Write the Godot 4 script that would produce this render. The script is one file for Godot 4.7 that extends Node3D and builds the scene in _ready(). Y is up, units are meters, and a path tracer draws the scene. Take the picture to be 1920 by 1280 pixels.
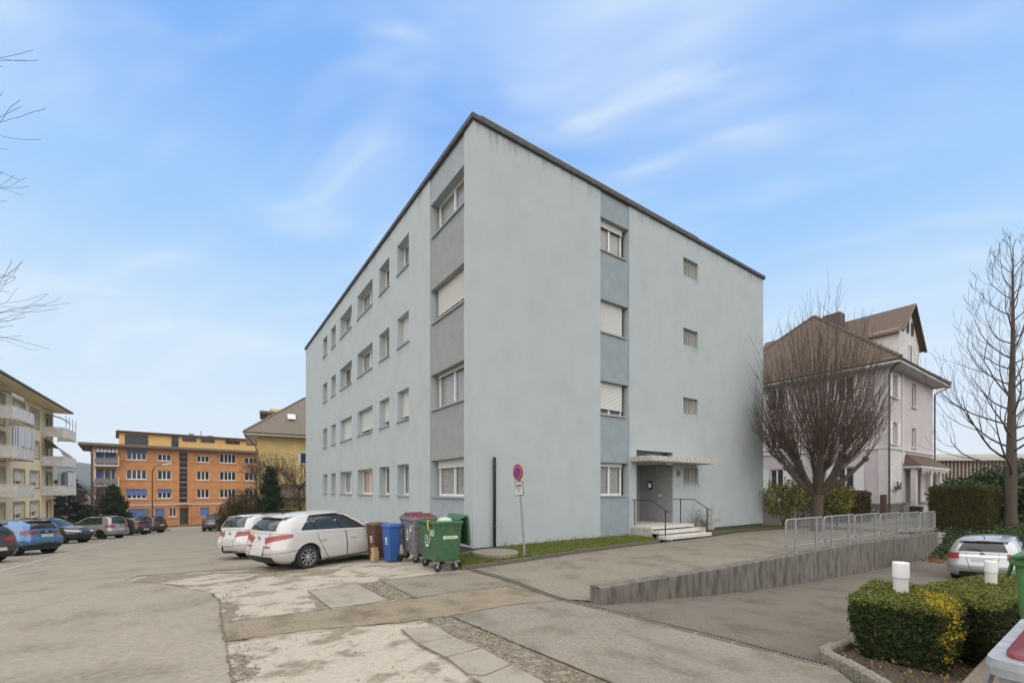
extends Node3D

const TH := 0.609            # the street grid is turned 34.9 degrees from the line of sight
const EXPO := 2.85
var T := Transform3D(Basis(Vector3.UP, TH), Vector3(-1.19, 0, -13.57))
var rng := RandomNumberGenerator.new()
var M := {}
var used := {}

# ---------------------------------------------------------------- mesh builder
class MB:
	var v := PackedVector3Array()
	var n := PackedVector3Array()
	var c := PackedColorArray()
	var ix := PackedInt32Array()
	var col := Color.WHITE
	func tri(a: Vector3, b: Vector3, d: Vector3) -> void:
		var m := (b - a).cross(d - a)
		if m.length_squared() < 1e-14: return
		m = m.normalized()
		var k := v.size()
		v.append(a); v.append(b); v.append(d)
		for i in 3:
			n.append(m); c.append(col)
		ix.append(k); ix.append(k + 2); ix.append(k + 1)
	func quad(a: Vector3, b: Vector3, d: Vector3, e: Vector3) -> void:   # counter-clockwise seen from outside
		tri(a, b, d); tri(a, d, e)
	func box(p: Vector3, s: Vector3, bs := Basis()) -> void:
		var h := s / 2.0
		var q := []
		for i in 8:
			q.append(p + bs * Vector3(h.x if i & 1 else -h.x, h.y if i & 2 else -h.y, h.z if i & 4 else -h.z))
		quad(q[4], q[5], q[7], q[6]); quad(q[1], q[0], q[2], q[3]); quad(q[5], q[1], q[3], q[7])
		quad(q[0], q[4], q[6], q[2]); quad(q[6], q[7], q[3], q[2]); quad(q[0], q[1], q[5], q[4])
	func bx(a: Vector3, b: Vector3) -> void:      # box by two corners
		box((a + b) / 2.0, (b - a).abs())
	func cbox(p: Vector3, s: Vector3, e: float, bs := Basis()) -> void:   # chamfered box
		var h := s / 2.0
		e = minf(e, minf(h.x, minf(h.y, h.z)) * 0.9)
		var g := func(x, y, z, ax): 
			var o := Vector3(x * h.x, y * h.y, z * h.z)
			if ax != 0: o.x -= x * e
			if ax != 1: o.y -= y * e
			if ax != 2: o.z -= z * e
			return p + bs * o
		for ax in 3:
			for sg in [-1, 1]:
				var w := []
				for st in [[-1, -1], [1, -1], [1, 1], [-1, 1]]:
					var t := [0, 0, 0]
					t[ax] = sg; t[(ax + 1) % 3] = st[0]; t[(ax + 2) % 3] = st[1]
					w.append(g.call(t[0], t[1], t[2], ax))
				if sg > 0: quad(w[0], w[1], w[2], w[3])
				else: quad(w[3], w[2], w[1], w[0])
		for ax in 3:
			for s1 in [-1, 1]:
				for s2 in [-1, 1]:
					var t0 := [0, 0, 0]
					t0[(ax + 1) % 3] = s1; t0[(ax + 2) % 3] = s2
					var w := []
					for k in [[-1, (ax + 1) % 3], [1, (ax + 1) % 3], [1, (ax + 2) % 3], [-1, (ax + 2) % 3]]:
						t0[ax] = k[0]
						w.append(g.call(t0[0], t0[1], t0[2], k[1]))
					if s1 * s2 > 0: quad(w[0], w[1], w[2], w[3])
					else: quad(w[3], w[2], w[1], w[0])
		for x in [-1, 1]:
			for y in [-1, 1]:
				for z in [-1, 1]:
					var a = g.call(x, y, z, 0); var b = g.call(x, y, z, 1); var d = g.call(x, y, z, 2)
					if x * y * z > 0: tri(a, b, d)
					else: tri(a, d, b)
	func grid(pts: Array, closed := false, smooth := true) -> void:   # rows of points; row i+1 lies to the left of row i when walking outward-up
		var nr := pts.size()
		var nc: int = pts[0].size()
		if not smooth:
			for i in nr - 1:
				for j in (nc if closed else nc - 1):
					quad(pts[i][j], pts[i][(j + 1) % nc], pts[i + 1][(j + 1) % nc], pts[i + 1][j])
			return
		var k := v.size()
		for i in nr:
			for j in nc:
				var jl: int = (j - 1 + nc) % nc if closed else maxi(j - 1, 0)
				var jr: int = (j + 1) % nc if closed else mini(j + 1, nc - 1)
				var du: Vector3 = pts[i][jr] - pts[i][jl]
				var dv: Vector3 = pts[mini(i + 1, nr - 1)][j] - pts[maxi(i - 1, 0)][j]
				var m := du.cross(dv)
				if m.length_squared() < 1e-16: m = Vector3.UP
				v.append(pts[i][j]); n.append(m.normalized()); c.append(col)
		for i in nr - 1:
			for j in (nc if closed else nc - 1):
				var a := k + i * nc + j
				var b := k + i * nc + (j + 1) % nc
				var d := b + nc
				var e := a + nc
				for q in [a, d, b, a, e, d]: ix.append(q)
	func fan(ring: Array, up := true) -> void:      # closes a ring of points with a flat cap
		var m := Vector3.ZERO
		for p in ring: m += p
		m /= ring.size()
		for j in ring.size():
			if up: tri(m, ring[j], ring[(j + 1) % ring.size()])
			else: tri(m, ring[(j + 1) % ring.size()], ring[j])
	func tube(pts: Array, r: Variant, sides := 6, caps := true) -> void:
		var rows := []
		var side := Vector3.ZERO
		for i in pts.size():
			var d: Vector3 = (pts[mini(i + 1, pts.size() - 1)] - pts[maxi(i - 1, 0)]).normalized()
			if side == Vector3.ZERO: side = d.cross(Vector3.UP if absf(d.y) < 0.9 else Vector3.RIGHT).normalized()
			side = (side - d * side.dot(d)).normalized()
			var o := d.cross(side)
			var rad: float = r[i] if r is Array else r
			var ring := []
			for j in sides:
				var a := TAU * j / sides
				ring.append(pts[i] + (side * cos(a) + o * sin(a)) * rad)
			rows.append(ring)
		grid(rows, true)
		if caps:
			fan(rows[0], false); fan(rows[-1], true)
	func lathe(prof: Array, sides: int, x := Transform3D(), smooth := true, arc := TAU) -> void:   # profile of [radius, height], bottom to top
		var rows := []
		for p in prof:
			var ring := []
			for j in (sides if arc == TAU else sides + 1):
				var a := arc * j / sides
				ring.append(x * Vector3(cos(a) * p[0], p[1], -sin(a) * p[0]))
			rows.append(ring)
		grid(rows, arc == TAU, smooth)
	func prism(poly: PackedVector2Array, y0: float, y1: float, x := Transform3D()) -> void:   # polygon in x, z
		if Geometry2D.is_polygon_clockwise(poly): poly.reverse()
		var t := Geometry2D.triangulate_polygon(poly)
		var f := func(p, y): return x * Vector3(p.x, y, -p.y)
		for i in range(0, t.size(), 3):
			var a := poly[t[i]]; var b := poly[t[i + 1]]; var d := poly[t[i + 2]]
			if (b - a).cross(d - a) < 0:
				var q := b; b = d; d = q
			tri(f.call(a, y1), f.call(b, y1), f.call(d, y1))
			tri(f.call(a, y0), f.call(d, y0), f.call(b, y0))
		for i in poly.size():
			var a := poly[i]; var b := poly[(i + 1) % poly.size()]
			quad(f.call(a, y0), f.call(b, y0), f.call(b, y1), f.call(a, y1))
	func rr(rows: Array, seg := 4, top := true, bottom := true, smooth := true) -> void:   # stack of rounded rectangles [y, half x, half z, corner, (shift x, shift z)]
		var out := []
		for w in rows:
			var ring := []
			var rc: float = minf(w[3], minf(w[1], w[2]) * 0.999)
			for q in 4:
				var cx: float = (w[1] - rc) * (1 if q in [0, 3] else -1)
				var cz: float = (w[2] - rc) * (-1 if q in [0, 1] else 1)
				for j in seg + 1:
					var a: float = (q + float(j) / seg) * PI / 2
					ring.append(Vector3(cx + cos(a) * rc + (w[4] if w.size() > 4 else 0.0), w[0], cz - sin(a) * rc + (w[5] if w.size() > 5 else 0.0)))
			out.append(ring)
		grid(out, true, smooth)
		if top: fan(out[-1], true)
		if bottom: fan(out[0], false)
	func mesh() -> ArrayMesh:
		var a := []
		a.resize(Mesh.ARRAY_MAX)
		a[Mesh.ARRAY_VERTEX] = v; a[Mesh.ARRAY_NORMAL] = n; a[Mesh.ARRAY_INDEX] = ix
		if col != Color.WHITE or c.size() and c[0] != Color.WHITE: a[Mesh.ARRAY_COLOR] = c
		var m := ArrayMesh.new()
		m.add_surface_from_arrays(Mesh.PRIMITIVE_TRIANGLES, a)
		return m

# ---------------------------------------------------------------- scene helpers
func numbered(called: String) -> String:
	used[called] = used.get(called, 0) + 1
	return called if used[called] == 1 else "%s_%03d" % [called, used[called] - 1]

func P(u: float, y: float, w: float) -> Vector3:      # street grid: u along the entrance wall, w along the car park wall, away from the eye
	return T * Vector3(u, y, -w)

func thing(called: String, label: String, category: String, at := Vector3.ZERO, turn := 0.0, group := "") -> Node3D:
	var o := Node3D.new()
	o.name = numbered(called)
	add_child(o)
	o.position = at
	o.rotation.y = TH + turn
	o.set_meta("label", label); o.set_meta("category", category)
	if group: o.set_meta("group", group)
	return o

func part(called: String, b: Variant, m: Material, parent: Node, x := Transform3D()) -> MeshInstance3D:
	var o := MeshInstance3D.new()
	o.name = called
	o.mesh = b.mesh() if b is MB else b
	o.material_override = m
	o.transform = x
	parent.add_child(o, true)
	return o

func struct(called: String, b: Variant, m: Material) -> MeshInstance3D:
	var o := MeshInstance3D.new()
	o.name = numbered(called)
	o.mesh = b.mesh() if b is MB else b
	o.material_override = m
	add_child(o)
	o.transform = T
	o.set_meta("kind", "structure")
	return o

func dup(src: Node3D, called: String, label: String, at: Vector3, turn := 0.0) -> Node3D:
	var r: Node3D = src.duplicate()
	r.name = numbered(called)
	add_child(r)
	r.position = at
	r.rotation.y = TH + turn
	r.set_meta("label", label)
	return r

func lin(r: float, g: float, b: float) -> Color:
	return Color(r, g, b).linear_to_srgb()

func mt(color: Color, rough := 0.7, metal := 0.0) -> StandardMaterial3D:
	var m := StandardMaterial3D.new()
	m.albedo_color = color
	m.roughness = rough
	m.metallic = metal
	return m

func noise_tex(sd: int, freq: float, cols: Array, offs: Array, oct := 5, size := 512, kind := FastNoiseLite.TYPE_SIMPLEX_SMOOTH, normal := false) -> NoiseTexture2D:
	var f := FastNoiseLite.new()
	f.noise_type = kind
	f.seed = sd
	f.frequency = freq
	f.fractal_octaves = oct
	var t := NoiseTexture2D.new()
	t.width = size; t.height = size
	t.seamless = true
	t.noise = f
	if normal:
		t.as_normal_map = true
		t.bump_strength = 4.0
	elif cols.size():
		var g := Gradient.new()
		g.colors = PackedColorArray(cols)
		g.offsets = PackedFloat32Array(offs)
		t.color_ramp = g
	return t

func tex(m: StandardMaterial3D, t: Texture2D, scale: Vector3, world := false) -> StandardMaterial3D:
	m.albedo_texture = t
	m.albedo_color = Color.WHITE
	m.uv1_triplanar = true
	m.uv1_world_triplanar = world
	m.uv1_scale = scale
	m.uv1_triplanar_sharpness = 4.0
	return m

func bump(m: StandardMaterial3D, t: Texture2D, cm: float) -> StandardMaterial3D:
	m.heightmap_enabled = true
	m.heightmap_texture = t
	m.heightmap_scale = cm
	return m

func surf(a: Color, b: Color, sd: int, scale: float, rough := 0.9, relief := 0.0, freq := 0.012) -> StandardMaterial3D:   # two tones of one material, mottled
	var m := mt(a, rough)
	tex(m, noise_tex(sd, freq, [a, a.lerp(b, 0.5), b], [0.25, 0.5, 0.75], 6), Vector3.ONE * scale)
	if relief > 0: bump(m, noise_tex(sd + 50, 0.06, [], [], 4, 256), relief)
	return m

# height of the street (falls away from the eye), of the entrance lane and of the lower drive
func H(x: float, z: float) -> float:
	var s := -0.05 * clampf(-z, 0.0, 72.0)
	if z < 0 and x < 10: return s
	return lane(x) + dip(x, z)
func dip(x: float, z: float) -> float:      # the drive sinks a little towards the drain at the foot of the retaining wall
	return -0.12 * smoothstep(-2.6, -0.9, x) * smoothstep(3.2, 5.5, z) * (1.0 - smoothstep(0.0, 2.5, x))
func ramp(tb: Array, x: float) -> float:
	for i in tb.size() - 1:
		if x < tb[i + 1][0]: return lerpf(tb[i][1], tb[i + 1][1], clampf((x - tb[i][0]) / (tb[i + 1][0] - tb[i][0]), 0, 1))
	return tb[-1][1]
func lane(x: float) -> float:
	return ramp([[-1.0, 0.0], [1.0, 0.06], [3.0, 0.1], [12.0, 0.1], [21.0, -0.06], [30.0, 0.1], [60.0, 0.2]], x)
func drive(x: float) -> float:
	return ramp([[-0.7, -0.12], [0.2, -0.19], [2.0, -0.4], [6.5, -0.7], [12.6, -0.97], [21.0, -1.2], [40.0, -1.3]], x)

func sheet(poly: Array, off: float, h: Callable, step: float, skirt := 0.0) -> MB:     # polygon of [u, w] laid on the ground
	var b := MB.new()
	var p := PackedVector2Array()
	for q in poly: p.append(Vector2(q[0], q[1]))
	if Geometry2D.is_polygon_clockwise(p): p.reverse()
	var lo := p[0]; var hi := p[0]
	for q in p:
		lo = lo.min(q); hi = hi.max(q)
	var f := func(q: Vector2, d := 0.0): return Vector3(q.x, h.call(q.x, -q.y) + off - d, -q.y)
	var nx := int(ceil((hi.x - lo.x) / step)); var ny := int(ceil((hi.y - lo.y) / step))
	for i in nx:
		for j in ny:
			var a := lo + Vector2(i, j) * step
			var cell := PackedVector2Array([a, a + Vector2(step, 0), a + Vector2(step, step), a + Vector2(0, step)])
			for piece in Geometry2D.intersect_polygons(cell, p):
				var area := 0.0
				for k in piece.size(): area += piece[k].cross(piece[(k + 1) % piece.size()]) / 2.0
				if area < 1e-5: continue
				var t := Geometry2D.triangulate_polygon(piece)
				for k in range(0, t.size(), 3):
					var x := piece[t[k]]; var y := piece[t[k + 1]]; var z := piece[t[k + 2]]
					if (y - x).cross(z - x) < 0: b.tri(f.call(x), f.call(z), f.call(y))
					else: b.tri(f.call(x), f.call(y), f.call(z))
	if skirt > 0:
		for i in p.size():
			var q := p[i]; var r := p[(i + 1) % p.size()]
			b.quad(f.call(q, skirt), f.call(r, skirt), f.call(r), f.call(q))
	return b

# wall with openings in a facade frame (x to the right seen from outside, y up, z out); holes are [x0, x1, y0, y1, depth]
func facade(b: MB, F: Transform3D, x0: float, x1: float, y0: float, y1: float, holes: Array) -> void:
	var xs := [x0, x1]; var ys := [y0, y1]
	for h in holes:
		for k in 2:
			if not xs.has(h[k]): xs.append(h[k])
			if not ys.has(h[2 + k]): ys.append(h[2 + k])
	xs.sort(); ys.sort()
	for i in xs.size() - 1:
		for j in ys.size() - 1:
			var mx: float = (xs[i] + xs[i + 1]) / 2; var my: float = (ys[j] + ys[j + 1]) / 2
			var open := mx < x0 or mx > x1 or my < y0 or my > y1
			for h in holes:
				if mx > h[0] and mx < h[1] and my > h[2] and my < h[3]: open = true
			if not open:
				b.quad(F * Vector3(xs[i], ys[j], 0), F * Vector3(xs[i + 1], ys[j], 0), F * Vector3(xs[i + 1], ys[j + 1], 0), F * Vector3(xs[i], ys[j + 1], 0))
	for h in holes:
		var d: float = -h[4]
		var q := [Vector2(h[0], h[2]), Vector2(h[1], h[2]), Vector2(h[1], h[3]), Vector2(h[0], h[3])]
		for k in 4:
			var a: Vector2 = q[k]; var e: Vector2 = q[(k + 1) % 4]
			b.quad(F * Vector3(a.x, a.y, 0), F * Vector3(a.x, a.y, d), F * Vector3(e.x, e.y, d), F * Vector3(e.x, e.y, 0))

# a window set back in its opening: frame with sub-parts pane, sill, roller shutter, curtain
func window(o: Node3D, F: Transform3D, x0: float, x1: float, y0: float, y1: float, k := {}) -> void:
	var d: float = k.get("depth", 0.3)
	var n: int = k.get("panes", 2)
	var fw: float = k.get("frame", 0.06)
	var b := MB.new()
	var zf := -d
	b.bx(Vector3(x0, y0, zf - 0.06), Vector3(x0 + fw, y1, zf)); b.bx(Vector3(x1 - fw, y0, zf - 0.06), Vector3(x1, y1, zf))
	b.bx(Vector3(x0 + fw, y1 - fw, zf - 0.06), Vector3(x1 - fw, y1, zf)); b.bx(Vector3(x0 + fw, y0, zf - 0.06), Vector3(x1 - fw, y0 + fw * 1.2, zf))
	var pw := (x1 - x0 - fw * 2) / n
	for i in range(1, n):
		b.bx(Vector3(x0 + fw + pw * i - fw * 0.6, y0 + fw * 1.2, zf - 0.062), Vector3(x0 + fw + pw * i + fw * 0.6, y1 - fw, zf + 0.004))
	var w := part("window", b, k.get("fmat", M.white), o, F)
	if k.has("simple"):
		for i in n:
			var g := MB.new()
			var xa := x0 + fw + pw * i + (fw * 0.6 if i else 0.0); var xb := x0 + fw + pw * (i + 1) - (fw * 0.6 if i < n - 1 else 0.0)
			g.bx(Vector3(xa, y0 + fw * 1.2, zf - 0.045), Vector3(xb, y1 - fw, zf - 0.03))
			part("pane", g, M.dark_glass, w)
	else:
		for i in n:
			var g := MB.new()
			var xa := x0 + fw + pw * i + (fw * 0.6 if i else 0.0); var xb := x0 + fw + pw * (i + 1) - (fw * 0.6 if i < n - 1 else 0.0)
			g.quad(Vector3(xa, y0 + fw * 1.2, zf - 0.03), Vector3(xb, y0 + fw * 1.2, zf - 0.03), Vector3(xb, y1 - fw, zf - 0.03), Vector3(xa, y1 - fw, zf - 0.03))
			part("pane", g, M.glass, w)
			if k.has("curtain") and not (k.has("half") and i > 0):
				var e := MB.new()
				var rows := []
				for yy in [y0 + 0.05, y1 - 0.05]:
					var row := []
					for s in 25:
						var t := s / 24.0
						row.append(Vector3(lerpf(xa, xb, t), yy, zf - 0.12 + 0.018 * sin(t * 40.0 + i)))
					rows.append(row)
				e.grid(rows)
				part("curtain", e, k.curtain, w)
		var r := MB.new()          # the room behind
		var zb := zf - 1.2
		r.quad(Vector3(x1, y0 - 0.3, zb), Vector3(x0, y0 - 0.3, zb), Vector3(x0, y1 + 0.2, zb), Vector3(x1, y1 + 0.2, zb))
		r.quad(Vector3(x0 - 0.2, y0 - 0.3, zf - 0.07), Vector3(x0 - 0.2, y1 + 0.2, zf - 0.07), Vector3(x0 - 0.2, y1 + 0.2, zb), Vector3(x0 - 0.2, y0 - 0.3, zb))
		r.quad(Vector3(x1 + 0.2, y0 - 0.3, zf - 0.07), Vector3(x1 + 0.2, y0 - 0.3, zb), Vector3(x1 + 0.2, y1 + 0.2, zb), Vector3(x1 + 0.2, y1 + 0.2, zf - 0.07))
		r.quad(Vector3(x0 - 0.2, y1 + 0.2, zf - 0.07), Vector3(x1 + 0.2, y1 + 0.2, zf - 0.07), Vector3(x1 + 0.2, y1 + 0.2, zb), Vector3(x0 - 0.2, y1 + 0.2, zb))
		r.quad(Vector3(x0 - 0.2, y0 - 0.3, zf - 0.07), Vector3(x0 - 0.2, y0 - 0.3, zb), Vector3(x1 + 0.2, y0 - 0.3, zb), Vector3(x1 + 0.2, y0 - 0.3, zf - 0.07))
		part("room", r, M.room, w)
	var sh: float = k.get("shutter", 0.0)
	if sh > 0:
		var s := MB.new()
		var ys := y1 - (y1 - y0) * sh
		var ns := int(ceil((y1 - ys) / 0.055))
		for i in ns:
			var yt := y1 - (y1 - ys) * i / ns
			var yb := y1 - (y1 - ys) * (i + 1) / ns
			var h := (yt - yb)
			s.quad(Vector3(x0, yb, zf + 0.035), Vector3(x1, yb, zf + 0.035), Vector3(x1, yb + h * 0.5, zf + 0.052), Vector3(x0, yb + h * 0.5, zf + 0.052))
			s.quad(Vector3(x0, yb + h * 0.5, zf + 0.052), Vector3(x1, yb + h * 0.5, zf + 0.052), Vector3(x1, yt, zf + 0.035), Vector3(x0, yt, zf + 0.035))
		s.bx(Vector3(x0, ys - 0.03, zf + 0.03), Vector3(x1, ys, zf + 0.06))
		part("roller_shutter", s, k.get("smat", M.shutter), w)
	if k.get("sill", true):
		var s2 := MB.new()
		var so: float = k.get("sill_out", 0.05)
		s2.bx(Vector3(x0 - 0.03, y0 - 0.06, -d), Vector3(x1 + 0.03, y0 - 0.005, so))
		part("sill", s2, k.get("sillmat", M.sill), w)

func leaf_mesh(n: int, size: float, sd: int, spread := 1.0) -> ArrayMesh:     # a sprig of leaves
	var r := RandomNumberGenerator.new()
	r.seed = sd
	var b := MB.new()
	for i in n:
		var d := Vector3(r.randf_range(-1, 1), r.randf_range(-0.3, 1), r.randf_range(-1, 1)).normalized()
		var o := Vector3(r.randf_range(-1, 1), r.randf_range(-1, 1), r.randf_range(-1, 1)) * size * spread
		var s := d.cross(Vector3(r.randf_range(-1, 1), r.randf_range(-1, 1), r.randf_range(-1, 1))).normalized() * size * 0.32
		var up := d.cross(s).normalized() * size * 0.12
		var tip := o + d * size
		var mid := o + d * size * 0.45
		b.tri(o, mid + s + up, tip); b.tri(o, tip, mid - s + up)
	return b.mesh()

func scatter(called: String, parent: Node, mesh: Mesh, m: Material, xs: Array, cols: Array, top := false) -> MultiMeshInstance3D:
	var mm := MultiMesh.new()
	mm.transform_format = MultiMesh.TRANSFORM_3D
	mm.use_colors = cols.size() > 0
	mm.mesh = mesh
	mm.instance_count = xs.size()
	for i in xs.size():
		mm.set_instance_transform(i, xs[i])
		if cols.size(): mm.set_instance_color(i, cols[i])
	var o := MultiMeshInstance3D.new()
	o.multimesh = mm
	o.material_override = m
	o.name = numbered(called) if top else called
	parent.add_child(o, true)
	o.set_meta("kind", "stuff")
	return o

func rbasis(s: float) -> Basis:
	return Basis.from_euler(Vector3(rng.randf_range(-1, 1) * 1.2, rng.randf() * TAU, rng.randf_range(-1, 1) * 1.2)).scaled(Vector3.ONE * s)

func foliage_mat(backlit := true) -> StandardMaterial3D:
	var m := mt(Color.WHITE, 0.75)
	m.vertex_color_use_as_albedo = true
	m.metallic_specular = 0.25
	if backlit:
		m.backlight_enabled = true
		m.backlight = Color(0.35, 0.35, 0.3)
	return m

func tone(cols: Array, v := 0.25) -> Color:      # a leaf colour (linear) from a few, with spread
	var c: Color = cols[rng.randi() % cols.size()]
	var k := rng.randf_range(1 - v, 1 + v)
	return Color(c.r * k, c.g * k, c.b * k)

# clipped hedge: box of leaves on a dark twiggy core; shape bends the unit box into place
func hedge(o: Node3D, L: float, W: float, Ht: float, n: int, leaf: ArrayMesh, pick: Callable, taper := 0.0) -> void:
	var core := MB.new()
	core.rr([[0.04, L / 2 - 0.1 - taper, W / 2 - 0.1 - taper, 0.06], [Ht * 0.5, L / 2 - 0.07, W / 2 - 0.07, 0.08], [Ht - 0.06, L / 2 - 0.08, W / 2 - 0.08, 0.06]])
	part("core", core, M.twig_dark, o)
	var xs := []; var cs := []
	var areas := [L * W, L * Ht, L * Ht, W * Ht, W * Ht]
	var tot := 0.0
	for a in areas: tot += a
	for f in 5:
		for i in int(n * areas[f] / tot):
			var a := rng.randf_range(-1, 1); var b := rng.randf_range(-1, 1)
			var p: Vector3
			var y := (b * 0.5 + 0.5) * Ht
			var sh := taper * (1.0 - clampf(y / Ht * 1.6, 0, 1))
			match f:
				0: p = Vector3(a * L / 2, Ht, b * W / 2)
				1: p = Vector3(a * (L / 2 - sh), y, W / 2 - sh)
				2: p = Vector3(a * (L / 2 - sh), y, -W / 2 + sh)
				3: p = Vector3(L / 2 - sh, y, a * (W / 2 - sh))
				4: p = Vector3(-L / 2 + sh, y, a * (W / 2 - sh))
			p += Vector3(rng.randfn(0, 0.025), rng.randfn(0, 0.02), rng.randfn(0, 0.025))
			xs.append(Transform3D(rbasis(rng.randf_range(0.7, 1.3)), p))
			cs.append(pick.call(p, f))
	scatter("foliage", o, leaf, M.leaf, xs, cs)

# bare branches: grows a limb and its side twigs
func limb(b: MB, p: Vector3, d: Vector3, len: float, r: float, depth: int, k: Dictionary) -> void:
	var pts := [p]; var rs := [r]
	var segs: int = k.get("segs", 5)
	var q := p
	var dir := d
	var at := []
	for i in segs:
		dir = (dir + Vector3(rng.randfn(0, 1), rng.randfn(0, 1), rng.randfn(0, 1)) * k.get("wander", 0.12) + Vector3.UP * k.get("lift", 0.06)).normalized()
		q += dir * len / segs
		pts.append(q); rs.append(maxf(r * (1.0 - 0.75 * (i + 1) / segs), k.get("tip", 0.004)))
		at.append([q, dir, rs[-1], float(i + 1) / segs])
	b.tube(pts, rs, 7 if r > 0.06 else (5 if r > 0.015 else 3), r > 0.02)
	if depth <= 0: return
	var nb: int = k.get("kids", 4)
	for i in nb:
		var a = at[clampi(int(lerpf(k.get("from", 0.25), 1.0, (i + rng.randf()) / nb) * segs), 0, segs - 1)]
		var side: Vector3 = a[1].cross(Vector3(rng.randfn(0, 1), rng.randfn(0, 1), rng.randfn(0, 1))).normalized()
		var nd: Vector3 = (a[1] * k.get("along", 0.75) + side * k.get("out", 0.6)).normalized()
		limb(b, a[0], nd, len * rng.randf_range(0.45, 0.75) * (1.1 - 0.4 * a[3]), a[2] * 0.65, depth - 1, k)

# ---------------------------------------------------------------- vehicles (nose towards +x)
const QF := 0.15
const QS0 := 0.22
const QS1 := 0.78
const QR := 0.85
func contour(q: float, xf: float, xr: float, w: float, rf: float, rr_: float, bf: float, br: float) -> Vector2:   # plan outline at one height, q from nose (0) along a side to tail (1)
	var s := 1.0 if q >= 0 else -1.0
	q = absf(q)
	var p: Vector2
	if q <= QF:
		p = Vector2(xf, (w - rf) * q / QF)
	elif q <= QS0:
		var a := (q - QF) / (QS0 - QF) * PI / 2
		p = Vector2(xf - rf + cos(a) * rf, w - rf + sin(a) * rf)
	elif q <= QS1:
		p = Vector2(lerpf(xf - rf, xr + rr_, (q - QS0) / (QS1 - QS0)), w)
	elif q <= QR:
		var a := (q - QS1) / (QR - QS1) * PI / 2
		p = Vector2(xr + rr_ - sin(a) * rr_, w - rr_ + cos(a) * rr_)
	else:
		p = Vector2(xr, (w - rr_) * (1.0 - q) / (1.0 - QR))
	var mid := (xf + xr) / 2
	var e := (p.x - mid) / ((xf - xr) / 2)
	p.y *= 1.0 - 0.05 * pow(absf(e), 2.5)
	var z := p.y / w
	p.x += (-bf * z * z) * smoothstep(0.3, 1.0, e) + br * z * z * smoothstep(0.3, 1.0, -e)
	p.y *= s
	return p

func rowval(rows: Array, t: float) -> Array:
	var f := clampf(t, 0, 1) * (rows.size() - 1)
	var i := mini(int(f), rows.size() - 2)
	var out := []
	for k in rows[0].size(): out.append(lerpf(rows[i][k], rows[i + 1][k], f - i))
	return out

func low(c: Dictionary, q: float, t: float) -> Vector3:       # lower body: t from sill (0) to shoulder (1)
	var r := rowval(c.low, t)
	var p := contour(q, r[1], r[2], r[3], c.rf, c.rr, c.bf, c.br)
	var lo: Array = c.low
	var top: float = lo[-1][0]; var mid := 0.5
	var y: float = r[0]
	if y > mid: y += (y - mid) / (top - mid) * (ramp(c.top, p.x) - top)
	if absf(q) > QF and absf(q) < QR:
		for xw in [c.ax0, c.ax1]:
			var dx: float = p.x - xw
			if absf(dx) < c.arch: y = maxf(y, c.wr + sqrt(c.arch * c.arch - dx * dx))
	return Vector3(p.x, y, p.y)

func high(c: Dictionary, q: float, t: float) -> Vector3:      # cabin: t from belt (0) to roof edge (1)
	var r := rowval(c.cab, t)
	var p := contour(q, r[1], r[2], r[3], c.get("crf", 0.16), c.get("crr", 0.14), 0.14, c.get("cbr", 0.1))
	return Vector3(p.x, r[0] + (ramp(c.top, p.x) - c.low[-1][0]) * (1.0 - t) - c.get("fall", 0.0) * t * t * pow(maxf(0.0, 1.1 - p.x), 2.0), p.y)

func patch(b: MB, f: Callable, c: Dictionary, k: Array, off: float, nu := 8, nv := 4) -> void:      # four corners [q, t]: front low, rear low, rear high, front high
	var rows := []
	var flip: bool = k[0][0] < 0 and k[1][0] < k[0][0]
	for i in nv + 1:
		var row := []
		for j in nu + 1:
			var s := float(j) / nu; var u := float(i) / nv
			var lo_: Vector2 = Vector2(k[0][0], k[0][1]).lerp(Vector2(k[1][0], k[1][1]), s)
			var hi_: Vector2 = Vector2(k[3][0], k[3][1]).lerp(Vector2(k[2][0], k[2][1]), s)
			var a := lo_.lerp(hi_, u)
			var p: Vector3 = f.call(c, a.x, a.y)
			var e := 0.004
			var du: Vector3 = f.call(c, a.x + e, a.y) - f.call(c, a.x - e, a.y)
			var t0 := clampf(a.y - 0.02, 0, 1); var t1 := clampf(a.y + 0.02, 0, 1)
			var dv: Vector3 = f.call(c, a.x, t1) - f.call(c, a.x, t0)
			var m := dv.cross(du).normalized()
			row.append(p + m * off)
		rows.append(row)
	if not flip:
		for r in rows: r.reverse()
	b.grid(rows)

func both(k: Array) -> Array:       # mirrored corners
	var o := []
	for p in k: o.append([-p[0], p[1]])
	return o

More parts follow.
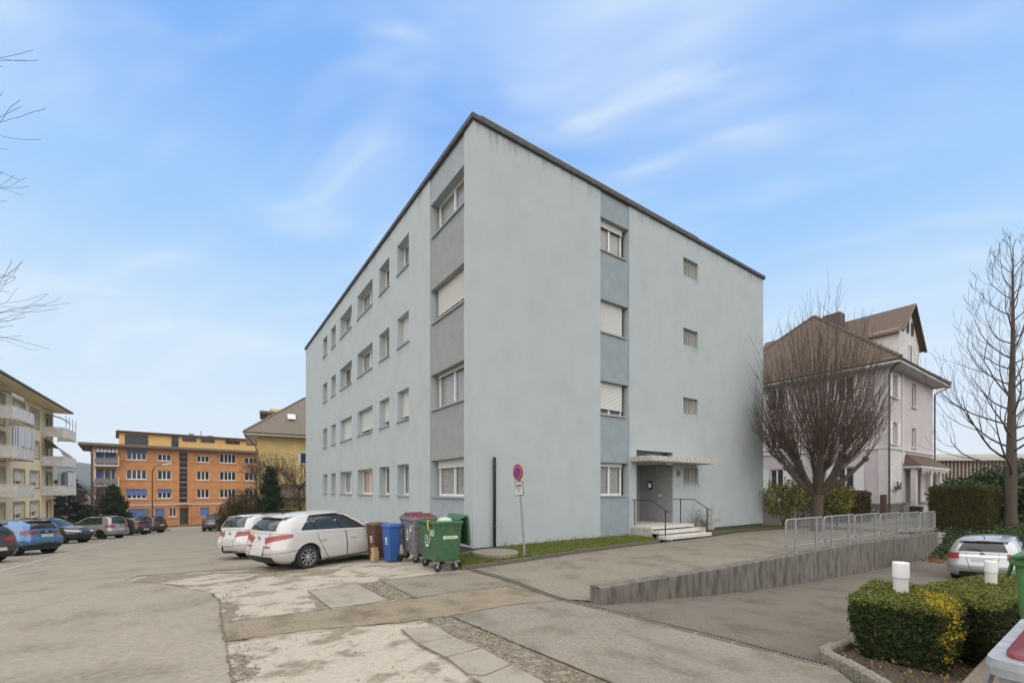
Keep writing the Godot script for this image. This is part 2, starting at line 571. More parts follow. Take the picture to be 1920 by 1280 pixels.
func wheel(o: Node3D, c: Dictionary, x: float, side: float) -> void:
	var w: float = c.low[1][3]
	var R: float = c.wr
	var X := Transform3D(Basis(Vector3.RIGHT, PI / 2 * side), Vector3(x, R, side * (w - 0.225)))
	var b := MB.new()
	b.lathe([[R * 0.62, 0.0], [R * 0.93, 0.0], [R, 0.03], [R, 0.17], [R * 0.95, 0.2], [R * 0.78, 0.215], [R * 0.66, 0.2], [R * 0.64, 0.16]], 28, X)
	var t := part("wheel", b, M.rubber, o)
	b = MB.new()
	b.lathe([[R * 0.64, 0.1], [R * 0.66, 0.2], [R * 0.62, 0.195], [R * 0.59, 0.12]], 28, X)
	var ns: int = c.get("spokes", 5)
	for i in ns:
		for tw in ([-0.13, 0.13] if c.get("twin", true) else [0.0]):
			var a: float = TAU * i / ns + 0.3
			var B := Basis(Vector3.UP, a)
			var p0 := B * Vector3(R * 0.08, 0.185, tw * R * 0.35); var p1 := B * Vector3(R * 0.63, 0.185, tw * R * 1.3)
			var d := (p1 - p0)
			b.box(X * ((p0 + p1) / 2), Vector3(d.length(), 0.03, R * (0.09 if c.get("twin", true) else 0.2)), X.basis * Basis(d.normalized(), Vector3.UP, d.normalized().cross(Vector3.UP)))
	b.lathe([[R * 0.17, 0.15], [R * 0.17, 0.2], [R * 0.1, 0.205], [0.001, 0.205]], 16, X)
	part("rim", b, c.get("rim", M.alloy), t)
	b = MB.new()
	b.lathe([[R * 0.6, 0.08], [0.001, 0.081]], 20, X)
	part("brake_disc", b, M.black, t)
	b = MB.new()      # wheel well
	var A: float = c.arch - 0.005
	b.lathe([[A, 0.0], [A, 0.12], [0.01, 0.121]], 16, Transform3D(Basis(Vector3.RIGHT, PI / 2 * side), Vector3(x, R, side * (w - 0.26))), false)
	part("wheel_well", b, M.black, t)

func car(c: Dictionary, called: String, label: String, at: Vector3, heading: float) -> Node3D:
	var o := thing(called, label, "car", at, heading, c.get("group", ""))
	var up := T.basis * Vector3(0, 1, -0.05 if at.z < -13.0 else 0.0).normalized()      # stands on the slope of the street
	var fx: Vector3 = o.basis.x
	fx = (fx - up * fx.dot(up)).normalized()
	o.basis = Basis(fx, up, fx.cross(up))
	var paint: Material = c.paint
	var qs := []
	for s in [[0.0, QF, 5], [QF, QS0, 6], [QS0, QS1, 54], [QS1, QR, 6], [QR, 1.0, 5]]:
		for i in s[2]: qs.append(lerpf(s[0], s[1], float(i) / s[2]))
	var full := []
	for q in qs: full.append(q)
	full.append(1.0)
	for i in range(qs.size() - 1, 0, -1): full.append(-qs[i])
	full.reverse()          # nose, right side first so that outside is to the left
	var b := MB.new()
	var rows := []
	for i in 15:
		var row := []
		for q in full: row.append(low(c, q, i / 14.0))
		rows.append(row)
	b.grid(rows, true)
	for i in qs.size():     # bonnet and shoulder deck
		var q0: float = qs[i]; var q1: float = qs[i + 1] if i + 1 < qs.size() else 1.0
		var ra := []; var rb := []
		for j in 9:
			var s := j / 8.0 * 2 - 1
			for e in [[q0, ra], [q1, rb]]:
				var p := low(c, e[0], 1.0)
				e[1].append(Vector3(p.x, p.y + 0.05 * (1 - s * s), p.z * s))
		b.grid([rb, ra])
	rows = []
	for i in 9:
		var row := []
		for q in full: row.append(high(c, q, i / 8.0))
		rows.append(row)
	b.grid(rows, true)
	for i in qs.size():     # roof
		var q0: float = qs[i]; var q1: float = qs[i + 1] if i + 1 < qs.size() else 1.0
		var ra := []; var rb := []
		for j in 9:
			var s := j / 8.0 * 2 - 1
			for e in [[q0, ra], [q1, rb]]:
				var p := high(c, e[0], 1.0)
				e[1].append(Vector3(p.x, p.y + 0.045 * (1 - s * s), p.z * s))
		b.grid([rb, ra])
	part("body", b, paint, o)
	b = MB.new()
	b.box(Vector3((c.low[1][1] + c.low[1][2]) / 2, 0.26, 0), Vector3(c.low[1][1] - c.low[1][2] - 0.5, 0.16, c.low[1][3] * 2 - 0.5))
	part("underbody", b, M.black, o)
	# glass
	b = MB.new(); patch(b, high, c, [[-0.165, 0.12], [0.165, 0.12], [0.15, 0.93], [-0.15, 0.93]], 0.006, 16, 6)
	part("windscreen", b, M.car_glass, o)
	var rw = c.get("rear_glass", [[0.86, 0.12], [0.86, 0.86]])
	b = MB.new()
	patch(b, high, c, [[rw[0][0], rw[0][1]], [1.0, rw[0][1]], [1.0, rw[1][1]], [rw[1][0], rw[1][1]]], 0.007, 8, 6)
	patch(b, high, c, both([[rw[0][0], rw[0][1]], [1.0, rw[0][1]], [1.0, rw[1][1]], [rw[1][0], rw[1][1]]]), 0.007, 8, 6)
	part("rear_window", b, M.car_glass, o)
	b = MB.new()      # wiper
	var wp := high(c, 1.0, rw[0][1] + 0.08); var we := high(c, -0.9, rw[0][1] + 0.16)
	b.tube([wp + Vector3(-0.03, 0, 0), wp.lerp(we, 0.4) + Vector3(-0.035, 0.01, 0), we + Vector3(-0.02, 0, 0)], [0.02, 0.012, 0.006], 5)
	part("wiper", b, M.black, o)
	for sg in [1, -1]:
		b = MB.new()
		var wa: Array = c.side
		for e in wa:
			patch(b, high, c, e if sg > 0 else both(e), 0.005, 10, 5)
		part("side_window", b, M.car_glass, o)
		b = MB.new()
		var fr: Array = c.frame
		patch(b, high, c, fr if sg > 0 else both(fr), 0.002, 16, 5)
		part("window_trim", b, M.black_gloss, o)
		for dd in c.doors:
			var k := [[dd[0], 0.17], [dd[1], 0.17], [dd[2], 0.985], [dd[3], 0.985]]
			b = MB.new(); patch(b, low, c, k if sg > 0 else both(k), 0.004, 10, 10)
			var dr := part("door", b, paint, o)
			b = MB.new()
			var g := 0.0022
			k = [[dd[0] - g, 0.16], [dd[1] + g, 0.16], [dd[2] + g, 0.99], [dd[3] - g, 0.99]]
			patch(b, low, c, k if sg > 0 else both(k), 0.0015, 10, 10)
			part("seam", b, M.black, dr)
			b = MB.new()
			var hp := low(c, sg * (dd[2] - 0.03), 0.8)
			b.cbox(hp + Vector3(0.02, 0, sg * 0.025), Vector3(0.19, 0.032, 0.03), 0.01)
			part("door_handle", b, paint, dr)
		b = MB.new()
		var mp := high(c, sg * 0.235, 0.12)
		b.rr([[-0.07, 0.05, 0.07, 0.03], [-0.03, 0.07, 0.105, 0.04], [0.05, 0.07, 0.11, 0.04], [0.08, 0.04, 0.08, 0.03]], 3)
		part("mirror", b, paint, o, Transform3D(Basis(), mp + Vector3(0.02, 0.05, sg * 0.12)))
		for xw in [c.ax0, c.ax1]: wheel(o, c, xw, sg)
		if c.has("tail"):
			b = MB.new()
			for e in c.tail: patch(b, low if e[4] == 0 else high, c, e.slice(0, 4) if sg > 0 else both(e.slice(0, 4)), 0.012, 10, 5)
			part("tail_light", b, M.tail, o)
		if c.has("tail_white"):
			b = MB.new()
			for e in c.tail_white: patch(b, low if e[4] == 0 else high, c, e.slice(0, 4) if sg > 0 else both(e.slice(0, 4)), 0.016, 6, 3)
			part("reversing_light", b, M.lens, o)
		if c.has("head"):
			b = MB.new()
			for e in c.head: patch(b, low, c, e if sg > 0 else both(e), 0.01, 8, 4)
			part("headlight", b, M.lens, o)
		for e in c.get("dark", []):       # unpainted cladding
			b = MB.new(); patch(b, low, c, e if sg > 0 else both(e), 0.008, 16, 4)
			part("lower_trim", b, c.get("trim", M.plastic), o)
		for e in c.get("red", []):
			b = MB.new(); patch(b, low, c, e if sg > 0 else both(e), 0.012, 4, 2)
			part("reflector", b, M.tail, o)
		if c.get("rails", false):
			b = MB.new()
			var pts := []
			for i in 9: pts.append(high(c, sg * lerpf(0.27, 0.74, i / 8.0), 1.0) + Vector3(0, 0.045 if i > 0 and i < 8 else 0.01, -sg * 0.06))
			b.tube(pts, 0.018, 6)
			part("roof_rail", b, M.black_gloss, o)
	for sg in [1, -1]:
		b = MB.new()
		for e in [[[0.735, 0.47], [0.93, 0.36], [0.93, 0.372], [0.735, 0.482]], [[0.33, 0.0], [0.66, 0.0], [0.66, 0.07], [0.33, 0.07]]]:
			patch(b, low, c, e if sg > 0 else both(e), 0.005, 10, 3)
		part("bumper_seam", b, M.plastic, o)
	b = MB.new()      # shut lines of the tailgate
	for sg in [1, -1]:
		for e in [[[0.93, 0.36], [0.9335, 0.36], [0.9, 0.99], [0.8965, 0.99]], [[0.93, 0.345], [1.0, 0.345], [1.0, 0.36], [0.93, 0.36]]]:
			patch(b, low, c, e if sg > 0 else both(e), 0.005, 4, 8)
	part("tailgate_seam", b, M.black, o)
	if c.has("spoiler"):
		b = MB.new()
		var ra := []; var rb := []; var rc := []; var rd := []
		for j in 13:
			var s := j / 12.0 * 2 - 1
			var p := high(c, 1.0, 1.0)
			var z: float = s * (c.cab[-1][3] - 0.05)
			var e: float = c.spoiler * (1 - 0.25 * s * s)
			ra.append(Vector3(p.x + 0.2, p.y + 0.048 * (1 - s * s) + 0.006, z)); rb.append(Vector3(p.x - e, p.y + 0.02 * (1 - s * s), z))
			rc.append(Vector3(p.x - e + 0.01, p.y - 0.03, z)); rd.append(Vector3(p.x + 0.1, p.y - 0.05, z))
		b.grid([rd, rc, rb, ra])
		b.grid([ra, rb, rc, rd])
		part("spoiler", b, c.get("spoiler_mat", paint), o)
		b = MB.new()
		var p2 := high(c, 1.0, 1.0)
		b.box(p2 + Vector3(-c.spoiler - 0.004, -0.005, 0), Vector3(0.012, 0.022, 0.3))
		part("brake_light", b, M.tail, o)
	if c.has("plate"):
		b = MB.new()
		var pp := low(c, 1.0, c.plate)
		b.cbox(pp + Vector3(-0.014, 0, 0), Vector3(0.02, 0.115, 0.5), 0.004, Basis(Vector3.BACK, -0.12))
		part("number_plate", b, M.plate, o)
	if c.has("badge"):
		b = MB.new()
		var bp := low(c, 1.0, c.badge)
		b.lathe([[0.062, 0.0], [0.062, 0.012], [0.052, 0.016], [0.05, 0.008], [0.001, 0.008]], 20, Transform3D(Basis(Vector3.BACK, PI / 2), bp + Vector3(-0.002, 0, 0)))
		b.box(bp + Vector3(-0.014, 0, 0), Vector3(0.008, 0.09, 0.016))
		part("badge", b, M.chrome, o)
	if c.has("lip"):
		b = MB.new()
		patch(b, low, c, [[0.86, c.lip], [1.0, c.lip], [1.0, c.lip + 0.05], [0.86, c.lip + 0.05]], 0.02, 6, 2)
		patch(b, low, c, both([[0.86, c.lip], [1.0, c.lip], [1.0, c.lip + 0.05], [0.86, c.lip + 0.05]]), 0.02, 6, 2)
		part("tailgate_strip", b, c.get("lipmat", M.chrome), o)
	if c.has("grille"):
		b = MB.new()
		for e in c.grille: patch(b, low, c, e, 0.012, 10, 5)
		part("grille", b, M.plastic, o)
	b = MB.new()      # aerial
	var ap := high(c, 1.0, 1.0)
	b.tube([ap + Vector3(0.22, 0.04, 0), ap + Vector3(0.06, 0.17, 0)], [0.018, 0.005], 5)
	part("aerial", b, M.black, o)
	return o

func car_spec(kind: String, paint: Material) -> Dictionary:
	var c := {"paint": paint, "rf": 0.38, "rr": 0.28, "bf": 0.2, "br": 0.1}
	match kind:
		"hatch":      # 4.34 x 1.79 x 1.45; origin under the rear axle
			c.merge({"wr": 0.325, "arch": 0.375, "ax0": 0.0, "ax1": 2.65,
				"low": [[0.2, 3.3, -0.66, 0.8], [0.27, 3.45, -0.78, 0.87], [0.42, 3.52, -0.87, 0.9], [0.56, 3.53, -0.88, 0.905], [0.64, 3.5, -0.85, 0.895], [0.76, 3.42, -0.8, 0.885], [0.92, 3.3, -0.74, 0.86]],
				"top": [[-0.8, 0.99], [0.3, 0.97], [1.9, 0.93], [2.5, 0.9], [3.0, 0.82], [3.5, 0.7]],
				"cab": [[0.9, 2.36, -0.76, 0.84], [1.05, 2.1, -0.72, 0.8], [1.22, 1.83, -0.62, 0.745], [1.37, 1.52, -0.48, 0.68], [1.455, 1.2, -0.34, 0.6]],
				"crr": 0.2, "fall": 0.045, "spoiler": 0.2, "spoiler_mat": paint, "plate": 0.4, "badge": 0.86,
				"frame": [[0.235, 0.1], [0.715, 0.13], [0.64, 0.9], [0.255, 0.9]],
				"side": [[[0.245, 0.13], [0.425, 0.13], [0.425, 0.86], [0.262, 0.86]], [[0.445, 0.13], [0.61, 0.13], [0.6, 0.86], [0.445, 0.86]], [[0.62, 0.16], [0.695, 0.19], [0.63, 0.84], [0.61, 0.84]]],
				"doors": [[0.375, 0.515, 0.515, 0.36], [0.52, 0.61, 0.665, 0.52]],
				"tail": [[[0.784, 0.9], [0.925, 0.73], [0.94, 0.88], [0.786, 0.975], 0]], "red": [[[0.87, 0.585], [0.935, 0.585], [0.935, 0.65], [0.87, 0.65]]],
				"dark": [[[0.835, 0.0], [1.0, 0.0], [1.0, 0.3], [0.86, 0.3]]]})
		"wagon":
			c.merge({"wr": 0.33, "arch": 0.38, "ax0": 0.0, "ax1": 2.8, "rails": true,
				"low": [[0.22, 3.5, -0.82, 0.82], [0.28, 3.62, -0.92, 0.88], [0.42, 3.7, -1.0, 0.91], [0.56, 3.7, -1.0, 0.915], [0.66, 3.66, -0.96, 0.9], [0.78, 3.6, -0.9, 0.89], [0.95, 3.48, -0.86, 0.86]],
				"top": [[-1.0, 1.0], [0.3, 0.98], [2.0, 0.94], [2.7, 0.92], [3.2, 0.84], [3.7, 0.72]],
				"cab": [[0.92, 2.5, -0.88, 0.84], [1.08, 2.22, -0.84, 0.8], [1.25, 1.95, -0.76, 0.745], [1.38, 1.72, -0.67, 0.69], [1.45, 1.5, -0.56, 0.63]],
				"fall": 0.025, "spoiler": 0.1, "plate": 0.58, "badge": 0.85,
				"frame": [[0.235, 0.1], [0.74, 0.1], [0.71, 0.9], [0.255, 0.9]],
				"side": [[[0.245, 0.13], [0.405, 0.13], [0.405, 0.86], [0.262, 0.86]], [[0.42, 0.13], [0.56, 0.13], [0.555, 0.86], [0.42, 0.86]], [[0.575, 0.13], [0.73, 0.13], [0.7, 0.86], [0.57, 0.86]]],
				"doors": [[0.37, 0.5, 0.5, 0.355], [0.505, 0.6, 0.65, 0.505]],
				"tail": [[[0.78, 0.82], [0.93, 0.74], [0.915, 0.9], [0.785, 0.94], 0]],
				"dark": [[[0.9, 0.1], [1.0, 0.1], [1.0, 0.17], [0.91, 0.17]]]})
		"small":
			c.merge({"wr": 0.32, "arch": 0.37, "ax0": 0.0, "ax1": 2.55,
				"low": [[0.22, 3.2, -0.55, 0.78], [0.3, 3.32, -0.66, 0.85], [0.45, 3.38, -0.72, 0.875], [0.6, 3.36, -0.71, 0.87], [0.7, 3.3, -0.67, 0.86], [0.82, 3.22, -0.62, 0.83], [0.98, 3.1, -0.58, 0.79]],
				"top": [[-0.7, 1.06], [0.2, 1.02], [1.8, 0.96], [2.4, 0.93], [2.9, 0.84], [3.4, 0.72]],
				"cab": [[0.95, 2.25, -0.58, 0.77], [1.1, 1.98, -0.54, 0.74], [1.27, 1.72, -0.46, 0.69], [1.4, 1.5, -0.36, 0.63], [1.47, 1.28, -0.22, 0.58]],
				"fall": 0.03, "spoiler": 0.2, "plate": 0.74, "badge": 0.9, "spoiler_mat": M.black_gloss,
				"frame": [[0.235, 0.1], [0.62, 0.1], [0.56, 0.9], [0.255, 0.9]],
				"side": [[[0.245, 0.13], [0.43, 0.13], [0.43, 0.86], [0.262, 0.86]], [[0.445, 0.13], [0.57, 0.13], [0.545, 0.86], [0.445, 0.86]]],
				"doors": [[0.385, 0.525, 0.525, 0.37], [0.53, 0.6, 0.65, 0.53]],
				"tail": [[[0.79, 0.83], [0.9, 0.84], [0.895, 0.93], [0.793, 0.97], 0]],
				"dark": [[[0.78, 0.06], [1.0, 0.1], [1.0, 0.4], [0.8, 0.3]], [[0.925, 0.85], [1.0, 0.85], [1.0, 0.96], [0.925, 0.96]]], "trim": M.plastic})
		"suv":
			c.merge({"wr": 0.35, "arch": 0.41, "ax0": 0.0, "ax1": 2.63, "rails": true,
				"low": [[0.26, 3.3, -0.62, 0.8], [0.34, 3.42, -0.76, 0.88], [0.5, 3.49, -0.83, 0.91], [0.64, 3.5, -0.84, 0.915], [0.76, 3.46, -0.8, 0.9], [0.9, 3.38, -0.76, 0.88], [1.06, 3.25, -0.72, 0.85]],
				"top": [[-0.8, 1.1], [0.3, 1.09], [1.9, 1.05], [2.5, 1.03], [3.0, 0.97], [3.5, 0.86]],
				"cab": [[1.03, 2.34, -0.72, 0.83], [1.18, 2.08, -0.67, 0.79], [1.36, 1.8, -0.58, 0.74], [1.49, 1.58, -0.48, 0.68], [1.57, 1.34, -0.34, 0.62]],
				"spoiler": 0.14, "plate": 0.6,
				"frame": [[0.235, 0.1], [0.69, 0.1], [0.65, 0.9], [0.255, 0.9]],
				"side": [[[0.245, 0.13], [0.425, 0.13], [0.425, 0.86], [0.262, 0.86]], [[0.44, 0.13], [0.58, 0.13], [0.58, 0.86], [0.44, 0.86]], [[0.595, 0.15], [0.675, 0.15], [0.64, 0.84], [0.592, 0.84]]],
				"doors": [[0.375, 0.515, 0.515, 0.36], [0.52, 0.61, 0.665, 0.52]],
				"tail": [[[0.77, 0.8], [0.95, 0.76], [0.95, 0.88], [0.78, 0.93], 0]],
				"head": [[[0.09, 0.68], [0.205, 0.74], [0.22, 0.84], [0.1, 0.8]]],
				"grille": [[[-0.08, 0.6], [0.08, 0.6], [0.085, 0.8], [-0.085, 0.8]], [[-0.13, 0.12], [0.13, 0.12], [0.12, 0.36], [-0.12, 0.36]]],
				"dark": [[[0.02, 0.0], [0.98, 0.0], [0.98, 0.2], [0.02, 0.2]]]})
		"mpv":
			c.merge({"wr": 0.33, "arch": 0.38, "ax0": 0.0, "ax1": 2.7,
				"low": [[0.22, 3.35, -0.62, 0.8], [0.3, 3.48, -0.75, 0.88], [0.45, 3.55, -0.83, 0.905], [0.6, 3.54, -0.83, 0.905], [0.72, 3.48, -0.78, 0.89], [0.86, 3.36, -0.74, 0.87], [1.0, 3.2, -0.7, 0.83]],
				"top": [[-0.8, 1.04], [0.3, 1.02], [1.9, 0.99], [2.6, 0.98], [3.1, 0.9], [3.55, 0.74]],
				"cab": [[0.97, 2.52, -0.72, 0.82], [1.15, 2.2, -0.68, 0.78], [1.38, 1.82, -0.6, 0.72], [1.53, 1.52, -0.5, 0.66], [1.6, 1.3, -0.4, 0.6]],
				"spoiler": 0.14, "plate": 0.6, "badge": 0.84,
				"frame": [[0.235, 0.1], [0.7, 0.1], [0.66, 0.9], [0.255, 0.9]],
				"side": [[[0.245, 0.13], [0.42, 0.13], [0.42, 0.86], [0.262, 0.86]], [[0.44, 0.13], [0.57, 0.13], [0.57, 0.86], [0.44, 0.86]], [[0.585, 0.13], [0.69, 0.18], [0.64, 0.84], [0.585, 0.86]]],
				"doors": [[0.375, 0.515, 0.515, 0.36], [0.52, 0.61, 0.665, 0.52]],
				"tail": [[[0.775, 0.72], [0.885, 0.72], [0.88, 0.97], [0.79, 0.97], 0]],
				"dark": [[[0.8, 0.06], [1.0, 0.06], [1.0, 0.16], [0.8, 0.16]]]})
	return c

# ---------------------------------------------------------------- materials
func materials() -> void:
	M.white = mt(lin(0.72, 0.72, 0.70), 0.35)
	M.alloy = mt(lin(0.55, 0.55, 0.56), 0.3, 0.8)
	M.chrome = mt(lin(0.6, 0.6, 0.62), 0.15, 1.0)
	M.rubber = mt(lin(0.018, 0.018, 0.019), 0.8)
	M.black = mt(lin(0.008, 0.008, 0.008), 0.8)
	M.black_gloss = mt(lin(0.01, 0.01, 0.011), 0.15)
	M.plastic = mt(lin(0.025, 0.025, 0.027), 0.6)
	M.plate = mt(lin(0.5, 0.5, 0.47), 0.4)
	M.tail = mt(lin(0.26, 0.006, 0.008), 0.2)
	M.tail.clearcoat_enabled = true
	M.lens = mt(lin(0.65, 0.65, 0.66), 0.12)
	M.car_glass = mt(lin(0.02, 0.026, 0.025), 0.03)
	M.car_glass.metallic_specular = 0.55
	M.dark_glass = mt(lin(0.03, 0.034, 0.038), 0.06)
	M.dark_glass.metallic_specular = 0.6
	M.glass = mt(Color(1, 1, 1, 0.08), 0.03)
	M.glass.transparency = BaseMaterial3D.TRANSPARENCY_ALPHA
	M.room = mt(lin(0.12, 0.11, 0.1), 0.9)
	M.shutter = mt(lin(0.62, 0.62, 0.59), 0.5)
	M.shutter_blue = mt(lin(0.10, 0.19, 0.42), 0.5)
	M.sill = mt(lin(0.3, 0.31, 0.31), 0.7)
	M.curtain = mt(lin(0.24, 0.235, 0.22), 0.9)
	M.curtain_orange = mt(lin(0.42, 0.24, 0.15), 0.9)
	M.curtain_red = surf(lin(0.35, 0.03, 0.03), lin(0.6, 0.5, 0.4), 5, 4.0)
	M.curtain_net = surf(lin(0.13, 0.135, 0.13), lin(0.34, 0.34, 0.33), 6, 3.0)
	M.curtain_blue = mt(lin(0.16, 0.2, 0.3), 0.8)
	M.curtain_pale = mt(lin(0.55, 0.56, 0.58), 0.8)
	M.awning_grey = mt(lin(0.22, 0.23, 0.25), 0.8)
	M.brown_grey = mt(lin(0.15, 0.125, 0.105), 0.8)
	M.bar = mt(lin(0.45, 0.44, 0.4), 0.6)
	M.plate_grey = mt(lin(0.25, 0.25, 0.25), 0.5)
	M.grate = mt(lin(0.13, 0.11, 0.09), 0.8)
	M.twig_grey = mt(lin(0.16, 0.145, 0.12), 0.9)
	M.iron = mt(lin(0.02, 0.02, 0.022), 0.5)
	M.galv = surf(lin(0.2, 0.205, 0.205), lin(0.3, 0.305, 0.3), 8, 2.0, 0.5)
	M.leaf = foliage_mat()
	M.twig_dark = mt(lin(0.022, 0.02, 0.014), 0.95)
	M.bark = surf(lin(0.045, 0.035, 0.026), lin(0.13, 0.105, 0.075), 21, 1.4, 0.95, 1.5, 0.03)
	M.twig = mt(lin(0.085, 0.066, 0.05), 0.9)
	M.twig_red = mt(lin(0.095, 0.066, 0.05), 0.9)
	# plaster of the grey-blue block: mottled, with faint rain streaks
	var wallc := [lin(0.388, 0.429, 0.433), lin(0.403, 0.445, 0.45), lin(0.413, 0.455, 0.46)]
	M.wall = tex(mt(Color.WHITE, 0.9), noise_tex(31, 0.01, wallc, [0.15, 0.5, 0.85], 8, 1024), Vector3(0.11, 0.09, 0.11))
	var f := noise_tex(32, 0.3, [], [], 3, 512)
	bump(M.wall, f, 0.08)
	M.wall.detail_enabled = true
	M.wall.detail_blend_mode = BaseMaterial3D.BLEND_MODE_MIX
	M.wall.detail_albedo = noise_tex(33, 0.02, [lin(0.32, 0.348, 0.345), lin(0.345, 0.372, 0.37)], [0.3, 0.7], 4)
	M.wall.detail_mask = noise_tex(34, 0.008, [Color(0, 0, 0), Color(0, 0, 0), Color(0.3, 0.3, 0.3)], [0.0, 0.5, 0.95], 8)
	M.panel_dark = surf(lin(0.25, 0.268, 0.262), lin(0.278, 0.296, 0.288), 36, 0.3, 0.9)
	M.stain = mt(Color.WHITE, 0.95)
	M.stain.transparency = BaseMaterial3D.TRANSPARENCY_ALPHA
	M.stain.albedo_texture = stain_image(5, 0.28)
	M.stain2 = mt(Color.WHITE, 0.95)
	M.stain2.transparency = BaseMaterial3D.TRANSPARENCY_ALPHA
	M.stain2.albedo_texture = stain_image(9, 0.32)
	M.panel_mid = surf(lin(0.29, 0.325, 0.335), lin(0.325, 0.36, 0.37), 35, 0.3, 0.9)
	M.panel_blue = surf(lin(0.245, 0.292, 0.31), lin(0.275, 0.322, 0.338), 37, 0.3, 0.9)
	M.coping = surf(lin(0.045, 0.047, 0.048), lin(0.075, 0.077, 0.078), 38, 0.5, 0.7)
	M.entrance = surf(lin(0.27, 0.275, 0.285), lin(0.31, 0.315, 0.325), 39, 0.5, 0.9)
	M.concrete = surf(lin(0.38, 0.36, 0.32), lin(0.52, 0.5, 0.45), 40, 0.8, 0.9, 0.3)
	M.tread = surf(lin(0.5, 0.48, 0.43), lin(0.62, 0.6, 0.55), 41, 0.9, 0.85, 0.2)
	M.door = mt(lin(0.035, 0.032, 0.03), 0.4)
	# ground
	M.road = ground_mat(51, [lin(0.231, 0.207, 0.161), lin(0.286, 0.258, 0.203), lin(0.33, 0.3, 0.238)], Vector3.ONE * 0.16)
	M.parking = ground_mat(61, [lin(0.237, 0.216, 0.167), lin(0.296, 0.273, 0.212), lin(0.336, 0.307, 0.241)], Vector3.ONE * 0.2)
	M.drive = ground_mat(52, [lin(0.182, 0.165, 0.131), lin(0.237, 0.216, 0.173), lin(0.286, 0.263, 0.212)], Vector3.ONE * 0.23)
	M.lane = ground_mat(53, [lin(0.177, 0.16, 0.125), lin(0.227, 0.207, 0.163), lin(0.286, 0.262, 0.208)], Vector3.ONE * 0.2)
	M.lower = ground_mat(54, [lin(0.13, 0.115, 0.0912), lin(0.166, 0.148, 0.119), lin(0.208, 0.185, 0.148)], Vector3.ONE * 0.25)
	M.slab = ground_mat(55, [lin(0.267, 0.239, 0.186), lin(0.315, 0.287, 0.228), lin(0.354, 0.326, 0.258)], Vector3.ONE * 0.5)
	M.trench = ground_mat(56, [lin(0.17, 0.14, 0.094), lin(0.255, 0.216, 0.152), lin(0.31, 0.27, 0.195)], Vector3.ONE * 0.3)
	M.gravel = ground_mat(57, [lin(0.12, 0.1, 0.068), lin(0.195, 0.17, 0.122), lin(0.31, 0.28, 0.22)], Vector3.ONE * 0.4, 1.2, 0.012)
	M.apron = ground_mat(58, [lin(0.33, 0.295, 0.235), lin(0.4, 0.36, 0.29), lin(0.45, 0.41, 0.335)], Vector3(0.17, 0.2, 0.23))
	M.apron.detail_enabled = true
	M.apron.detail_blend_mode = BaseMaterial3D.BLEND_MODE_MIX
	M.apron.detail_albedo = noise_tex(59, 0.08, [lin(0.12, 0.1, 0.068), lin(0.21, 0.18, 0.125)], [0.25, 0.75], 4)
	M.apron.detail_mask = noise_tex(60, 0.0075, [Color.BLACK, Color(0.08, 0.08, 0.08), Color(0.6, 0.6, 0.6), Color(0.85, 0.85, 0.85)], [0.3, 0.5, 0.64, 0.9], 8, 1024)
	M.apron.detail_mask.noise.fractal_gain = 0.6
	M.earth = surf(lin(0.05, 0.038, 0.026), lin(0.11, 0.085, 0.06), 63, 0.7, 1.0, 2.0, 0.05)
	M.moss = surf(lin(0.06, 0.065, 0.03), lin(0.13, 0.11, 0.075), 64, 0.6, 1.0, 1.0, 0.04)
	M.dirt = surf(lin(0.14, 0.118, 0.08), lin(0.28, 0.245, 0.18), 73, 1.2, 1.0, 1.0, 0.02)
	M.joint = surf(lin(0.1, 0.085, 0.056), lin(0.2, 0.17, 0.12), 72, 2.0, 1.0, 1.0, 0.05)
	M.kerb = surf(lin(0.15, 0.135, 0.1), lin(0.29, 0.265, 0.21), 65, 1.5, 0.95, 0.6, 0.03)
	M.kerb_dark = surf(lin(0.075, 0.068, 0.045), lin(0.17, 0.15, 0.115), 66, 1.5, 0.95, 0.6, 0.03)
	M.paver = surf(lin(0.13, 0.095, 0.07), lin(0.22, 0.165, 0.125), 67, 2.0, 0.95, 0.4, 0.03)
	M.paver2 = surf(lin(0.16, 0.125, 0.09), lin(0.26, 0.205, 0.155), 68, 2.0, 0.95, 0.4, 0.03)
	M.line = surf(lin(0.28, 0.262, 0.23), lin(0.37, 0.348, 0.312), 69, 1.0, 0.9)
	# retaining wall: board-marked concrete, dark runs from the top
	M.retain = tex(mt(Color.WHITE, 0.95), noise_tex(70, 0.012, [lin(0.085, 0.076, 0.062), lin(0.125, 0.113, 0.096), lin(0.155, 0.142, 0.124), lin(0.185, 0.171, 0.152)], [0.22, 0.42, 0.6, 0.85], 6, 1024), Vector3(0.28, 0.09, 0.28))
	bump(M.retain, noise_tex(71, 0.04, [], [], 5, 512), 0.6)
	# other buildings
	M.cream = surf(lin(0.72, 0.61, 0.41), lin(0.78, 0.67, 0.47), 80, 0.1, 0.9)
	M.cream_grey = surf(lin(0.56, 0.545, 0.51), lin(0.66, 0.64, 0.6), 81, 0.3, 0.9)
	M.cream_dark = mt(lin(0.26, 0.24, 0.21), 0.8)
	M.orange = surf(lin(0.50, 0.225, 0.09), lin(0.57, 0.265, 0.11), 82, 0.12, 0.9)
	M.penthouse = surf(lin(0.66, 0.41, 0.14), lin(0.7, 0.45, 0.17), 83, 0.1, 0.9)
	M.brown = mt(lin(0.09, 0.055, 0.04), 0.6)
	M.yellow = surf(lin(0.58, 0.43, 0.17), lin(0.65, 0.49, 0.22), 84, 0.12, 0.9)
	M.pink = surf(lin(0.51, 0.46, 0.472), lin(0.545, 0.495, 0.505), 85, 0.1, 0.9)
	M.pale = surf(lin(0.56, 0.54, 0.52), lin(0.62, 0.6, 0.585), 86, 0.2, 0.9)
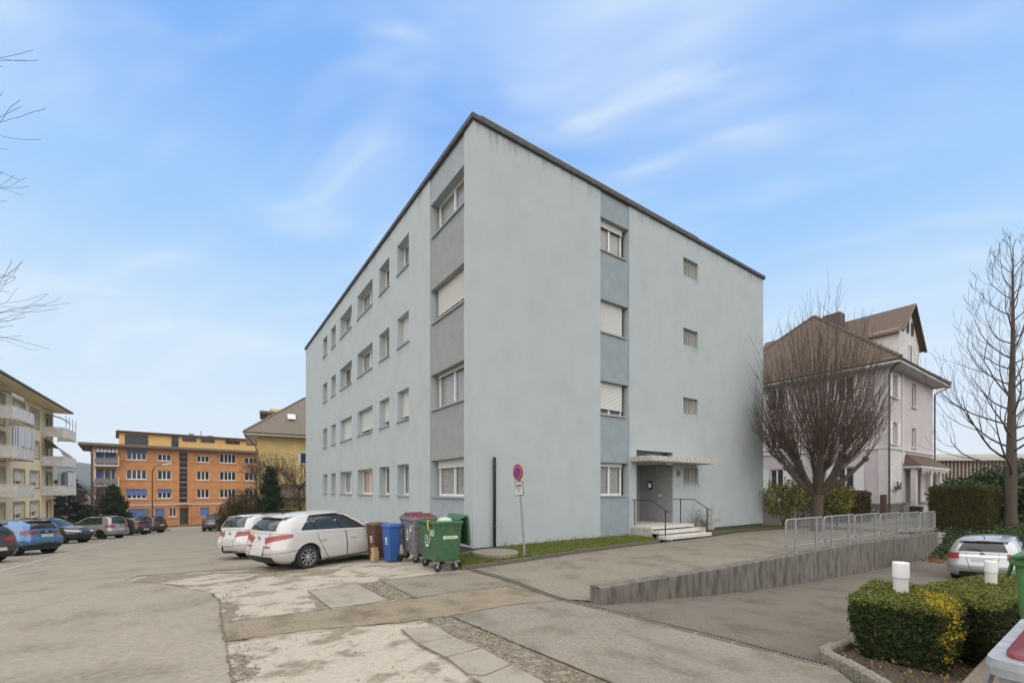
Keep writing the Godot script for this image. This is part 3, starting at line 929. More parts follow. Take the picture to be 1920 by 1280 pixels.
	M.tiles = tile_mat(lin(0.06, 0.04, 0.03), lin(0.17, 0.11, 0.08), 87)
	M.tiles_brown = tile_mat(lin(0.075, 0.052, 0.038), lin(0.18, 0.13, 0.095), 88)
	M.tiles_grey = tile_mat(lin(0.08, 0.065, 0.05), lin(0.26, 0.22, 0.175), 89)
	M.stone = surf(lin(0.1, 0.09, 0.08), lin(0.26, 0.24, 0.21), 90, 0.6, 0.95, 1.0)
	M.wood_slat = surf(lin(0.2, 0.17, 0.13), lin(0.34, 0.29, 0.23), 91, 0.4, 0.9)
	M.shed_white = mt(lin(0.6, 0.58, 0.55), 0.8)
	M.pipe = mt(lin(0.09, 0.065, 0.05), 0.5)
	M.lamp_white = mt(lin(0.78, 0.78, 0.77), 0.3)
	M.red = mt(lin(0.45, 0.02, 0.02), 0.4)
	M.blue = mt(lin(0.02, 0.05, 0.25), 0.4)
	M.print = mt(lin(0.02, 0.02, 0.02), 0.6)
	M.sticker = mt(lin(0.6, 0.62, 0.58), 0.5)
	M.hill = surf(lin(0.035, 0.045, 0.04), lin(0.06, 0.07, 0.06), 95, 0.01, 1.0)

func stain_image(sd: int, most: float) -> ImageTexture:      # rain runs: dirt that hangs from an edge in uneven streaks
	var n := FastNoiseLite.new()
	n.seed = sd; n.frequency = 0.035; n.fractal_octaves = 5; n.fractal_gain = 0.65
	var im := Image.create(512, 128, false, Image.FORMAT_RGBA8)
	for x in 512:
		var s := n.get_noise_2d(x * 1.4, 0.0)
		var len := clampf(0.25 + 0.9 * n.get_noise_2d(x * 0.7, 80.0) + 0.5 * s, 0.04, 1.0)
		for y in 128:
			var t := y / 127.0
			var a := clampf(0.45 + s * 1.6 + 0.35 * n.get_noise_2d(x * 1.5, y * 0.12 + 200.0), 0.0, 1.0) * pow(clampf(1.0 - t / len, 0.0, 1.0), 1.2) * smoothstep(0, 12, x) * smoothstep(511, 499, x)
			im.set_pixel(x, y, Color(0.33, 0.34, 0.32, a * most))
	return ImageTexture.create_from_image(im)

func stain(o: Node3D, F: Transform3D, x0: float, x1: float, y: float, h: float, alt := false) -> void:
	var q := QuadMesh.new()
	q.size = Vector2(x1 - x0, h)
	part("rain_stain", q, M.stain2 if alt else M.stain, o, F * Transform3D(Basis(), Vector3((x0 + x1) / 2, y - h / 2, 0.002)))

func tile_mat(a: Color, b: Color, sd: int) -> StandardMaterial3D:
	var m := surf(a, b, sd, 0.8, 0.95, 0.0, 0.03)
	var im := Image.create(64, 64, false, Image.FORMAT_RGB8)
	for y in 64:
		for x in 64:
			var row := y / 16
			var e := float(y % 16) / 16.0
			var gx := absf(fmod(x + (8.0 if row % 2 else 0.0), 16.0) - 8.0) / 8.0
			var h := e * 0.8 + (0.2 if gx < 0.85 else 0.0)
			im.set_pixel(x, y, Color(h, h, h))
	bump(m, ImageTexture.create_from_image(im), 6.0)
	return m

func ground_mat(sd: int, cols: Array, sc: Vector3, relief := 0.4, freq := 0.0) -> StandardMaterial3D:
	var mid: Color = cols[1]
	var t: NoiseTexture2D
	if freq > 0:
		t = noise_tex(sd, freq, cols, [0.28, 0.5, 0.74], 9, 1024)
	else:      # fine grain, with worn and stained areas laid over it
		t = noise_tex(sd, 0.05, [mid.lerp(cols[0], 0.8), mid, mid.lerp(cols[2], 0.9)], [0.22, 0.5, 0.8], 5, 1024)
	t.noise.fractal_gain = 0.85
	var m := tex(mt(Color.WHITE, 0.95), t, sc)
	m.metallic_specular = 0.3
	bump(m, noise_tex(sd + 200, 0.12, [], [], 4, 512), relief)
	if freq == 0.0:
		m.detail_enabled = true
		m.detail_blend_mode = BaseMaterial3D.BLEND_MODE_MIX
		m.detail_albedo = noise_tex(sd + 300, 0.09, [cols[0].darkened(0.12), cols[0].lerp(mid, 0.3)], [0.2, 0.8], 4, 512)
		m.detail_mask = noise_tex(sd + 400, 0.0035, [Color.BLACK, Color(0.2, 0.2, 0.2), Color(0.95, 0.95, 0.95)], [0.3, 0.5, 0.8], 8, 1024)
		m.detail_mask.noise.fractal_gain = 0.62
	return m

func paint(c: Color, metal := 0.0) -> StandardMaterial3D:
	var m := mt(c, 0.35, metal)
	m.clearcoat_enabled = true
	m.clearcoat = 1.0
	m.clearcoat_roughness = 0.03
	return m

# ---------------------------------------------------------------- sky
func sky_image() -> ImageTexture:
	var w := 1536; var h := 768
	var im := Image.create(w, h, false, Image.FORMAT_RGBF)
	var a := FastNoiseLite.new()
	a.seed = 7; a.frequency = 0.55; a.fractal_octaves = 5; a.noise_type = FastNoiseLite.TYPE_SIMPLEX_SMOOTH
	var b := FastNoiseLite.new()
	b.seed = 12; b.frequency = 1.0; b.fractal_octaves = 4; b.noise_type = FastNoiseLite.TYPE_SIMPLEX_SMOOTH
	var d := FastNoiseLite.new()
	d.seed = 23; d.frequency = 0.3; d.fractal_octaves = 3
	var low_c := Color(0.78, 0.865, 0.965)
	for y in h / 2 + 1:
		var el := (0.5 - (y + 0.5) / h) * PI
		var sy := sin(maxf(el, 0.0))
		var base := Color(0.22, 0.465, 0.955)
		for st in [[0.66, 0.46, Color(0.36, 0.62, 0.985)], [0.47, 0.34, Color(0.49, 0.715, 0.99)], [0.36, 0.24, Color(0.60, 0.785, 0.99)], [0.26, 0.1, Color(0.74, 0.865, 0.99)], [0.13, 0.03, Color(0.85, 0.925, 0.985)]]:
			base = base.lerp(st[2], smoothstep(st[0], st[1], sy))
		for x in w:
			var az := (x + 0.5) / w * TAU
			var p := Vector2(sin(az), -cos(az)) * cos(el) / (sy + 0.16)
			var q := Vector2(p.x * 0.9 + p.y * 0.35, p.y * 0.9 - p.x * 0.35)
			var warp := d.get_noise_2d(p.x * 2.0, p.y * 2.0)
			var veil := a.get_noise_2d(q.x * 0.7 + warp * 0.5, q.y * 1.5 + warp * 0.4)
			var fine := b.get_noise_2d(q.x * 1.3 + warp * 0.5, q.y * 4.5 + warp * 0.7)
			var wisp := b.get_noise_2d(q.x * 2.2 + warp * 0.8 + 40.0, q.y * 7.0 + warp)
			var c := smoothstep(-0.35, 0.6, veil) * 0.42 + smoothstep(-0.2, 0.8, fine + veil * 0.5) * 0.28 + smoothstep(0.2, 0.75, wisp * 0.6 + fine * 0.4 + veil * 0.4) * 0.3
			c *= smoothstep(0.0, 0.12, sy)
			im.set_pixel(x, y, base.lerp(Color(0.74, 0.865, 1.0), clampf(c, 0, 0.8)))
	for y in range(h / 2 + 1, h):
		for x in w: im.set_pixel(x, y, Color(0.3, 0.28, 0.26))
	return ImageTexture.create_from_image(im)

# ---------------------------------------------------------------- street things
func container(called: String, label: String, at: Vector3, turn: float, sx: float, sz: float, col: Material, lid: Material, open: bool, group := "") -> Node3D:
	var o := thing(called, label, "waste container", at, turn, group)
	var b := MB.new()
	var hx := sx / 2; var hz := sz / 2
	b.rr([[0.24, hx * 0.72, hz * 0.78, 0.06], [0.28, hx * 0.8, hz * 0.86, 0.06], [0.75, hx * 0.89, hz * 0.92, 0.06], [1.17, hx * 0.95, hz * 0.955, 0.06]], 4, false)
	if open: b.rr([[1.17, hx * 0.93, hz * 0.94, 0.06], [0.3, hx * 0.78, hz * 0.84, 0.06]], 4, true, false)
	part("body", b, col, o)
	b = MB.new()
	b.rr([[1.15, hx * 0.955, hz * 0.96, 0.06], [1.16, hx * 1.02, hz * 1.0, 0.07], [1.2, hx * 1.03, hz * 1.01, 0.07], [1.235, hx * 1.02, hz * 1.0, 0.07], [1.24, hx * 0.93, hz * 0.94, 0.06]] + ([[1.16, hx * 0.92, hz * 0.93, 0.06]] if open else []), 4, not open, false, false)
	part("rim", b, col, o)
	for i in 9:       # stiffening teeth under the rim, street side
		b = MB.new()
		b.cbox(Vector3(-hx * 0.965, 1.13, lerpf(-hz * 0.85, hz * 0.85, i / 8.0)), Vector3(0.035, 0.05, 0.02), 0.004)
		part("rib", b, col, o)
	if open:
		b = MB.new()
		b.rr([[-0.03, 0.36, hz * 0.93, 0.05], [0.0, 0.38, hz * 0.97, 0.06], [0.025, 0.35, hz * 0.93, 0.05]], 4)
		part("lid", b, lid, o, Transform3D(Basis(Vector3.BACK, -1.5), Vector3(hx + 0.16, 0.98, 0)))
		b = MB.new()
		b.rr([[1.2, 0.08, hz * 0.3, 0.05, hx + 0.05, 0.0], [1.3, 0.07, hz * 0.9, 0.05, hx + 0.1, 0.0], [1.36, 0.05, hz * 0.88, 0.04, hx + 0.13, 0.0]], 4)
		part("lid_hinge", b, lid, o)
		b = MB.new()
		for k in 3:
			b.rr([[1.1, 0.1, 0.12, 0.09], [1.2, 0.2, 0.22, 0.15], [1.29, 0.14, 0.16, 0.12], [1.32, 0.03, 0.03, 0.02]], 4) if k == 0 else null
		part("rubbish_bag", b, M.bag, o, Transform3D(Basis(), Vector3(0.02, 0.0, hz * 0.45)))
	else:
		b = MB.new()
		b.rr([[1.238, hx * 0.93, hz * 0.92, 0.06], [1.262, hx * 0.93, hz * 0.92, 0.06], [1.285, hx * 0.8, hz * 0.82, 0.08], [1.3, hx * 0.78, hz * 0.8, 0.08], [1.325, hx * 0.5, hz * 0.6, 0.1]], 4)
		var l := part("lid", b, lid, o)
		for s in [-1, 1]:
			b = MB.new()
			b.cbox(Vector3(-hx * 0.1, 1.325, s * hz * 0.55), Vector3(sx * 0.7, 0.05, 0.05), 0.015)
			part("lid_rib", b, lid, l)
		b = MB.new()
		b.tube([Vector3(-hx * 0.85, 1.27, -0.18), Vector3(-hx * 0.9, 1.33, -0.16), Vector3(-hx * 0.9, 1.33, 0.16), Vector3(-hx * 0.85, 1.27, 0.18)], 0.016, 8)
		part("lid_handle", b, lid, l)
	for s in [-1, 1]:
		for e in [-1, 1]:
			b = MB.new()      # tipping lug on the short side
			var z: float = s * (hz * 1.0)
			var x: float = e * hx * 0.62
			b.tube([Vector3(x - 0.06, 1.15, z), Vector3(x - 0.055, 1.02, z + s * 0.03), Vector3(x + 0.055, 1.02, z + s * 0.03), Vector3(x + 0.06, 1.15, z)], 0.012, 6)
			part("tipping_lug", b, col, o)
			b = MB.new()
			var cx: float = e * hx * 0.7; var cz: float = s * hz * 0.72
			b.bx(Vector3(cx - 0.07, 0.22, cz - 0.06), Vector3(cx + 0.07, 0.245, cz + 0.06))
			b.box(Vector3(cx - 0.03 * e, 0.16, cz - 0.035), Vector3(0.06, 0.15, 0.008), Basis(Vector3.BACK, 0.3 * e))
			b.box(Vector3(cx - 0.03 * e, 0.16, cz + 0.035), Vector3(0.06, 0.15, 0.008), Basis(Vector3.BACK, 0.3 * e))
			var w := part("castor", b, M.galv, o)
			b = MB.new()
			b.lathe([[0.03, -0.02], [0.085, -0.025], [0.1, -0.012], [0.1, 0.012], [0.085, 0.025], [0.03, 0.02], [0.001, 0.02]], 18, Transform3D(Basis(Vector3.RIGHT, PI / 2), Vector3(cx - 0.05 * e, 0.1, cz)))
			part("castor_wheel", b, M.rubber, w)
	return o

func emblem(o: Node3D, X: Transform3D, r: float, m: Material) -> void:      # printed ring with a sweeping figure
	var b := MB.new()
	b.lathe([[r * 0.86, 0.0], [r * 0.86, 0.002], [r, 0.002], [r, 0.0]], 32, X * Transform3D(Basis(Vector3.RIGHT, PI / 2), Vector3.ZERO), false)
	var pts := []
	for i in 9: pts.append(X * Vector3(sin(i * 0.75) * r * 0.25, lerpf(-0.5, 0.55, i / 8.0) * r, 0.001))
	b.tube(pts, r * 0.06, 4)
	b.tube([X * Vector3(-r * 0.35, -r * 0.45, 0.001), X * Vector3(r * 0.35, -r * 0.5, 0.001)], r * 0.05, 4)
	b.box(X * Vector3(0, -r * 0.85, 0.001), Vector3(r * 0.9, r * 0.3, 0.004), X.basis)
	part("emblem", b, m, o)

func letters(s: String, h: float, m: Material, o: Node, X: Transform3D, called := "lettering") -> void:
	var t := TextMesh.new()
	var f := SystemFont.new()
	f.font_names = PackedStringArray(["Droid Sans"])
	f.font_weight = 700
	t.font = f
	t.text = s
	t.font_size = 32
	t.pixel_size = h / 23.0
	t.depth = 0.004
	part(called, t, m, o, X)

func wheelie(called: String, label: String, at: Vector3, turn: float, w: float, d: float, h: float, col: Material, num: Material) -> void:
	var o := thing(called, label, "wheelie bin", at, turn)
	var b := MB.new()
	b.rr([[0.03, w * 0.38, d * 0.36, 0.05], [h * 0.5, w * 0.43, d * 0.42, 0.05], [h - 0.09, w * 0.48, d * 0.47, 0.05]], 4)
	part("body", b, col, o)
	b = MB.new()
	b.rr([[h - 0.11, w * 0.49, d * 0.48, 0.05], [h - 0.1, w * 0.53, d * 0.52, 0.05], [h - 0.05, w * 0.53, d * 0.52, 0.05], [h - 0.01, w * 0.47, d * 0.47, 0.07], [h, w * 0.3, d * 0.3, 0.08]], 4)
	part("lid", b, col, o)
	for s in [-1, 1]:
		b = MB.new()
		b.lathe([[0.02, -0.03], [0.09, -0.03], [0.1, 0.0], [0.09, 0.03], [0.02, 0.03]], 16, Transform3D(Basis(Vector3.RIGHT, PI / 2), Vector3(w * 0.38, 0.1, s * d * 0.42)))
		part("bin_wheel", b, M.rubber, o)
	b = MB.new()
	b.tube([Vector3(w * 0.5, h - 0.08, -d * 0.4), Vector3(w * 0.62, h - 0.03, -d * 0.38), Vector3(w * 0.62, h - 0.03, d * 0.38), Vector3(w * 0.5, h - 0.08, d * 0.4)], 0.014, 6)
	part("handle", b, col, o)
	b = MB.new()
	b.cbox(Vector3(-w * 0.44, h * 0.55, d * 0.12), Vector3(0.012, 0.2, 0.1), 0.003, Basis(Vector3.BACK, 0.06))
	var st := part("sticker", b, num, o)
	b = MB.new()
	for i in 4: b.box(Vector3(-w * 0.44 - 0.007, h * 0.55 + 0.06 - i * 0.04, d * 0.12), Vector3(0.003, 0.022, 0.05), Basis(Vector3.BACK, 0.06))
	part("print", b, M.print, st)

func conifer(called: String, label: String, at: Vector3, h: float, r: float, cols: Array, n: int, group := "", sparse := 0.0) -> void:
	var o := thing(called, label, "conifer", at, 0.0, group)
	var b := MB.new()
	b.tube([Vector3(0, -0.1, 0), Vector3(0, h * 0.5, 0), Vector3(0, h, 0)], [h * 0.022, h * 0.014, 0.01], 6)
	part("trunk", b, M.bark, o)
	var xs := []; var cs := []
	b = MB.new()
	var nb := int(h * 9)
	for i in nb:
		var t := (i + rng.randf()) / nb
		var y := lerpf(0.08, 0.98, t) * h
		var L := r * pow(1.0 - t, 0.8) * rng.randf_range(0.65, 1.1) + 0.1
		var a := i * 2.4 + rng.randf() * 0.6
		var d := Vector3(cos(a), rng.randf_range(-0.12, 0.25), sin(a))
		b.tube([Vector3(0, y, 0), Vector3(0, y, 0) + d * L], [0.02, 0.005], 3, false)
		var m := int(n / float(nb) * (L / r) * 2.0)
		for j in m:
			var s := sqrt(rng.randf_range(0.02 + sparse, 1.0))
			var p := Vector3(0, y, 0) + d * L * s + Vector3(rng.randfn(0, 0.1), rng.randfn(0, 0.06) - 0.08 * s, rng.randfn(0, 0.1)) * (0.6 + L * 0.4)
			xs.append(Transform3D(rbasis(rng.randf_range(0.7, 1.4)), p))
			cs.append(tone(cols))
	part("limbs", b, M.twig, o).set_meta("kind", "stuff")
	scatter("crown", o, leaf_mesh(7, 0.17, 3), M.leaf, xs, cs)

func bush(called: String, label: String, cat: String, at: Vector3, blobs: Array, n: int, leaf: ArrayMesh, cols: Array, sc := 1.0, stems := true, turn := 0.0) -> void:      # blobs: [x, y, z, rx, ry, rz]
	var o := thing(called, label, cat, at, turn)
	var xs := []; var cs := []
	var tot := 0.0
	for q in blobs: tot += q[3] * q[4] * q[5]
	var b := MB.new()
	for q in blobs:
		var c := Vector3(q[0], q[1], q[2])
		for i in int(n * q[3] * q[4] * q[5] / tot):
			var d := Vector3(rng.randfn(0, 1), rng.randfn(0, 1), rng.randfn(0, 1)).normalized()
			var k := pow(rng.randf(), 0.33) * (1.0 + 0.18 * sin(d.x * 5 + q[0]) * cos(d.y * 6 + d.z * 5))
			xs.append(Transform3D(rbasis(rng.randf_range(0.6, 1.3) * sc), c + Vector3(d.x * q[3], d.y * q[4], d.z * q[5]) * k))
			cs.append(tone(cols, 0.35))
		if stems:
			for i in 5:
				var e := Vector3(rng.randf_range(-1, 1) * q[3], rng.randf_range(-0.2, 0.8) * q[4], rng.randf_range(-1, 1) * q[5]) * 0.8
				b.tube([Vector3(q[0] * 0.5, 0, q[2] * 0.5), (c + Vector3(q[0] * 0.5, 0, q[2] * 0.5)) * 0.5 + e * 0.3, c + e], [0.03, 0.02, 0.006], 4, false)
	if stems: part("stems", b, M.twig, o).set_meta("kind", "stuff")
	scatter("foliage", o, leaf, M.leaf, xs, cs)

# ---------------------------------------------------------------- the scene
func _ready() -> void:
	rng.seed = 4711
	var cam := Camera3D.new()
	cam.name = "camera"
	cam.projection = Camera3D.PROJECTION_FRUSTUM
	cam.near = 0.1
	cam.far = 4000.0
	cam.size = 0.1 * 1280.0 / 829.0
	cam.frustum_offset = Vector2(0, 0.1 * 278.0 / 829.0)
	cam.position = Vector3(0, 2.0, 0)
	add_child(cam)
	cam.current = true
	var env := Environment.new()
	env.background_mode = Environment.BG_SKY
	env.sky = Sky.new()
	var sm := PanoramaSkyMaterial.new()
	sm.panorama = sky_image()
	sm.energy_multiplier = 1.0 / EXPO
	env.sky.sky_material = sm
	env.tonemap_mode = Environment.TONE_MAPPER_LINEAR
	env.tonemap_exposure = EXPO
	env.sdfgi_enabled = true
	env.ssao_enabled = true
	env.ssil_enabled = true
	env.fog_enabled = true
	env.fog_density = 0.0003
	env.fog_light_color = Color(0.86, 0.9, 0.95)
	var we := WorldEnvironment.new()
	we.environment = env
	we.name = "world_environment"
	add_child(we)
	var sun := DirectionalLight3D.new()
	sun.name = "sun"
	sun.light_energy = 0.5
	sun.light_color = Color(1.0, 0.925, 0.81)
	sun.light_angular_distance = 130.0
	sun.shadow_enabled = true
	add_child(sun)
	sun.look_at_from_position(Vector3(-3, 60, 27), Vector3.ZERO)
	materials()
	M.bag = mt(lin(0.42, 0.52, 0.38), 0.35)
	ground()
	block()
	entrance()
	retaining_wall()
	pink_house()
	cream_block()
	orange_block()
	yellow_house()
	backdrop()
	bins()
	parked_cars()
	street_furniture()
	planting()

func ground() -> void:
	var far := 1500.0
	struct("ground", sheet([[-60, -40], [-1.0, -40], [-1.0, 110], [-60, 110]], -0.05, H, 10.0), M.earth)
	struct("ground", sheet([[-far, -far], [-60, -far], [-60, far], [-far, far]], -0.6, H, 300.0), M.moss)
	struct("ground", sheet([[-60, 110], [far, 110], [far, far], [-60, far]], -3.8, func(_x, _z): return 0.0, 300.0), M.moss)
	struct("ground", sheet([[-60, -far], [far, -far], [far, -40], [-60, -40]], -1.6, func(_x, _z): return 0.0, 300.0), M.moss)
	struct("ground", sheet([[-1.0, -5.8], [110, -5.8], [110, 110], [-1.0, 110]], -0.03, H, 6.0), M.earth)
	struct("ground", sheet([[110, -40], [far, -40], [far, 110], [110, 110]], 0.0, func(_x, _z): return 0.1, 200.0), M.moss)
	struct("ground", sheet([[-1.0, -40], [110, -40], [110, -5.8], [-1.0, -5.8]], -0.06, func(x, _z): return drive(x), 5.0), M.earth)
	# street and car park
	struct("street", sheet([[-11.7, -40], [-6.3, -40], [-6.56, -6.38], [-6.55, -5.28], [-6.57, -3.78], [-6.55, -2.21], [-6.68, -1.47], [-7.26, -0.25], [-8.28, 1.48], [-8.1, 2.41], [-6.58, 2.08], [-5.9, 1.7], [-5.9, 75], [-11.7, 75]], 0.0, H, 4.0), M.road)
	struct("car_park", sheet([[-19.3, -40], [-11.7, -40], [-11.7, 75], [-19.3, 75]], -0.004, H, 4.0), M.parking)
	struct("car_park", sheet([[-5.9, 1.9], [0.2, 1.9], [0.2, 60], [-5.9, 60]], -0.002, H, 3.0), M.parking)
	struct("side_street", sheet([[-6.0, 60], [6, 60], [6, 76], [-6.0, 75]], -0.001, H, 4.0), M.road)
	struct("apron", sheet([[-6.6, -14], [-1.0, -14], [-1.0, -1.9], [0.1, -0.5], [0.1, 2.0], [-8.3, 2.5], [-8.4, 1.4], [-7.3, -0.3], [-6.62, -1.5]], -0.012, H, 0.6), M.apron)
	struct("drive_apron", sheet([[-3.58, -5.52], [-1.14, -5.46], [-1.05, -5.75], [-0.6, -9.65], [-1.2, -10.2], [-2.2, -14.5], [-3.6, -14.5], [-3.33, -8.64]], 0.006, func(x, z): return H(x, z) if x < -0.7 else drive(x), 0.4), M.drive)
	struct("lower_drive", sheet([[-1.06, -5.6], [-0.6, -9.62], [-0.2, -9.4], [9, -9.6], [9, -11.2], [24, -11.2], [24, -5.6]], 0.0, func(x, _z): return drive(x), 2.0), M.lower)
	struct("entrance_lane", sheet([[-1.4, -2.1], [3.3, -2.05], [6.8, -1.85], [10.6, -1.75], [13, -1.4], [36, -0.9], [36, -5.75], [-0.75, -5.75], [-1.1, -5.3]], 0.0, func(x, z): return lane(x) + dip(x, z), 0.6), M.lane)
	struct("asphalt_patch", sheet([[-5.11, -2.34], [-4.12, -2.19], [-4.05, -3.91], [-5.03, -4.09]], 0.008, H, 5.0, 0.03), M.slab)
	struct("asphalt_patch", sheet([[-3.62, -2.13], [-1.42, -2.3], [-1.3, -4.1], [-3.57, -4.05]], 0.008, H, 5.0, 0.03), M.lane)
	struct("rubble_patch", sheet([[-4.11, -2.19], [-3.63, -2.14], [-3.58, -4.04], [-4.04, -3.92]], -0.004, H, 5.0), M.gravel)
	struct("trench_fill", sheet([[-6.56, -3.82], [-5.9, -3.86], [-5.2, -3.96], [-4.4, -4.0], [-3.57, -4.08], [-2.5, -4.14], [-1.35, -4.15], [-1.24, -4.78], [-1.14, -5.42], [-2.4, -5.5], [-3.58, -5.5], [-4.3, -5.38], [-4.73, -5.25], [-5.5, -4.95], [-6.57, -4.86]], -0.004, H, 0.5), M.trench)
	struct("gravel_strip", sheet([[-4.05, -5.35], [-3.58, -5.53], [-3.33, -8.64], [-3.5, -14.4], [-4.2, -14.4], [-3.9, -8.2], [-3.97, -6.4], [-3.99, -5.8]], -0.006, H, 5.0), M.gravel)
	var st := thing("slab_path", "row of large pale paving slabs with cracked edges beside the gravel strip", "paving", T.origin)
	for q in [[[-4.46, -5.72], [-4.0, -5.82], [-4.02, -6.46], [-4.5, -6.38]], [[-4.5, -6.41], [-4.02, -6.49], [-3.93, -7.0], [-4.2, -7.04], [-4.42, -7.03]], [[-4.41, -7.06], [-3.92, -7.04], [-3.91, -7.66], [-4.3, -7.74], [-4.44, -7.6]], [[-4.43, -7.8], [-3.91, -7.69], [-3.9, -8.5], [-4.42, -8.5]], [[-4.44, -8.53], [-3.9, -8.53], [-3.95, -9.3], [-4.45, -9.3]], [[-4.45, -9.33], [-3.95, -9.33], [-4.0, -10.1], [-4.5, -10.1]]]:
		part("slab", sheet(q, 0.012 + rng.randf() * 0.006, H, 5.0, 0.04), M.slab, st)
	# dirt and moss gathered along the joints of the paving
	for l in [[[-6.5, -9.5], [-6.55, -5.28], [-6.57, -3.78], [-6.55, -2.21], [-6.68, -1.47], [-7.26, -0.25], [-8.28, 1.48]], [[-8.2, 2.38], [-6.58, 2.06], [-5.9, 1.75]], [[-1.14, -5.47], [-3.58, -5.53], [-3.33, -8.64], [-3.4, -11.0]], [[-3.57, -4.06], [-3.6, -2.15], [-1.45, -2.3]], [[-5.11, -2.33], [-5.03, -4.09]], [[-4.12, -2.19], [-4.05, -3.9]], [[-5.11, -2.34], [-4.12, -2.19]], [[-6.56, -3.83], [-5.2, -3.97], [-3.57, -4.09], [-1.35, -4.16]], [[-6.57, -4.87], [-4.73, -5.26], [-3.58, -5.52]], [[-4.47, -5.7], [-4.52, -6.4], [-4.43, -7.05], [-4.45, -7.7], [-4.45, -8.5], [-4.47, -9.3]]]:
		var left := []; var right := []
		for i in l.size() - 1:
			var p := Vector2(l[i][0], l[i][1]); var q := Vector2(l[i + 1][0], l[i + 1][1])
			var nn := (q - p).orthogonal().normalized()
			var cnt := maxi(2, int((q - p).length() / 0.08))
			for j in cnt:
				var m := p.lerp(q, float(j) / cnt)
				var wd := 0.004 + 0.022 * pow(rng.randf(), 4.0)
				var e := m + nn * wd; var f := m - nn * (0.004 + 0.035 * pow(rng.randf(), 4.0))
				left.append([e.x, e.y]); right.append([f.x, f.y])
		right.reverse()
		struct("joint_dirt", sheet(left + right, 0.0125, H, 0.5), M.joint)
	# ragged patches of dirt and moss worn into the apron
	for l in [[[-8.19, 1.34], [-7.95, 2.3], [-6.59, 1.71], [-5.71, 1.0], [-5.33, 0.13], [-5.94, -0.51], [-6.43, -0.44], [-6.8, -0.57], [-7.26, -0.19]], [[-5.48, 0.93], [-4.76, 0.81], [-4.43, -0.15], [-3.93, -0.15], [-4.45, -0.81], [-5.39, -0.31]], [[-6.55, -2.35], [-6.34, -2.59], [-6.33, -3.41], [-6.43, -3.78], [-6.56, -3.8]], [[-5.85, -2.74], [-5.48, -2.52], [-5.16, -2.7], [-5.26, -3.15], [-5.74, -3.18]], [[-5.12, -2.87], [-5.1, -2.77], [-5.04, -3.9], [-5.3, -3.9]], [[-6.04, -5.68], [-5.55, -5.7], [-4.93, -5.68], [-4.56, -5.71], [-4.56, -6.1], [-5.04, -6.06], [-5.61, -5.98]], [[-5.6, -6.98], [-5.17, -6.66], [-4.79, -6.69], [-4.64, -5.92], [-4.51, -6.52], [-4.44, -7.27], [-4.48, -7.83], [-5.35, -7.23]], [[-6.53, -5.41], [-6.32, -5.65], [-6.32, -6.23], [-6.54, -6.4]], [[-6.21, -3.11], [-5.98, -3.15], [-5.93, -3.43], [-6.15, -3.39]]]:
		var pts := []
		var nz := FastNoiseLite.new()
		nz.seed = int(absf(l[0][0] * 100)); nz.frequency = 2.2; nz.fractal_octaves = 4
		for i in l.size():
			var p := Vector2(l[i][0], l[i][1]); var q := Vector2(l[(i + 1) % l.size()][0], l[(i + 1) % l.size()][1])
			var cnt := maxi(2, int((q - p).length() / 0.05))
			for j in cnt:
				var m := p.lerp(q, float(j) / cnt)
				m += (q - p).orthogonal().normalized() * 0.16 * nz.get_noise_2dv(m)
				pts.append([m.x, m.y])
		var pp := PackedVector2Array()
		for q in pts: pp.append(Vector2(q[0], q[1]))
		if Geometry2D.triangulate_polygon(pp).size() > 0: struct("dirt_patch", sheet(pts, -0.009, H, 60.0), M.dirt)
	# loose chippings lying on the rubble and gravel
	var xs := []; var cs := []
	for i in 2600:
		var p := Vector2(rng.randf_range(-4.05, -3.45), rng.randf_range(-10.5, -5.4))
		if i % 5 == 0: p = Vector2(rng.randf_range(-4.08, -3.62), rng.randf_range(-4.0, -2.2))
		if i % 5 == 1: p = Vector2(rng.randf_range(-6.5, -1.2), rng.randfn(-6.4, 1.8))
		if i % 5 == 2: p = Vector2(-6.5 + absf(rng.randfn(0, 0.12)), rng.randf_range(-9, -1.5))
		xs.append(Transform3D(rbasis(rng.randf_range(0.3, 1.2)), T * Vector3(p.x, 0.002, -p.y)))
		var g := rng.randf_range(0.16, 0.4)
		cs.append(Color(g, g * 0.92, g * 0.76))
	var b := MB.new()
	b.rr([[-0.004, 0.008, 0.006, 0.003], [0.004, 0.01, 0.008, 0.004], [0.008, 0.005, 0.004, 0.002]], 1, true, true, false)
	var cm := mt(Color.WHITE, 0.95)
	cm.vertex_color_use_as_albedo = true
	scatter("chippings", self, b.mesh(), cm, xs, cs, true)
	# car park line and bay lines
	for q in [[-11.75, -20, -11.58, 60]]:
		struct("road_marking", sheet([[q[0], q[1]], [q[2], q[1]], [q[2], q[3]], [q[0], q[3]]], 0.005, H, 4.0), M.line)
	for i in 9:
		var w0 := 7.5 + i * 3.05
		var a := Vector2(-11.8, w0); var d := Vector2(-0.82, 0.572)
		var nn := Vector2(0.572, 0.82) * 0.05
		var e := a + d * 4.8
		struct("road_marking", sheet([[a.x - nn.x, a.y - nn.y], [a.x + nn.x, a.y + nn.y], [e.x + nn.x, e.y + nn.y], [e.x - nn.x, e.y - nn.y]], 0.004, H, 6.0), M.line)
	# grass strip along the entrance wall
	struct("grass_bed", sheet([[-1.45, -1.98], [-1.0, -2.02], [0.7, -2.04], [3.3, -1.92], [6.6, -1.72], [7.2, -1.2], [7.2, 0.0], [-0.05, 0.0], [-0.9, -0.5]], 0.1, func(x, z): return lane(x) * 0.6 + clampf((2.0 + z * -1.0) * 0.02, 0, 0.05), 1.0, 0.2), M.moss)
	xs = []; cs = []
	var gc := [Color(0.12, 0.17, 0.03), Color(0.17, 0.21, 0.045), Color(0.24, 0.23, 0.08), Color(0.085, 0.13, 0.025)]
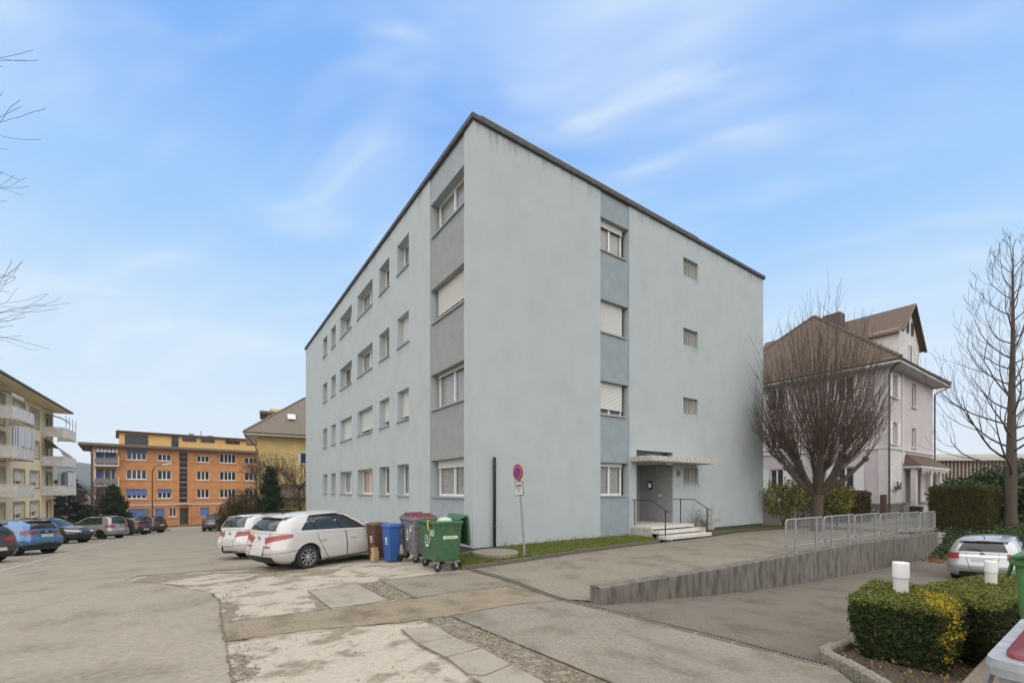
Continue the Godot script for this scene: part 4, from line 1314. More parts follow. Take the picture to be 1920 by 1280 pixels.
	for i in 12000:
		var x := rng.randf_range(-1.4, 7.1)
		var lo := ramp([[-1.4, -1.95], [0.7, -1.98], [3.3, -1.88], [6.6, -1.68], [7.1, -1.2]], x)
		var w := rng.randf_range(lo, -0.1 if x > 0 else -0.5)
		if Vector2((x - 0.05) / 0.68, (w + 1.2) / 0.5).length() < 1.0: continue
		if rng.randf() < 0.3 and sin(x * 3.1 + w * 4.0) > 0.5: continue
		xs.append(Transform3D(Basis(Vector3.UP, rng.randf() * TAU).scaled(Vector3(1, rng.randf_range(0.5, 1.2), 1)), T * Vector3(x, lane(x) * 0.6 + 0.1 + clampf((2.0 + w) * 0.02, 0, 0.05), -w)))
		cs.append(tone(gc, 0.3))
	scatter("grass", self, tuft(), M.leaf, xs, cs, true)
	xs = []; cs = []
	for i in 160:       # pale leaves and stones at the foot of the wall
		var x := rng.randf_range(0.9, 7.0)
		xs.append(Transform3D(rbasis(rng.randf_range(0.5, 1.5)), T * Vector3(x, lane(x) * 0.6 + 0.17, rng.randf_range(0.02, 0.3) + (0.3 if rng.randf() < 0.2 else 0.0))))
		cs.append(tone([Color(0.5, 0.48, 0.4), Color(0.3, 0.27, 0.2)], 0.2))
	scatter("pale_leaves", self, leaf_mesh(3, 0.06, 9), M.leaf, xs, cs, true)
	# kerb stones of the strip
	var kb := thing("grass_kerb", "low weathered concrete kerb edging the grass strip before the grey block", "kerb", T.origin)
	var path := [Vector2(-1.5, -2.02), Vector2(0.7, -2.1), Vector2(3.3, -1.97), Vector2(6.7, -1.76)]
	for i in 3:
		var n := 1 if i == 3 else int((path[i + 1] - path[i]).length() / 1.0 + 0.5)
		for j in n:
			var p: Vector2 = path[i].lerp(path[i + 1], float(j) / n); var q: Vector2 = path[i].lerp(path[i + 1], float(j + 1) / n)
			var d := (q - p)
			b = MB.new()
			b.cbox(Vector3.ZERO, Vector3(d.length() - 0.008, 0.26, 0.09), 0.012)
			var y := lane((p.x + q.x) / 2)
			part("kerb_stone", b, M.kerb_dark, kb, Transform3D(Basis(Vector3.UP, d.angle()), Vector3((p.x + q.x) / 2, y - 0.04 + rng.randf() * 0.012, -(p.y + q.y) / 2)))
	# the strip and kerb right of the steps
	struct("planted_strip", sheet([[10.3, -1.6], [13, -1.3], [18.4, -1.1], [18.4, 0.0], [10.2, 0.0]], 0.09, func(x, _z): return lane(x), 2.0, 0.15), M.moss)
	xs = []; cs = []
	for i in 1600:
		var x := rng.randf_range(10.4, 18.2)
		xs.append(Transform3D(Basis(Vector3.UP, rng.randf() * TAU), T * Vector3(x, lane(x) + 0.08, rng.randf_range(0.1, 1.1))))
		cs.append(tone([Color(0.08, 0.1, 0.03), Color(0.12, 0.12, 0.05)], 0.3))
	scatter("grass", self, tuft(), M.leaf, xs, cs, true)

func tuft() -> ArrayMesh:
	var b := MB.new()
	for i in 5:
		var a := i * 1.3
		var d := Vector3(cos(a), 0, sin(a))
		var s := Vector3(-d.z, 0, d.x) * 0.006
		var o := d * 0.025
		b.tri(o - s, o + s, o + d * 0.02 + Vector3(0, 0.05 + 0.012 * (i % 3), 0))
	return b.mesh()

# ---------------------------------------------------------------- the grey-blue apartment block
func block() -> void:
	var o := thing("apartment_block", "four storey grey blue plastered apartment block with flat roof", "building", T.origin)
	var FR := Transform3D(Basis(Vector3(1, 0, 0), Vector3.UP, Vector3(0, 0, 1)), Vector3.ZERO)
	var FL := Transform3D(Basis(Vector3(0, 0, 1), Vector3.UP, Vector3(-1, 0, 0)), Vector3.ZERO)
	var top := 13.35
	var rows := [1.78, 4.9, 8.03, 11.15]
	var hs := [1.27, 1.26, 1.24, 1.24]
	# entrance wall
	var holes := [[5.54, 7.17, 0.2, top, 0.6], [7.59, 10.05, 0.2, 3.62, 1.75]]
	var grates := [[2.3, 2.99], [5.43, 6.14], [8.5, 9.25], [11.6, 12.4]]
	for g in grates: holes.append([10.78, 11.92, g[0], g[1], 0.32])
	var b := MB.new()
	facade(b, FR, 0, 18.0, 0.2, top, holes)
	part("entrance_wall", b, M.wall, o)
	# car park wall: columns far to near, as z
	var cols := [[-20.9, -19.6, 1, 0.3], [-18.5, -17.3, 1, 0.3], [-16.2, -13.6, 2, 0.35], [-12.5, -9.9, 2, 0.35], [-8.86, -7.5, 1, 0.4], [-6.5, -5.2, 1, 0.4]]
	holes = [[-3.17, -0.59, 0.2, top, 0.6]]
	for c in cols:
		for r in 4: holes.append([c[0], c[1], rows[r], rows[r] + hs[r], 0.35])
	b = MB.new()
	facade(b, FL, -27.2, 0, 0.2, top, holes)
	part("car_park_wall", b, M.wall, o)
	b = MB.new()
	b.quad(Vector3(18, 0.2, 0), Vector3(18, 0.2, -27.2), Vector3(18, top, -27.2), Vector3(18, top, 0))
	b.quad(Vector3(18, -2, -27.2), Vector3(0, -2, -27.2), Vector3(0, top, -27.2), Vector3(18, top, -27.2))
	part("rear_wall", b, M.wall, o)
	b = MB.new()
	b.bx(Vector3(0.06, -2.4, -27.1), Vector3(17.95, 0.3, -1.9))
	b.bx(Vector3(0.06, -0.3, -1.9), Vector3(7.25, 0.3, -0.06)); b.bx(Vector3(10.1, -0.3, -1.9), Vector3(17.95, 0.3, -0.06))
	part("plinth", b, M.coping, o)
	b = MB.new()
	b.cbox(Vector3(9.0, top + 0.09, -13.6), Vector3(18.18, 0.18, 27.38), 0.02)
	part("roof_slab", b, M.coping, o)
	b = MB.new()
	b.tube([Vector3(0.3, top + 0.3, -0.05), Vector3(12, top + 0.3, -0.05)], 0.04, 6)
	b.bx(Vector3(6, top + 0.25, -9), Vector3(9, top + 0.34, -7))
	part("roof_cable_duct", b, M.galv, o)
	# spandrels and windows in the two strips
	for r in 5:
		var y0: float = 0.2 if r == 0 else rows[r - 1] + hs[r - 1]
		var y1: float = top if r == 4 else rows[r]
		b = MB.new()
		b.bx(Vector3(5.545, y0, -0.5), Vector3(7.165, y1, -0.035))
		part("spandrel_panel", b, M.panel_blue, o)
		b = MB.new()
		b.bx(Vector3(0.035, y0, -3.165), Vector3(0.5, y1, -0.595))
		part("spandrel_panel", b, M.panel_dark if r in [1, 2, 3] else M.panel_mid, o)
	var cur: Material = M.curtain
	var kr := [{"curtain": M.curtain_net, "shutter": 0.1}, {"shutter": 0.8}, {"shutter": 1.0}, {"shutter": 0.18, "curtain": cur}]
	var kl := [{"curtain": M.curtain_net, "shutter": 0.2}, {"curtain": cur, "shutter": 0.06}, {"shutter": 0.74}, {"curtain": cur}]
	for r in 4:
		var k: Dictionary = kr[r]
		k.merge({"depth": 0.24, "panes": 2, "sill_out": 0.02})
		window(o, FR, 5.545, 7.165 - 0.2, rows[r], rows[r] + hs[r], k)
		k = kl[r]
		k.merge({"depth": 0.3, "panes": 2 if r != 2 else 3, "sill_out": 0.03})
		window(o, FL, -3.0, -0.595, rows[r], rows[r] + hs[r], k)
	b = MB.new()      # red and white cloth at the edge of a second floor window
	b.quad(FL * Vector3(-0.95, rows[1] + 0.1, -0.22), FL * Vector3(-0.62, rows[1] + 0.1, -0.2), FL * Vector3(-0.62, rows[1] + hs[1] - 0.15, -0.2), FL * Vector3(-0.95, rows[1] + hs[1] - 0.1, -0.22))
	part("cloth", b, M.curtain_red, o)
	for i in cols.size():
		var c: Array = cols[i]
		for r in 4:
			var k := {"depth": 0.3, "panes": c[2], "sill_out": 0.05}
			if r == 1: k.shutter = [0.25, 0.85, 0.87, 0.8, 0.75, 0.82][i]
			elif r == 2: k.shutter = [0.0, 0.0, 0.0, 0.0, 0.0, 0.95][i]
			else: k.shutter = 0.0
			if (i + r) % 3 != 1: k.curtain = M.curtain_orange if (i == 3 and r == 0) else (M.curtain_net if r == 0 else cur)
			if r >= 2 and (i * 3 + r) % 2 == 0: k.half = 1
			window(o, FL, c[0], c[1], rows[r], rows[r] + hs[r], k)
	# rain runs below the roof edge and the sills
	for q in [[0.05, 5.5, 1.1], [7.2, 12.5, 0.9], [12.5, 17.95, 1.2]]: stain(o, FR, q[0], q[1], top - 0.01, q[2], q[0] > 12)
	for q in [[-27.1, -20, 0.9], [-20, -12, 1.0], [-12, -3.2, 0.8]]: stain(o, FL, q[0], q[1], top - 0.01, q[2], q[0] < -21)
	for i in cols.size():
		for r in 4: stain(o, FL, cols[i][0] - 0.06, cols[i][1] + 0.06, rows[r] - 0.062, [1.3, 0.9, 1.1, 1.2][r], (i + r) % 2 == 0)
	for g in grates: stain(o, FR, 10.7, 12.0, g[0] - 0.005, 0.7, g[0] > 6)
	stain(o, FR, 10.1, 12.2, 2.29, 0.8, true)
	for g in grates:      # stair windows behind fixed bars
		var k := {"depth": 0.3, "panes": 1, "sill": false, "frame": 0.05}
		window(o, FR, 10.78, 11.92, g[0], g[1], k)
		for i in 7:
			b = MB.new()
			b.cbox(Vector3(10.86 + i * 0.155, (g[0] + g[1]) / 2, -0.14), Vector3(0.05, g[1] - g[0] - 0.006, 0.045), 0.006)
			part("bar", b, M.bar, o)

func entrance() -> void:
	var o := get_node("apartment_block")
	var FR := Transform3D(Basis(), Vector3(0, 0, 0))
	var b := MB.new()
	b.bx(Vector3(7.6, 0.58, -1.95), Vector3(7.7, 3.0, -1.745)); b.bx(Vector3(9.2, 0.58, -1.95), Vector3(10.04, 3.6, -1.745)); b.bx(Vector3(7.7, 2.72, -1.95), Vector3(9.2, 3.6, -1.745))
	part("porch_back_wall", b, M.entrance, o)
	b = MB.new()
	b.bx(Vector3(9.98, 0.58, -1.74), Vector3(10.046, 3.6, -0.004)); b.bx(Vector3(7.594, 0.58, -1.74), Vector3(7.62, 3.6, -0.004))
	part("porch_side_wall", b, M.entrance, o)
	b = MB.new()
	b.cbox(Vector3(8.45, 1.65, -1.8), Vector3(1.5, 2.13, 0.06), 0.01)
	var d := part("entrance_door", b, M.door, o)
	b = MB.new()
	b.tube([Vector3(8.9, 1.5, -1.74), Vector3(8.9, 1.5, -1.68), Vector3(8.9, 1.9, -1.68), Vector3(8.9, 1.9, -1.74)], 0.018, 6)
	part("door_handle", b, M.iron, d)
	b = MB.new()
	b.bx(Vector3(7.6, 3.34, -0.3), Vector3(10.04, 3.61, -0.26))
	part("transom", b, M.dark_glass, o)
	b = MB.new()
	var poly := PackedVector2Array([Vector2(7.25, -0.2), Vector2(7.25, 0.967), Vector2(11.75, 0.967), Vector2(11.85, 0.9), Vector2(11.85, 0.002), Vector2(10.04, 0.002), Vector2(10.04, -0.25), Vector2(7.6, -0.25), Vector2(7.6, 0.002), Vector2(7.25, 0.002)])
	var p2 := PackedVector2Array()
	for q in PackedVector2Array([Vector2(7.25, 0.003), Vector2(7.25, 0.967), Vector2(11.75, 0.967), Vector2(11.85, 0.9), Vector2(11.85, 0.003)]): p2.append(Vector2(q.x, -q.y))
	b.prism(p2, 3.13, 3.33)
	b.bx(Vector3(7.62, 3.13, -1.7), Vector3(9.97, 3.33, 0.0))
	part("canopy", b, M.concrete, o)
	b = MB.new()
	b.lathe([[0.01, 3.05], [0.1, 3.06], [0.15, 3.1], [0.15, 3.128]], 20, Transform3D(Basis(), Vector3(9.3, 0, 0.35)))
	part("ceiling_lamp", b, M.lamp_white, o)
	b = MB.new()
	b.cbox(Vector3(10.42, 2.72, 0.012), Vector3(0.24, 0.24, 0.02), 0.005)
	var pl := part("house_number", b, M.iron, o)
	b = MB.new()
	b.bx(Vector3(10.33, 2.63, 0.022), Vector3(10.51, 2.81, 0.026))
	part("number_field", b, M.plate_grey, pl)
	letters("14", 0.12, M.print, pl, Transform3D(Basis(), Vector3(10.42, 2.72, 0.028)))
	# wall lamp, bell and switch on the reveal that faces the street
	b = MB.new()
	b.cbox(Vector3(9.93, 2.2, -1.1), Vector3(0.1, 0.4, 0.16), 0.02)
	var lp := part("wall_lamp", b, M.black_gloss, o)
	b = MB.new()
	b.lathe([[0.055, 2.1], [0.06, 2.12], [0.06, 2.27], [0.055, 2.29]], 14, Transform3D(Basis(), Vector3(9.85, 0, -1.1)))
	b.fan([Vector3(9.9, 2.1, -1.15), Vector3(9.8, 2.1, -1.15), Vector3(9.8, 2.1, -1.05), Vector3(9.9, 2.1, -1.05)], false)
	part("lamp_shade", b, M.lamp_white, lp)
	b = MB.new()
	b.cbox(Vector3(9.97, 1.75, -0.62), Vector3(0.03, 0.1, 0.1), 0.008)
	part("bell_plate", b, M.white, o)
	b = MB.new()
	b.cbox(Vector3(9.97, 2.95, -0.75), Vector3(0.03, 0.07, 0.07), 0.008)
	part("sensor", b, M.white, o)
	# landing and floating treads
	var s := thing("entrance_steps", "pale concrete landing and open treads before the recessed entrance door", "steps", P(7.3, 0, 0))
	b = MB.new()
	b.cbox(Vector3(1.4, 0.515, -0.38), Vector3(2.8, 0.11, 2.7), 0.012)
	part("landing", b, M.tread, s)
	b = MB.new()
	b.bx(Vector3(0.0, 0.15, 0.05), Vector3(0.12, 0.459, 0.95)); b.bx(Vector3(2.65, 0.05, 0.05), Vector3(2.78, 0.459, 1.5)); b.bx(Vector3(0.3, 0.05, 0.95), Vector3(0.42, 0.3, 1.6))
	part("cheek", b, M.concrete, s)
	b = MB.new()
	b.cbox(Vector3(1.4, 0.365, 1.16), Vector3(2.8, 0.11, 0.4), 0.012)
	part("tread", b, M.tread, s)
	b = MB.new()
	b.cbox(Vector3(1.43, 0.2, 1.5), Vector3(2.9, 0.14, 0.42), 0.012)
	part("tread", b, M.tread, s)
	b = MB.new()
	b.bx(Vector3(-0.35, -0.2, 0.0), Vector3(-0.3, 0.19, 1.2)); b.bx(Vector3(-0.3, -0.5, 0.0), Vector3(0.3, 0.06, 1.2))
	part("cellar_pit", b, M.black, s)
	for k in [[7.36, "black iron handrail left of the entrance steps", [Vector3(0, 1.6, 0.0), Vector3(0, 1.6, 0.92), Vector3(0, 1.2, 1.6), Vector3(0, 1.18, 1.72)], [[1.55, 0.1, 1.23], [0.12, 0.18, 1.6]]], [10.06, "black iron handrail right of the entrance steps", [Vector3(0, 1.6, 0.0), Vector3(0, 1.6, 0.98), Vector3(0, 1.2, 1.66), Vector3(0, 1.18, 1.78)], [[0.35, 0.55, 1.6], [1.58, 0.2, 1.24]]]]:
		var hr := thing("handrail", k[1], "handrail", P(k[0], 0, 0), 0.0, "handrails of the entrance steps")
		b = MB.new()
		b.tube(k[2], 0.018, 6)
		part("rail", b, M.iron, hr)
		for q in k[3]:
			b = MB.new()
			b.box(Vector3(0, (q[1] + q[2]) / 2, q[0]), Vector3(0.03, q[2] - q[1], 0.03))
			part("post", b, M.iron, hr)
	# black standpipe on the entrance wall
	var dp := thing("standpipe", "black capped drain pipe on the grey wall near its corner", "pipe", P(0.72, 0, -0.09))
	b = MB.new()
	b.lathe([[0.048, 0.1], [0.048, 2.98], [0.055, 2.98], [0.055, 3.02], [0.001, 3.03]], 14)
	part("pipe", b, M.black_gloss, dp)
	for y in [0.8, 2.72]:
		b = MB.new()
		b.lathe([[0.058, y], [0.058, y + 0.05], [0.045, y + 0.05]], 14)
		b.box(Vector3(0, y + 0.025, -0.06), Vector3(0.03, 0.03, 0.07))
		part("bracket", b, M.iron, dp)
	# leafless shrub and letter crate by the steps
	var sh := thing("bare_shrub", "small leafless grey shrub behind the right handrail of the steps", "shrub", P(11.15, 0.1, -0.65))
	b = MB.new()
	for i in 22:
		limb(b, Vector3(rng.randf_range(-0.25, 0.25), 0, rng.randf_range(-0.15, 0.15)), Vector3(rng.randfn(0, 0.35), 1, rng.randfn(0, 0.3)).normalized(), rng.randf_range(0.5, 1.05), 0.012, 2, {"tip": 0.003, "kids": 4, "lift": 0.02, "wander": 0.2})
	part("stems", b, M.twig_grey, sh)
	var cr := thing("crate", "pale slatted crate on the ground right of the entrance steps", "crate", P(11.9, 0.15, -0.5))
	for i in 4:
		b = MB.new()
		b.cbox(Vector3(0, 0.05 + i * 0.1, 0.16), Vector3(0.5, 0.07, 0.015), 0.004)
		part("slat", b, M.concrete, cr)
		b = MB.new()
		b.cbox(Vector3(0, 0.05 + i * 0.1, -0.16), Vector3(0.5, 0.07, 0.015), 0.004)
		part("slat", b, M.concrete, cr)
	for x in [-0.24, 0.24]:
		b = MB.new()
		b.cbox(Vector3(x, 0.2, 0), Vector3(0.02, 0.4, 0.3), 0.004)
		part("end_board", b, M.concrete, cr)

func retaining_wall() -> void:
	var o := thing("retaining_wall", "long low stained concrete retaining wall between entrance lane and lower drive", "wall", T.origin)
	var xs := [-0.75, 0.6, 2.2, 4.4, 6.6, 8.8, 11.0, 13.2, 15.4, 17.6, 19.8, 22.6]
	for i in xs.size() - 1:
		var b := MB.new()
		var x0: float = xs[i] + (0.006 if i > 0 else 0.0); var x1: float = xs[i + 1]
		var f := func(x): return ramp([[-0.75, 0.18], [1.0, 0.16], [3.5, 0.13], [12.0, 0.12], [21.0, -0.05], [23.0, -0.08]], x)
		var n := 3
		for j in n:
			var a := lerpf(x0, x1, float(j) / n); var c := lerpf(x0, x1, float(j + 1) / n)
			var za := 5.75; var zb := 6.02
			var e := 0.02
			var A := Vector3(a, f.call(a), za); var C := Vector3(c, f.call(c), za)
			var A2 := Vector3(a, f.call(a), zb - e); var C2 := Vector3(c, f.call(c), zb - e)
			var A3 := Vector3(a, f.call(a) - e, zb); var C3 := Vector3(c, f.call(c) - e, zb)
			b.quad(A2, C2, C, A); b.quad(A3, C3, C2, A2)
			b.quad(Vector3(a, drive(a) - 0.2, zb), Vector3(c, drive(c) - 0.2, zb), C3, A3)
			b.quad(C, Vector3(c, drive(c) - 0.2, za), Vector3(a, drive(a) - 0.2, za), A)
			if j == 0: b.quad(Vector3(a, drive(a) - 0.2, za), Vector3(a, drive(a) - 0.2, zb), A3, A)
			if j == n - 1: b.quad(Vector3(c, drive(c) - 0.2, zb), Vector3(c, drive(c) - 0.2, za), C, C3)
		part("wall_segment", b, M.retain, o)
	# six tube barriers on top
	var first: Node3D
	var words := ["first galvanised tube barrier, nearest the street end of the row", "second galvanised tube barrier from the street end of the row", "third galvanised tube barrier from the street end of the row", "fourth galvanised tube barrier from the street end of the row", "fifth galvanised tube barrier, last but one before the clipped hedge", "sixth galvanised tube barrier, touching the tall clipped hedge"]
	for i in 6:
		var x := 7.02 + i * 2.66
		var y := ramp([[-0.75, 0.18], [1.0, 0.16], [3.5, 0.13], [12.0, 0.12], [21.0, -0.05], [23.0, -0.08]], x + 1.3)
		var at := P(x, y, -5.86)
		if i > 0:
			dup(first, "tube_barrier", words[i], at)
			continue
		first = thing("tube_barrier", words[0], "barrier", at, 0.0, "galvanised barriers on the retaining wall")
		var b := MB.new()
		var L := 2.56; var r := 0.12; var h0 := 0.2; var h1 := 1.0
		var pts := []
		for q in [[L - r, h1 - r, 0.0], [r, h1 - r, PI / 2], [r, h0 + r, PI], [L - r, h0 + r, PI * 1.5]]:
			for k in 5:
				var a: float = q[2] + k / 4.0 * PI / 2
				pts.append(Vector3(q[0] + cos(a) * r, q[1] + sin(a) * r, 0))
		pts.append(pts[0])
		b.tube(pts, 0.024, 8)
		part("frame", b, M.galv, first)
		for x2 in [0.55, 2.0]:
			b = MB.new()
			b.cbox(Vector3(x2, 0.49, 0.03), Vector3(0.1, 0.98, 0.03), 0.005)
			var ps := part("post", b, M.galv, first)
			b = MB.new()
			b.cbox(Vector3(x2, 0.008, 0.03), Vector3(0.2, 0.016, 0.14), 0.004)
			part("foot_plate", b, M.galv, ps)
		var bar := MB.new()
		bar.tube([Vector3(0, h0 + 0.015, 0), Vector3(0, h1 - 0.015, 0)], 0.009, 6, false)
		var bm := bar.mesh()
		for k in 21: part("bar", bm, M.galv, first, Transform3D(Basis(), Vector3(0.13 + k * 0.115, 0, 0)))
	# drain channel across the foot of the ramp
	var dr := thing("drain_channel", "cast iron slotted drain channel crossing the drive past the wall end", "drain", T.origin)
	var line := [Vector3(-1.3, 0.0, 2.25), Vector3(-1.13, 0.0, 5.4), Vector3(-0.62, -0.1, 9.62)]
	for i in 2:
		var a: Vector3 = line[i]; var c: Vector3 = line[i + 1]
		a.y = 0.004; c.y = 0.004
		var n := int((c - a).length() / (0.33 if i == 0 else 0.5))
		for j in n:
			var p := a.lerp(c, float(j) / n); var q := a.lerp(c, float(j + 1) / n - 0.008)
			p.y = lane(p.x) + dip(p.x, p.z) if i == 0 else (H(p.x, p.z) if p.x < -0.7 else drive(p.x))
			q.y = lane(q.x) + dip(q.x, q.z) if i == 0 else (H(q.x, q.z) if q.x < -0.7 else drive(q.x))
			var d := (q - p).normalized(); var s := d.cross(Vector3.UP).normalized()
			var B := Basis(d, s.cross(d), s)
			var L := (q - p).length()
			var m := (p + q) / 2 + Vector3(0, 0.006, 0)
			var g := MB.new()
			for sd in [-1, 1]: g.box(m + s * 0.075 * sd, Vector3(L, 0.02, 0.02), B)
			var nb := 11
			for k in nb: g.box(m + d * (L * ((k + 0.5) / nb - 0.5)), Vector3(0.014, 0.018, 0.13), B)
			var gp := part("grating", g, M.grate, dr)
			gp.set_meta("kind", "stuff")
			g = MB.new()
			g.box(m - Vector3(0, 0.009, 0), Vector3(L + 0.01, 0.006, 0.13), B)
			part("channel_bed", g, M.black, dr)
	# manhole by the corner of the block
	var mh := thing("manhole_cover", "round weathered concrete shaft cover set in the grass by the corner", "manhole", P(0.05, 0.1, -1.2))
	var b2 := MB.new()
	b2.lathe([[0.66, 0.0], [0.66, 0.12], [0.64, 0.14], [0.42, 0.145], [0.41, 0.13], [0.39, 0.13], [0.38, 0.15], [0.001, 0.155]], 36)
	part("cover", b2, M.kerb, mh)

# ---------------------------------------------------------------- neighbouring buildings
func hip_roof(o: Node3D, x0: float, x1: float, z0: float, z1: float, y: float, h: float, run: float, m: Material, thick := 0.22, ridge_x := true) -> void:     # roof over a rectangle in x, z with overhang included
	var a: Vector3; var c: Vector3
	if ridge_x:
		a = Vector3(x0 + run, y + h, (z0 + z1) / 2); c = Vector3(x1 - run, y + h, (z0 + z1) / 2)
	else:
		a = Vector3((x0 + x1) / 2, y + h, z0 + run); c = Vector3((x0 + x1) / 2, y + h, z1 - run)
	var p := [Vector3(x0, y, z1), Vector3(x1, y, z1), Vector3(x1, y, z0), Vector3(x0, y, z0)]
	var b := MB.new()
	if ridge_x:
		b.quad(p[0], p[1], c, a); b.tri(p[1], p[2], c); b.quad(p[2], p[3], a, c); b.tri(p[3], p[0], a)
	else:
		b.tri(p[0], p[1], c); b.quad(p[1], p[2], a, c); b.tri(p[2], p[3], a); b.quad(p[3], p[0], c, a)
	part("roof", b, m, o)
	var hp := MB.new()      # hip and ridge tiles
	var lines := [[a, c]]
	if ridge_x: lines += [[p[0], a], [p[3], a], [p[1], c], [p[2], c]]
	else: lines += [[p[0], c], [p[1], c], [p[2], a], [p[3], a]]
	for l in lines:
		var n := int((l[1] - l[0]).length() / 0.4)
		if n < 1: continue
		for k in n:
			var q: Vector3 = l[0].lerp(l[1], float(k) / n); var e: Vector3 = l[0].lerp(l[1], float(k + 1.1) / n)
			hp.tube([q, e], [0.13, 0.1], 6)
	part("ridge_tiles", hp, m, o).set_meta("kind", "stuff")
	b = MB.new()
	b.bx(Vector3(x0 + 0.03, y - thick, z0 + 0.03), Vector3(x1 - 0.03, y - 0.02, z1 - 0.03))
	part("eaves", b, M.pale, o)
	b = MB.new()
	for l in [[p[0], p[1]], [p[1], p[2]], [p[2], p[3]], [p[3], p[0]]]: b.tube([l[0] + Vector3(0, -0.08, 0), l[1] + Vector3(0, -0.08, 0)], 0.08, 6)
	part("gutter", b, M.pipe, o)

func downpipe(o: Node3D, pts: Array) -> void:
	var b := MB.new()
	b.tube(pts, 0.055, 8)
	part("downpipe", b, M.pipe, o)

func pink_house() -> void:
	var o := thing("villa", "pale mauve three storey villa with brown hipped tile roof and white shutters", "house", T.origin)
	var X0 := 30.2; var X1 := 40.95; var Z1 := 2.1; var Z0 := -9.9
	var FS := Transform3D(Basis(), Vector3(0, 0, Z1))                      # side towards the lane
	var FW := Transform3D(Basis(Vector3(0, 0, 1), Vector3.UP, Vector3(-1, 0, 0)), Vector3(X0, 0, 0))    # side towards the block
	var eave := 10.2
	var b := MB.new()
	var hs := []
	for r in [[2.05, 3.6], [5.05, 6.55], [8.2, 9.75]]:
		hs.append([30.98, 32.02, r[0], r[1], 0.2])
	for r in [[5.05, 6.5], [8.0, 9.75]]: hs.append([35.3, 36.4, r[0], r[1], 0.2])
	var pd := [33.9, 37.6, 0.95, 3.55, 1.6]
	facade(b, FS, X0, X1, 1.05, eave, hs + [pd])
	var hw := []
	for r in [[1.95, 3.62], [5.1, 6.62], [8.2, 9.95]]:
		for c in [-0.75, -5.3, -8.4]: hw.append([c - 0.02, c + 1.0, r[0], r[1], 0.2])
	facade(b, FW, Z0, Z1, 1.05, eave, hw)
	b.quad(Vector3(X1, 1.05, Z1), Vector3(X1, 1.05, Z0), Vector3(X1, eave, Z0), Vector3(X1, eave, Z1))
	b.quad(Vector3(X1, 1.05, Z0), Vector3(X0, 1.05, Z0), Vector3(X0, eave, Z0), Vector3(X1, eave, Z0))
	part("wall", b, M.pink, o)
	b = MB.new()
	b.bx(Vector3(X0 - 0.06, -0.6, Z0), Vector3(X1 + 0.06, 1.08, Z1 + 0.06))
	part("plinth", b, M.stone, o)
	for r in [4.72]:
		b = MB.new()
		b.bx(Vector3(X0 - 0.09, r, Z0), Vector3(X0 - 0.002, r + 0.16, Z1 + 0.09)); b.bx(Vector3(X0, r, Z1 + 0.002), Vector3(X1 + 0.08, r + 0.16, Z1 + 0.09))
		part("string_course", b, M.pale, o)
	b = MB.new()
	b.bx(Vector3(X0 - 0.05, 1.09, Z1 - 0.5), Vector3(X0 - 0.001, 4.71, Z1 + 0.05)); b.bx(Vector3(33.0, 1.09, Z1 + 0.001), Vector3(33.4, eave, Z1 + 0.07))
	part("pilaster", b, M.pale, o)
	b = MB.new()
	b.bx(Vector3(X0 + 0.01, 1.09, Z1 + 0.001), Vector3(33.0, 4.71, Z1 + 0.02)); b.bx(Vector3(33.4, 1.09, Z1 + 0.001), Vector3(33.88, 4.71, Z1 + 0.02))
	part("pale_render", b, M.pale, o)
	for i in hs.size():
		var h: Array = hs[i]
		window(o, FS, h[0], h[1], h[2], h[3], {"depth": 0.12, "panes": 2 if i < 3 else 1, "frame": 0.09, "simple": 1, "sill_out": 0.12, "sillmat": M.pale})
		if i < 3: shutters(o, FS, h[0], h[1], h[2], h[3], 0.52)
		b = MB.new()
		for e in [[h[0] - 0.12, h[0]], [h[1], h[1] + 0.12]]: b.bx(FS * Vector3(e[0], h[2], 0.001), FS * Vector3(e[1], h[3] + 0.12, 0.03))
		part("surround", b, M.pale, o)
	for h in hw:
		window(o, FW, h[0], h[1], h[2], h[3], {"depth": 0.12, "panes": 2, "frame": 0.09, "simple": 1, "sill_out": 0.12, "sillmat": M.pale})
		shutters(o, FW, h[0], h[1], h[2], h[3], 0.55)
	# porch over the side entrance
	b = MB.new()
	b.bx(Vector3(33.9, 0.9, 0.55), Vector3(37.6, 0.95, 2.08)); b.bx(Vector3(33.9, 0.95, 0.5), Vector3(37.6, 3.55, 0.54))
	part("porch_back", b, M.entrance, o)
	for x in [33.55, 37.25, 39.9]:
		b = MB.new()
		b.cbox(Vector3(x, 2.2, Z1 + 0.55), Vector3(0.45, 2.6, 0.3), 0.03)
		part("porch_post", b, M.pale, o)
	b = MB.new()
	b.bx(Vector3(33.3, -0.2, Z1 + 0.02), Vector3(40.2, 0.88, Z1 + 0.75))
	part("porch_step", b, M.concrete, o)
	b = MB.new()
	var pr := [Vector3(33.0, 3.66, Z1 + 1.1), Vector3(40.6, 3.66, Z1 + 1.1), Vector3(39.9, 4.55, Z1 + 0.01), Vector3(33.9, 4.55, Z1 + 0.01)]
	b.quad(pr[0], pr[1], pr[2], pr[3]); b.tri(Vector3(33.0, 3.66, Z1 + 0.01), pr[0], pr[3]); b.tri(pr[1], Vector3(40.6, 3.66, Z1 + 0.01), pr[2])
	part("porch_roof", b, M.tiles, o)
	b = MB.new()
	b.bx(Vector3(33.05, 3.5, Z1 + 0.01), Vector3(40.55, 3.65, Z1 + 1.07))
	part("porch_beam", b, M.pale, o)
	for i in 34:        # icicle string lights hanging from the beam
		b = MB.new()
		var x := 33.2 + i * 0.21
		b.tube([Vector3(x, 3.5, Z1 + 1.05), Vector3(x + rng.randf_range(-0.1, 0.1), 3.5 - rng.randf_range(0.15, 0.5), Z1 + 1.05)], 0.022, 4)
		part("icicle_light", b, M.shed_white, o)
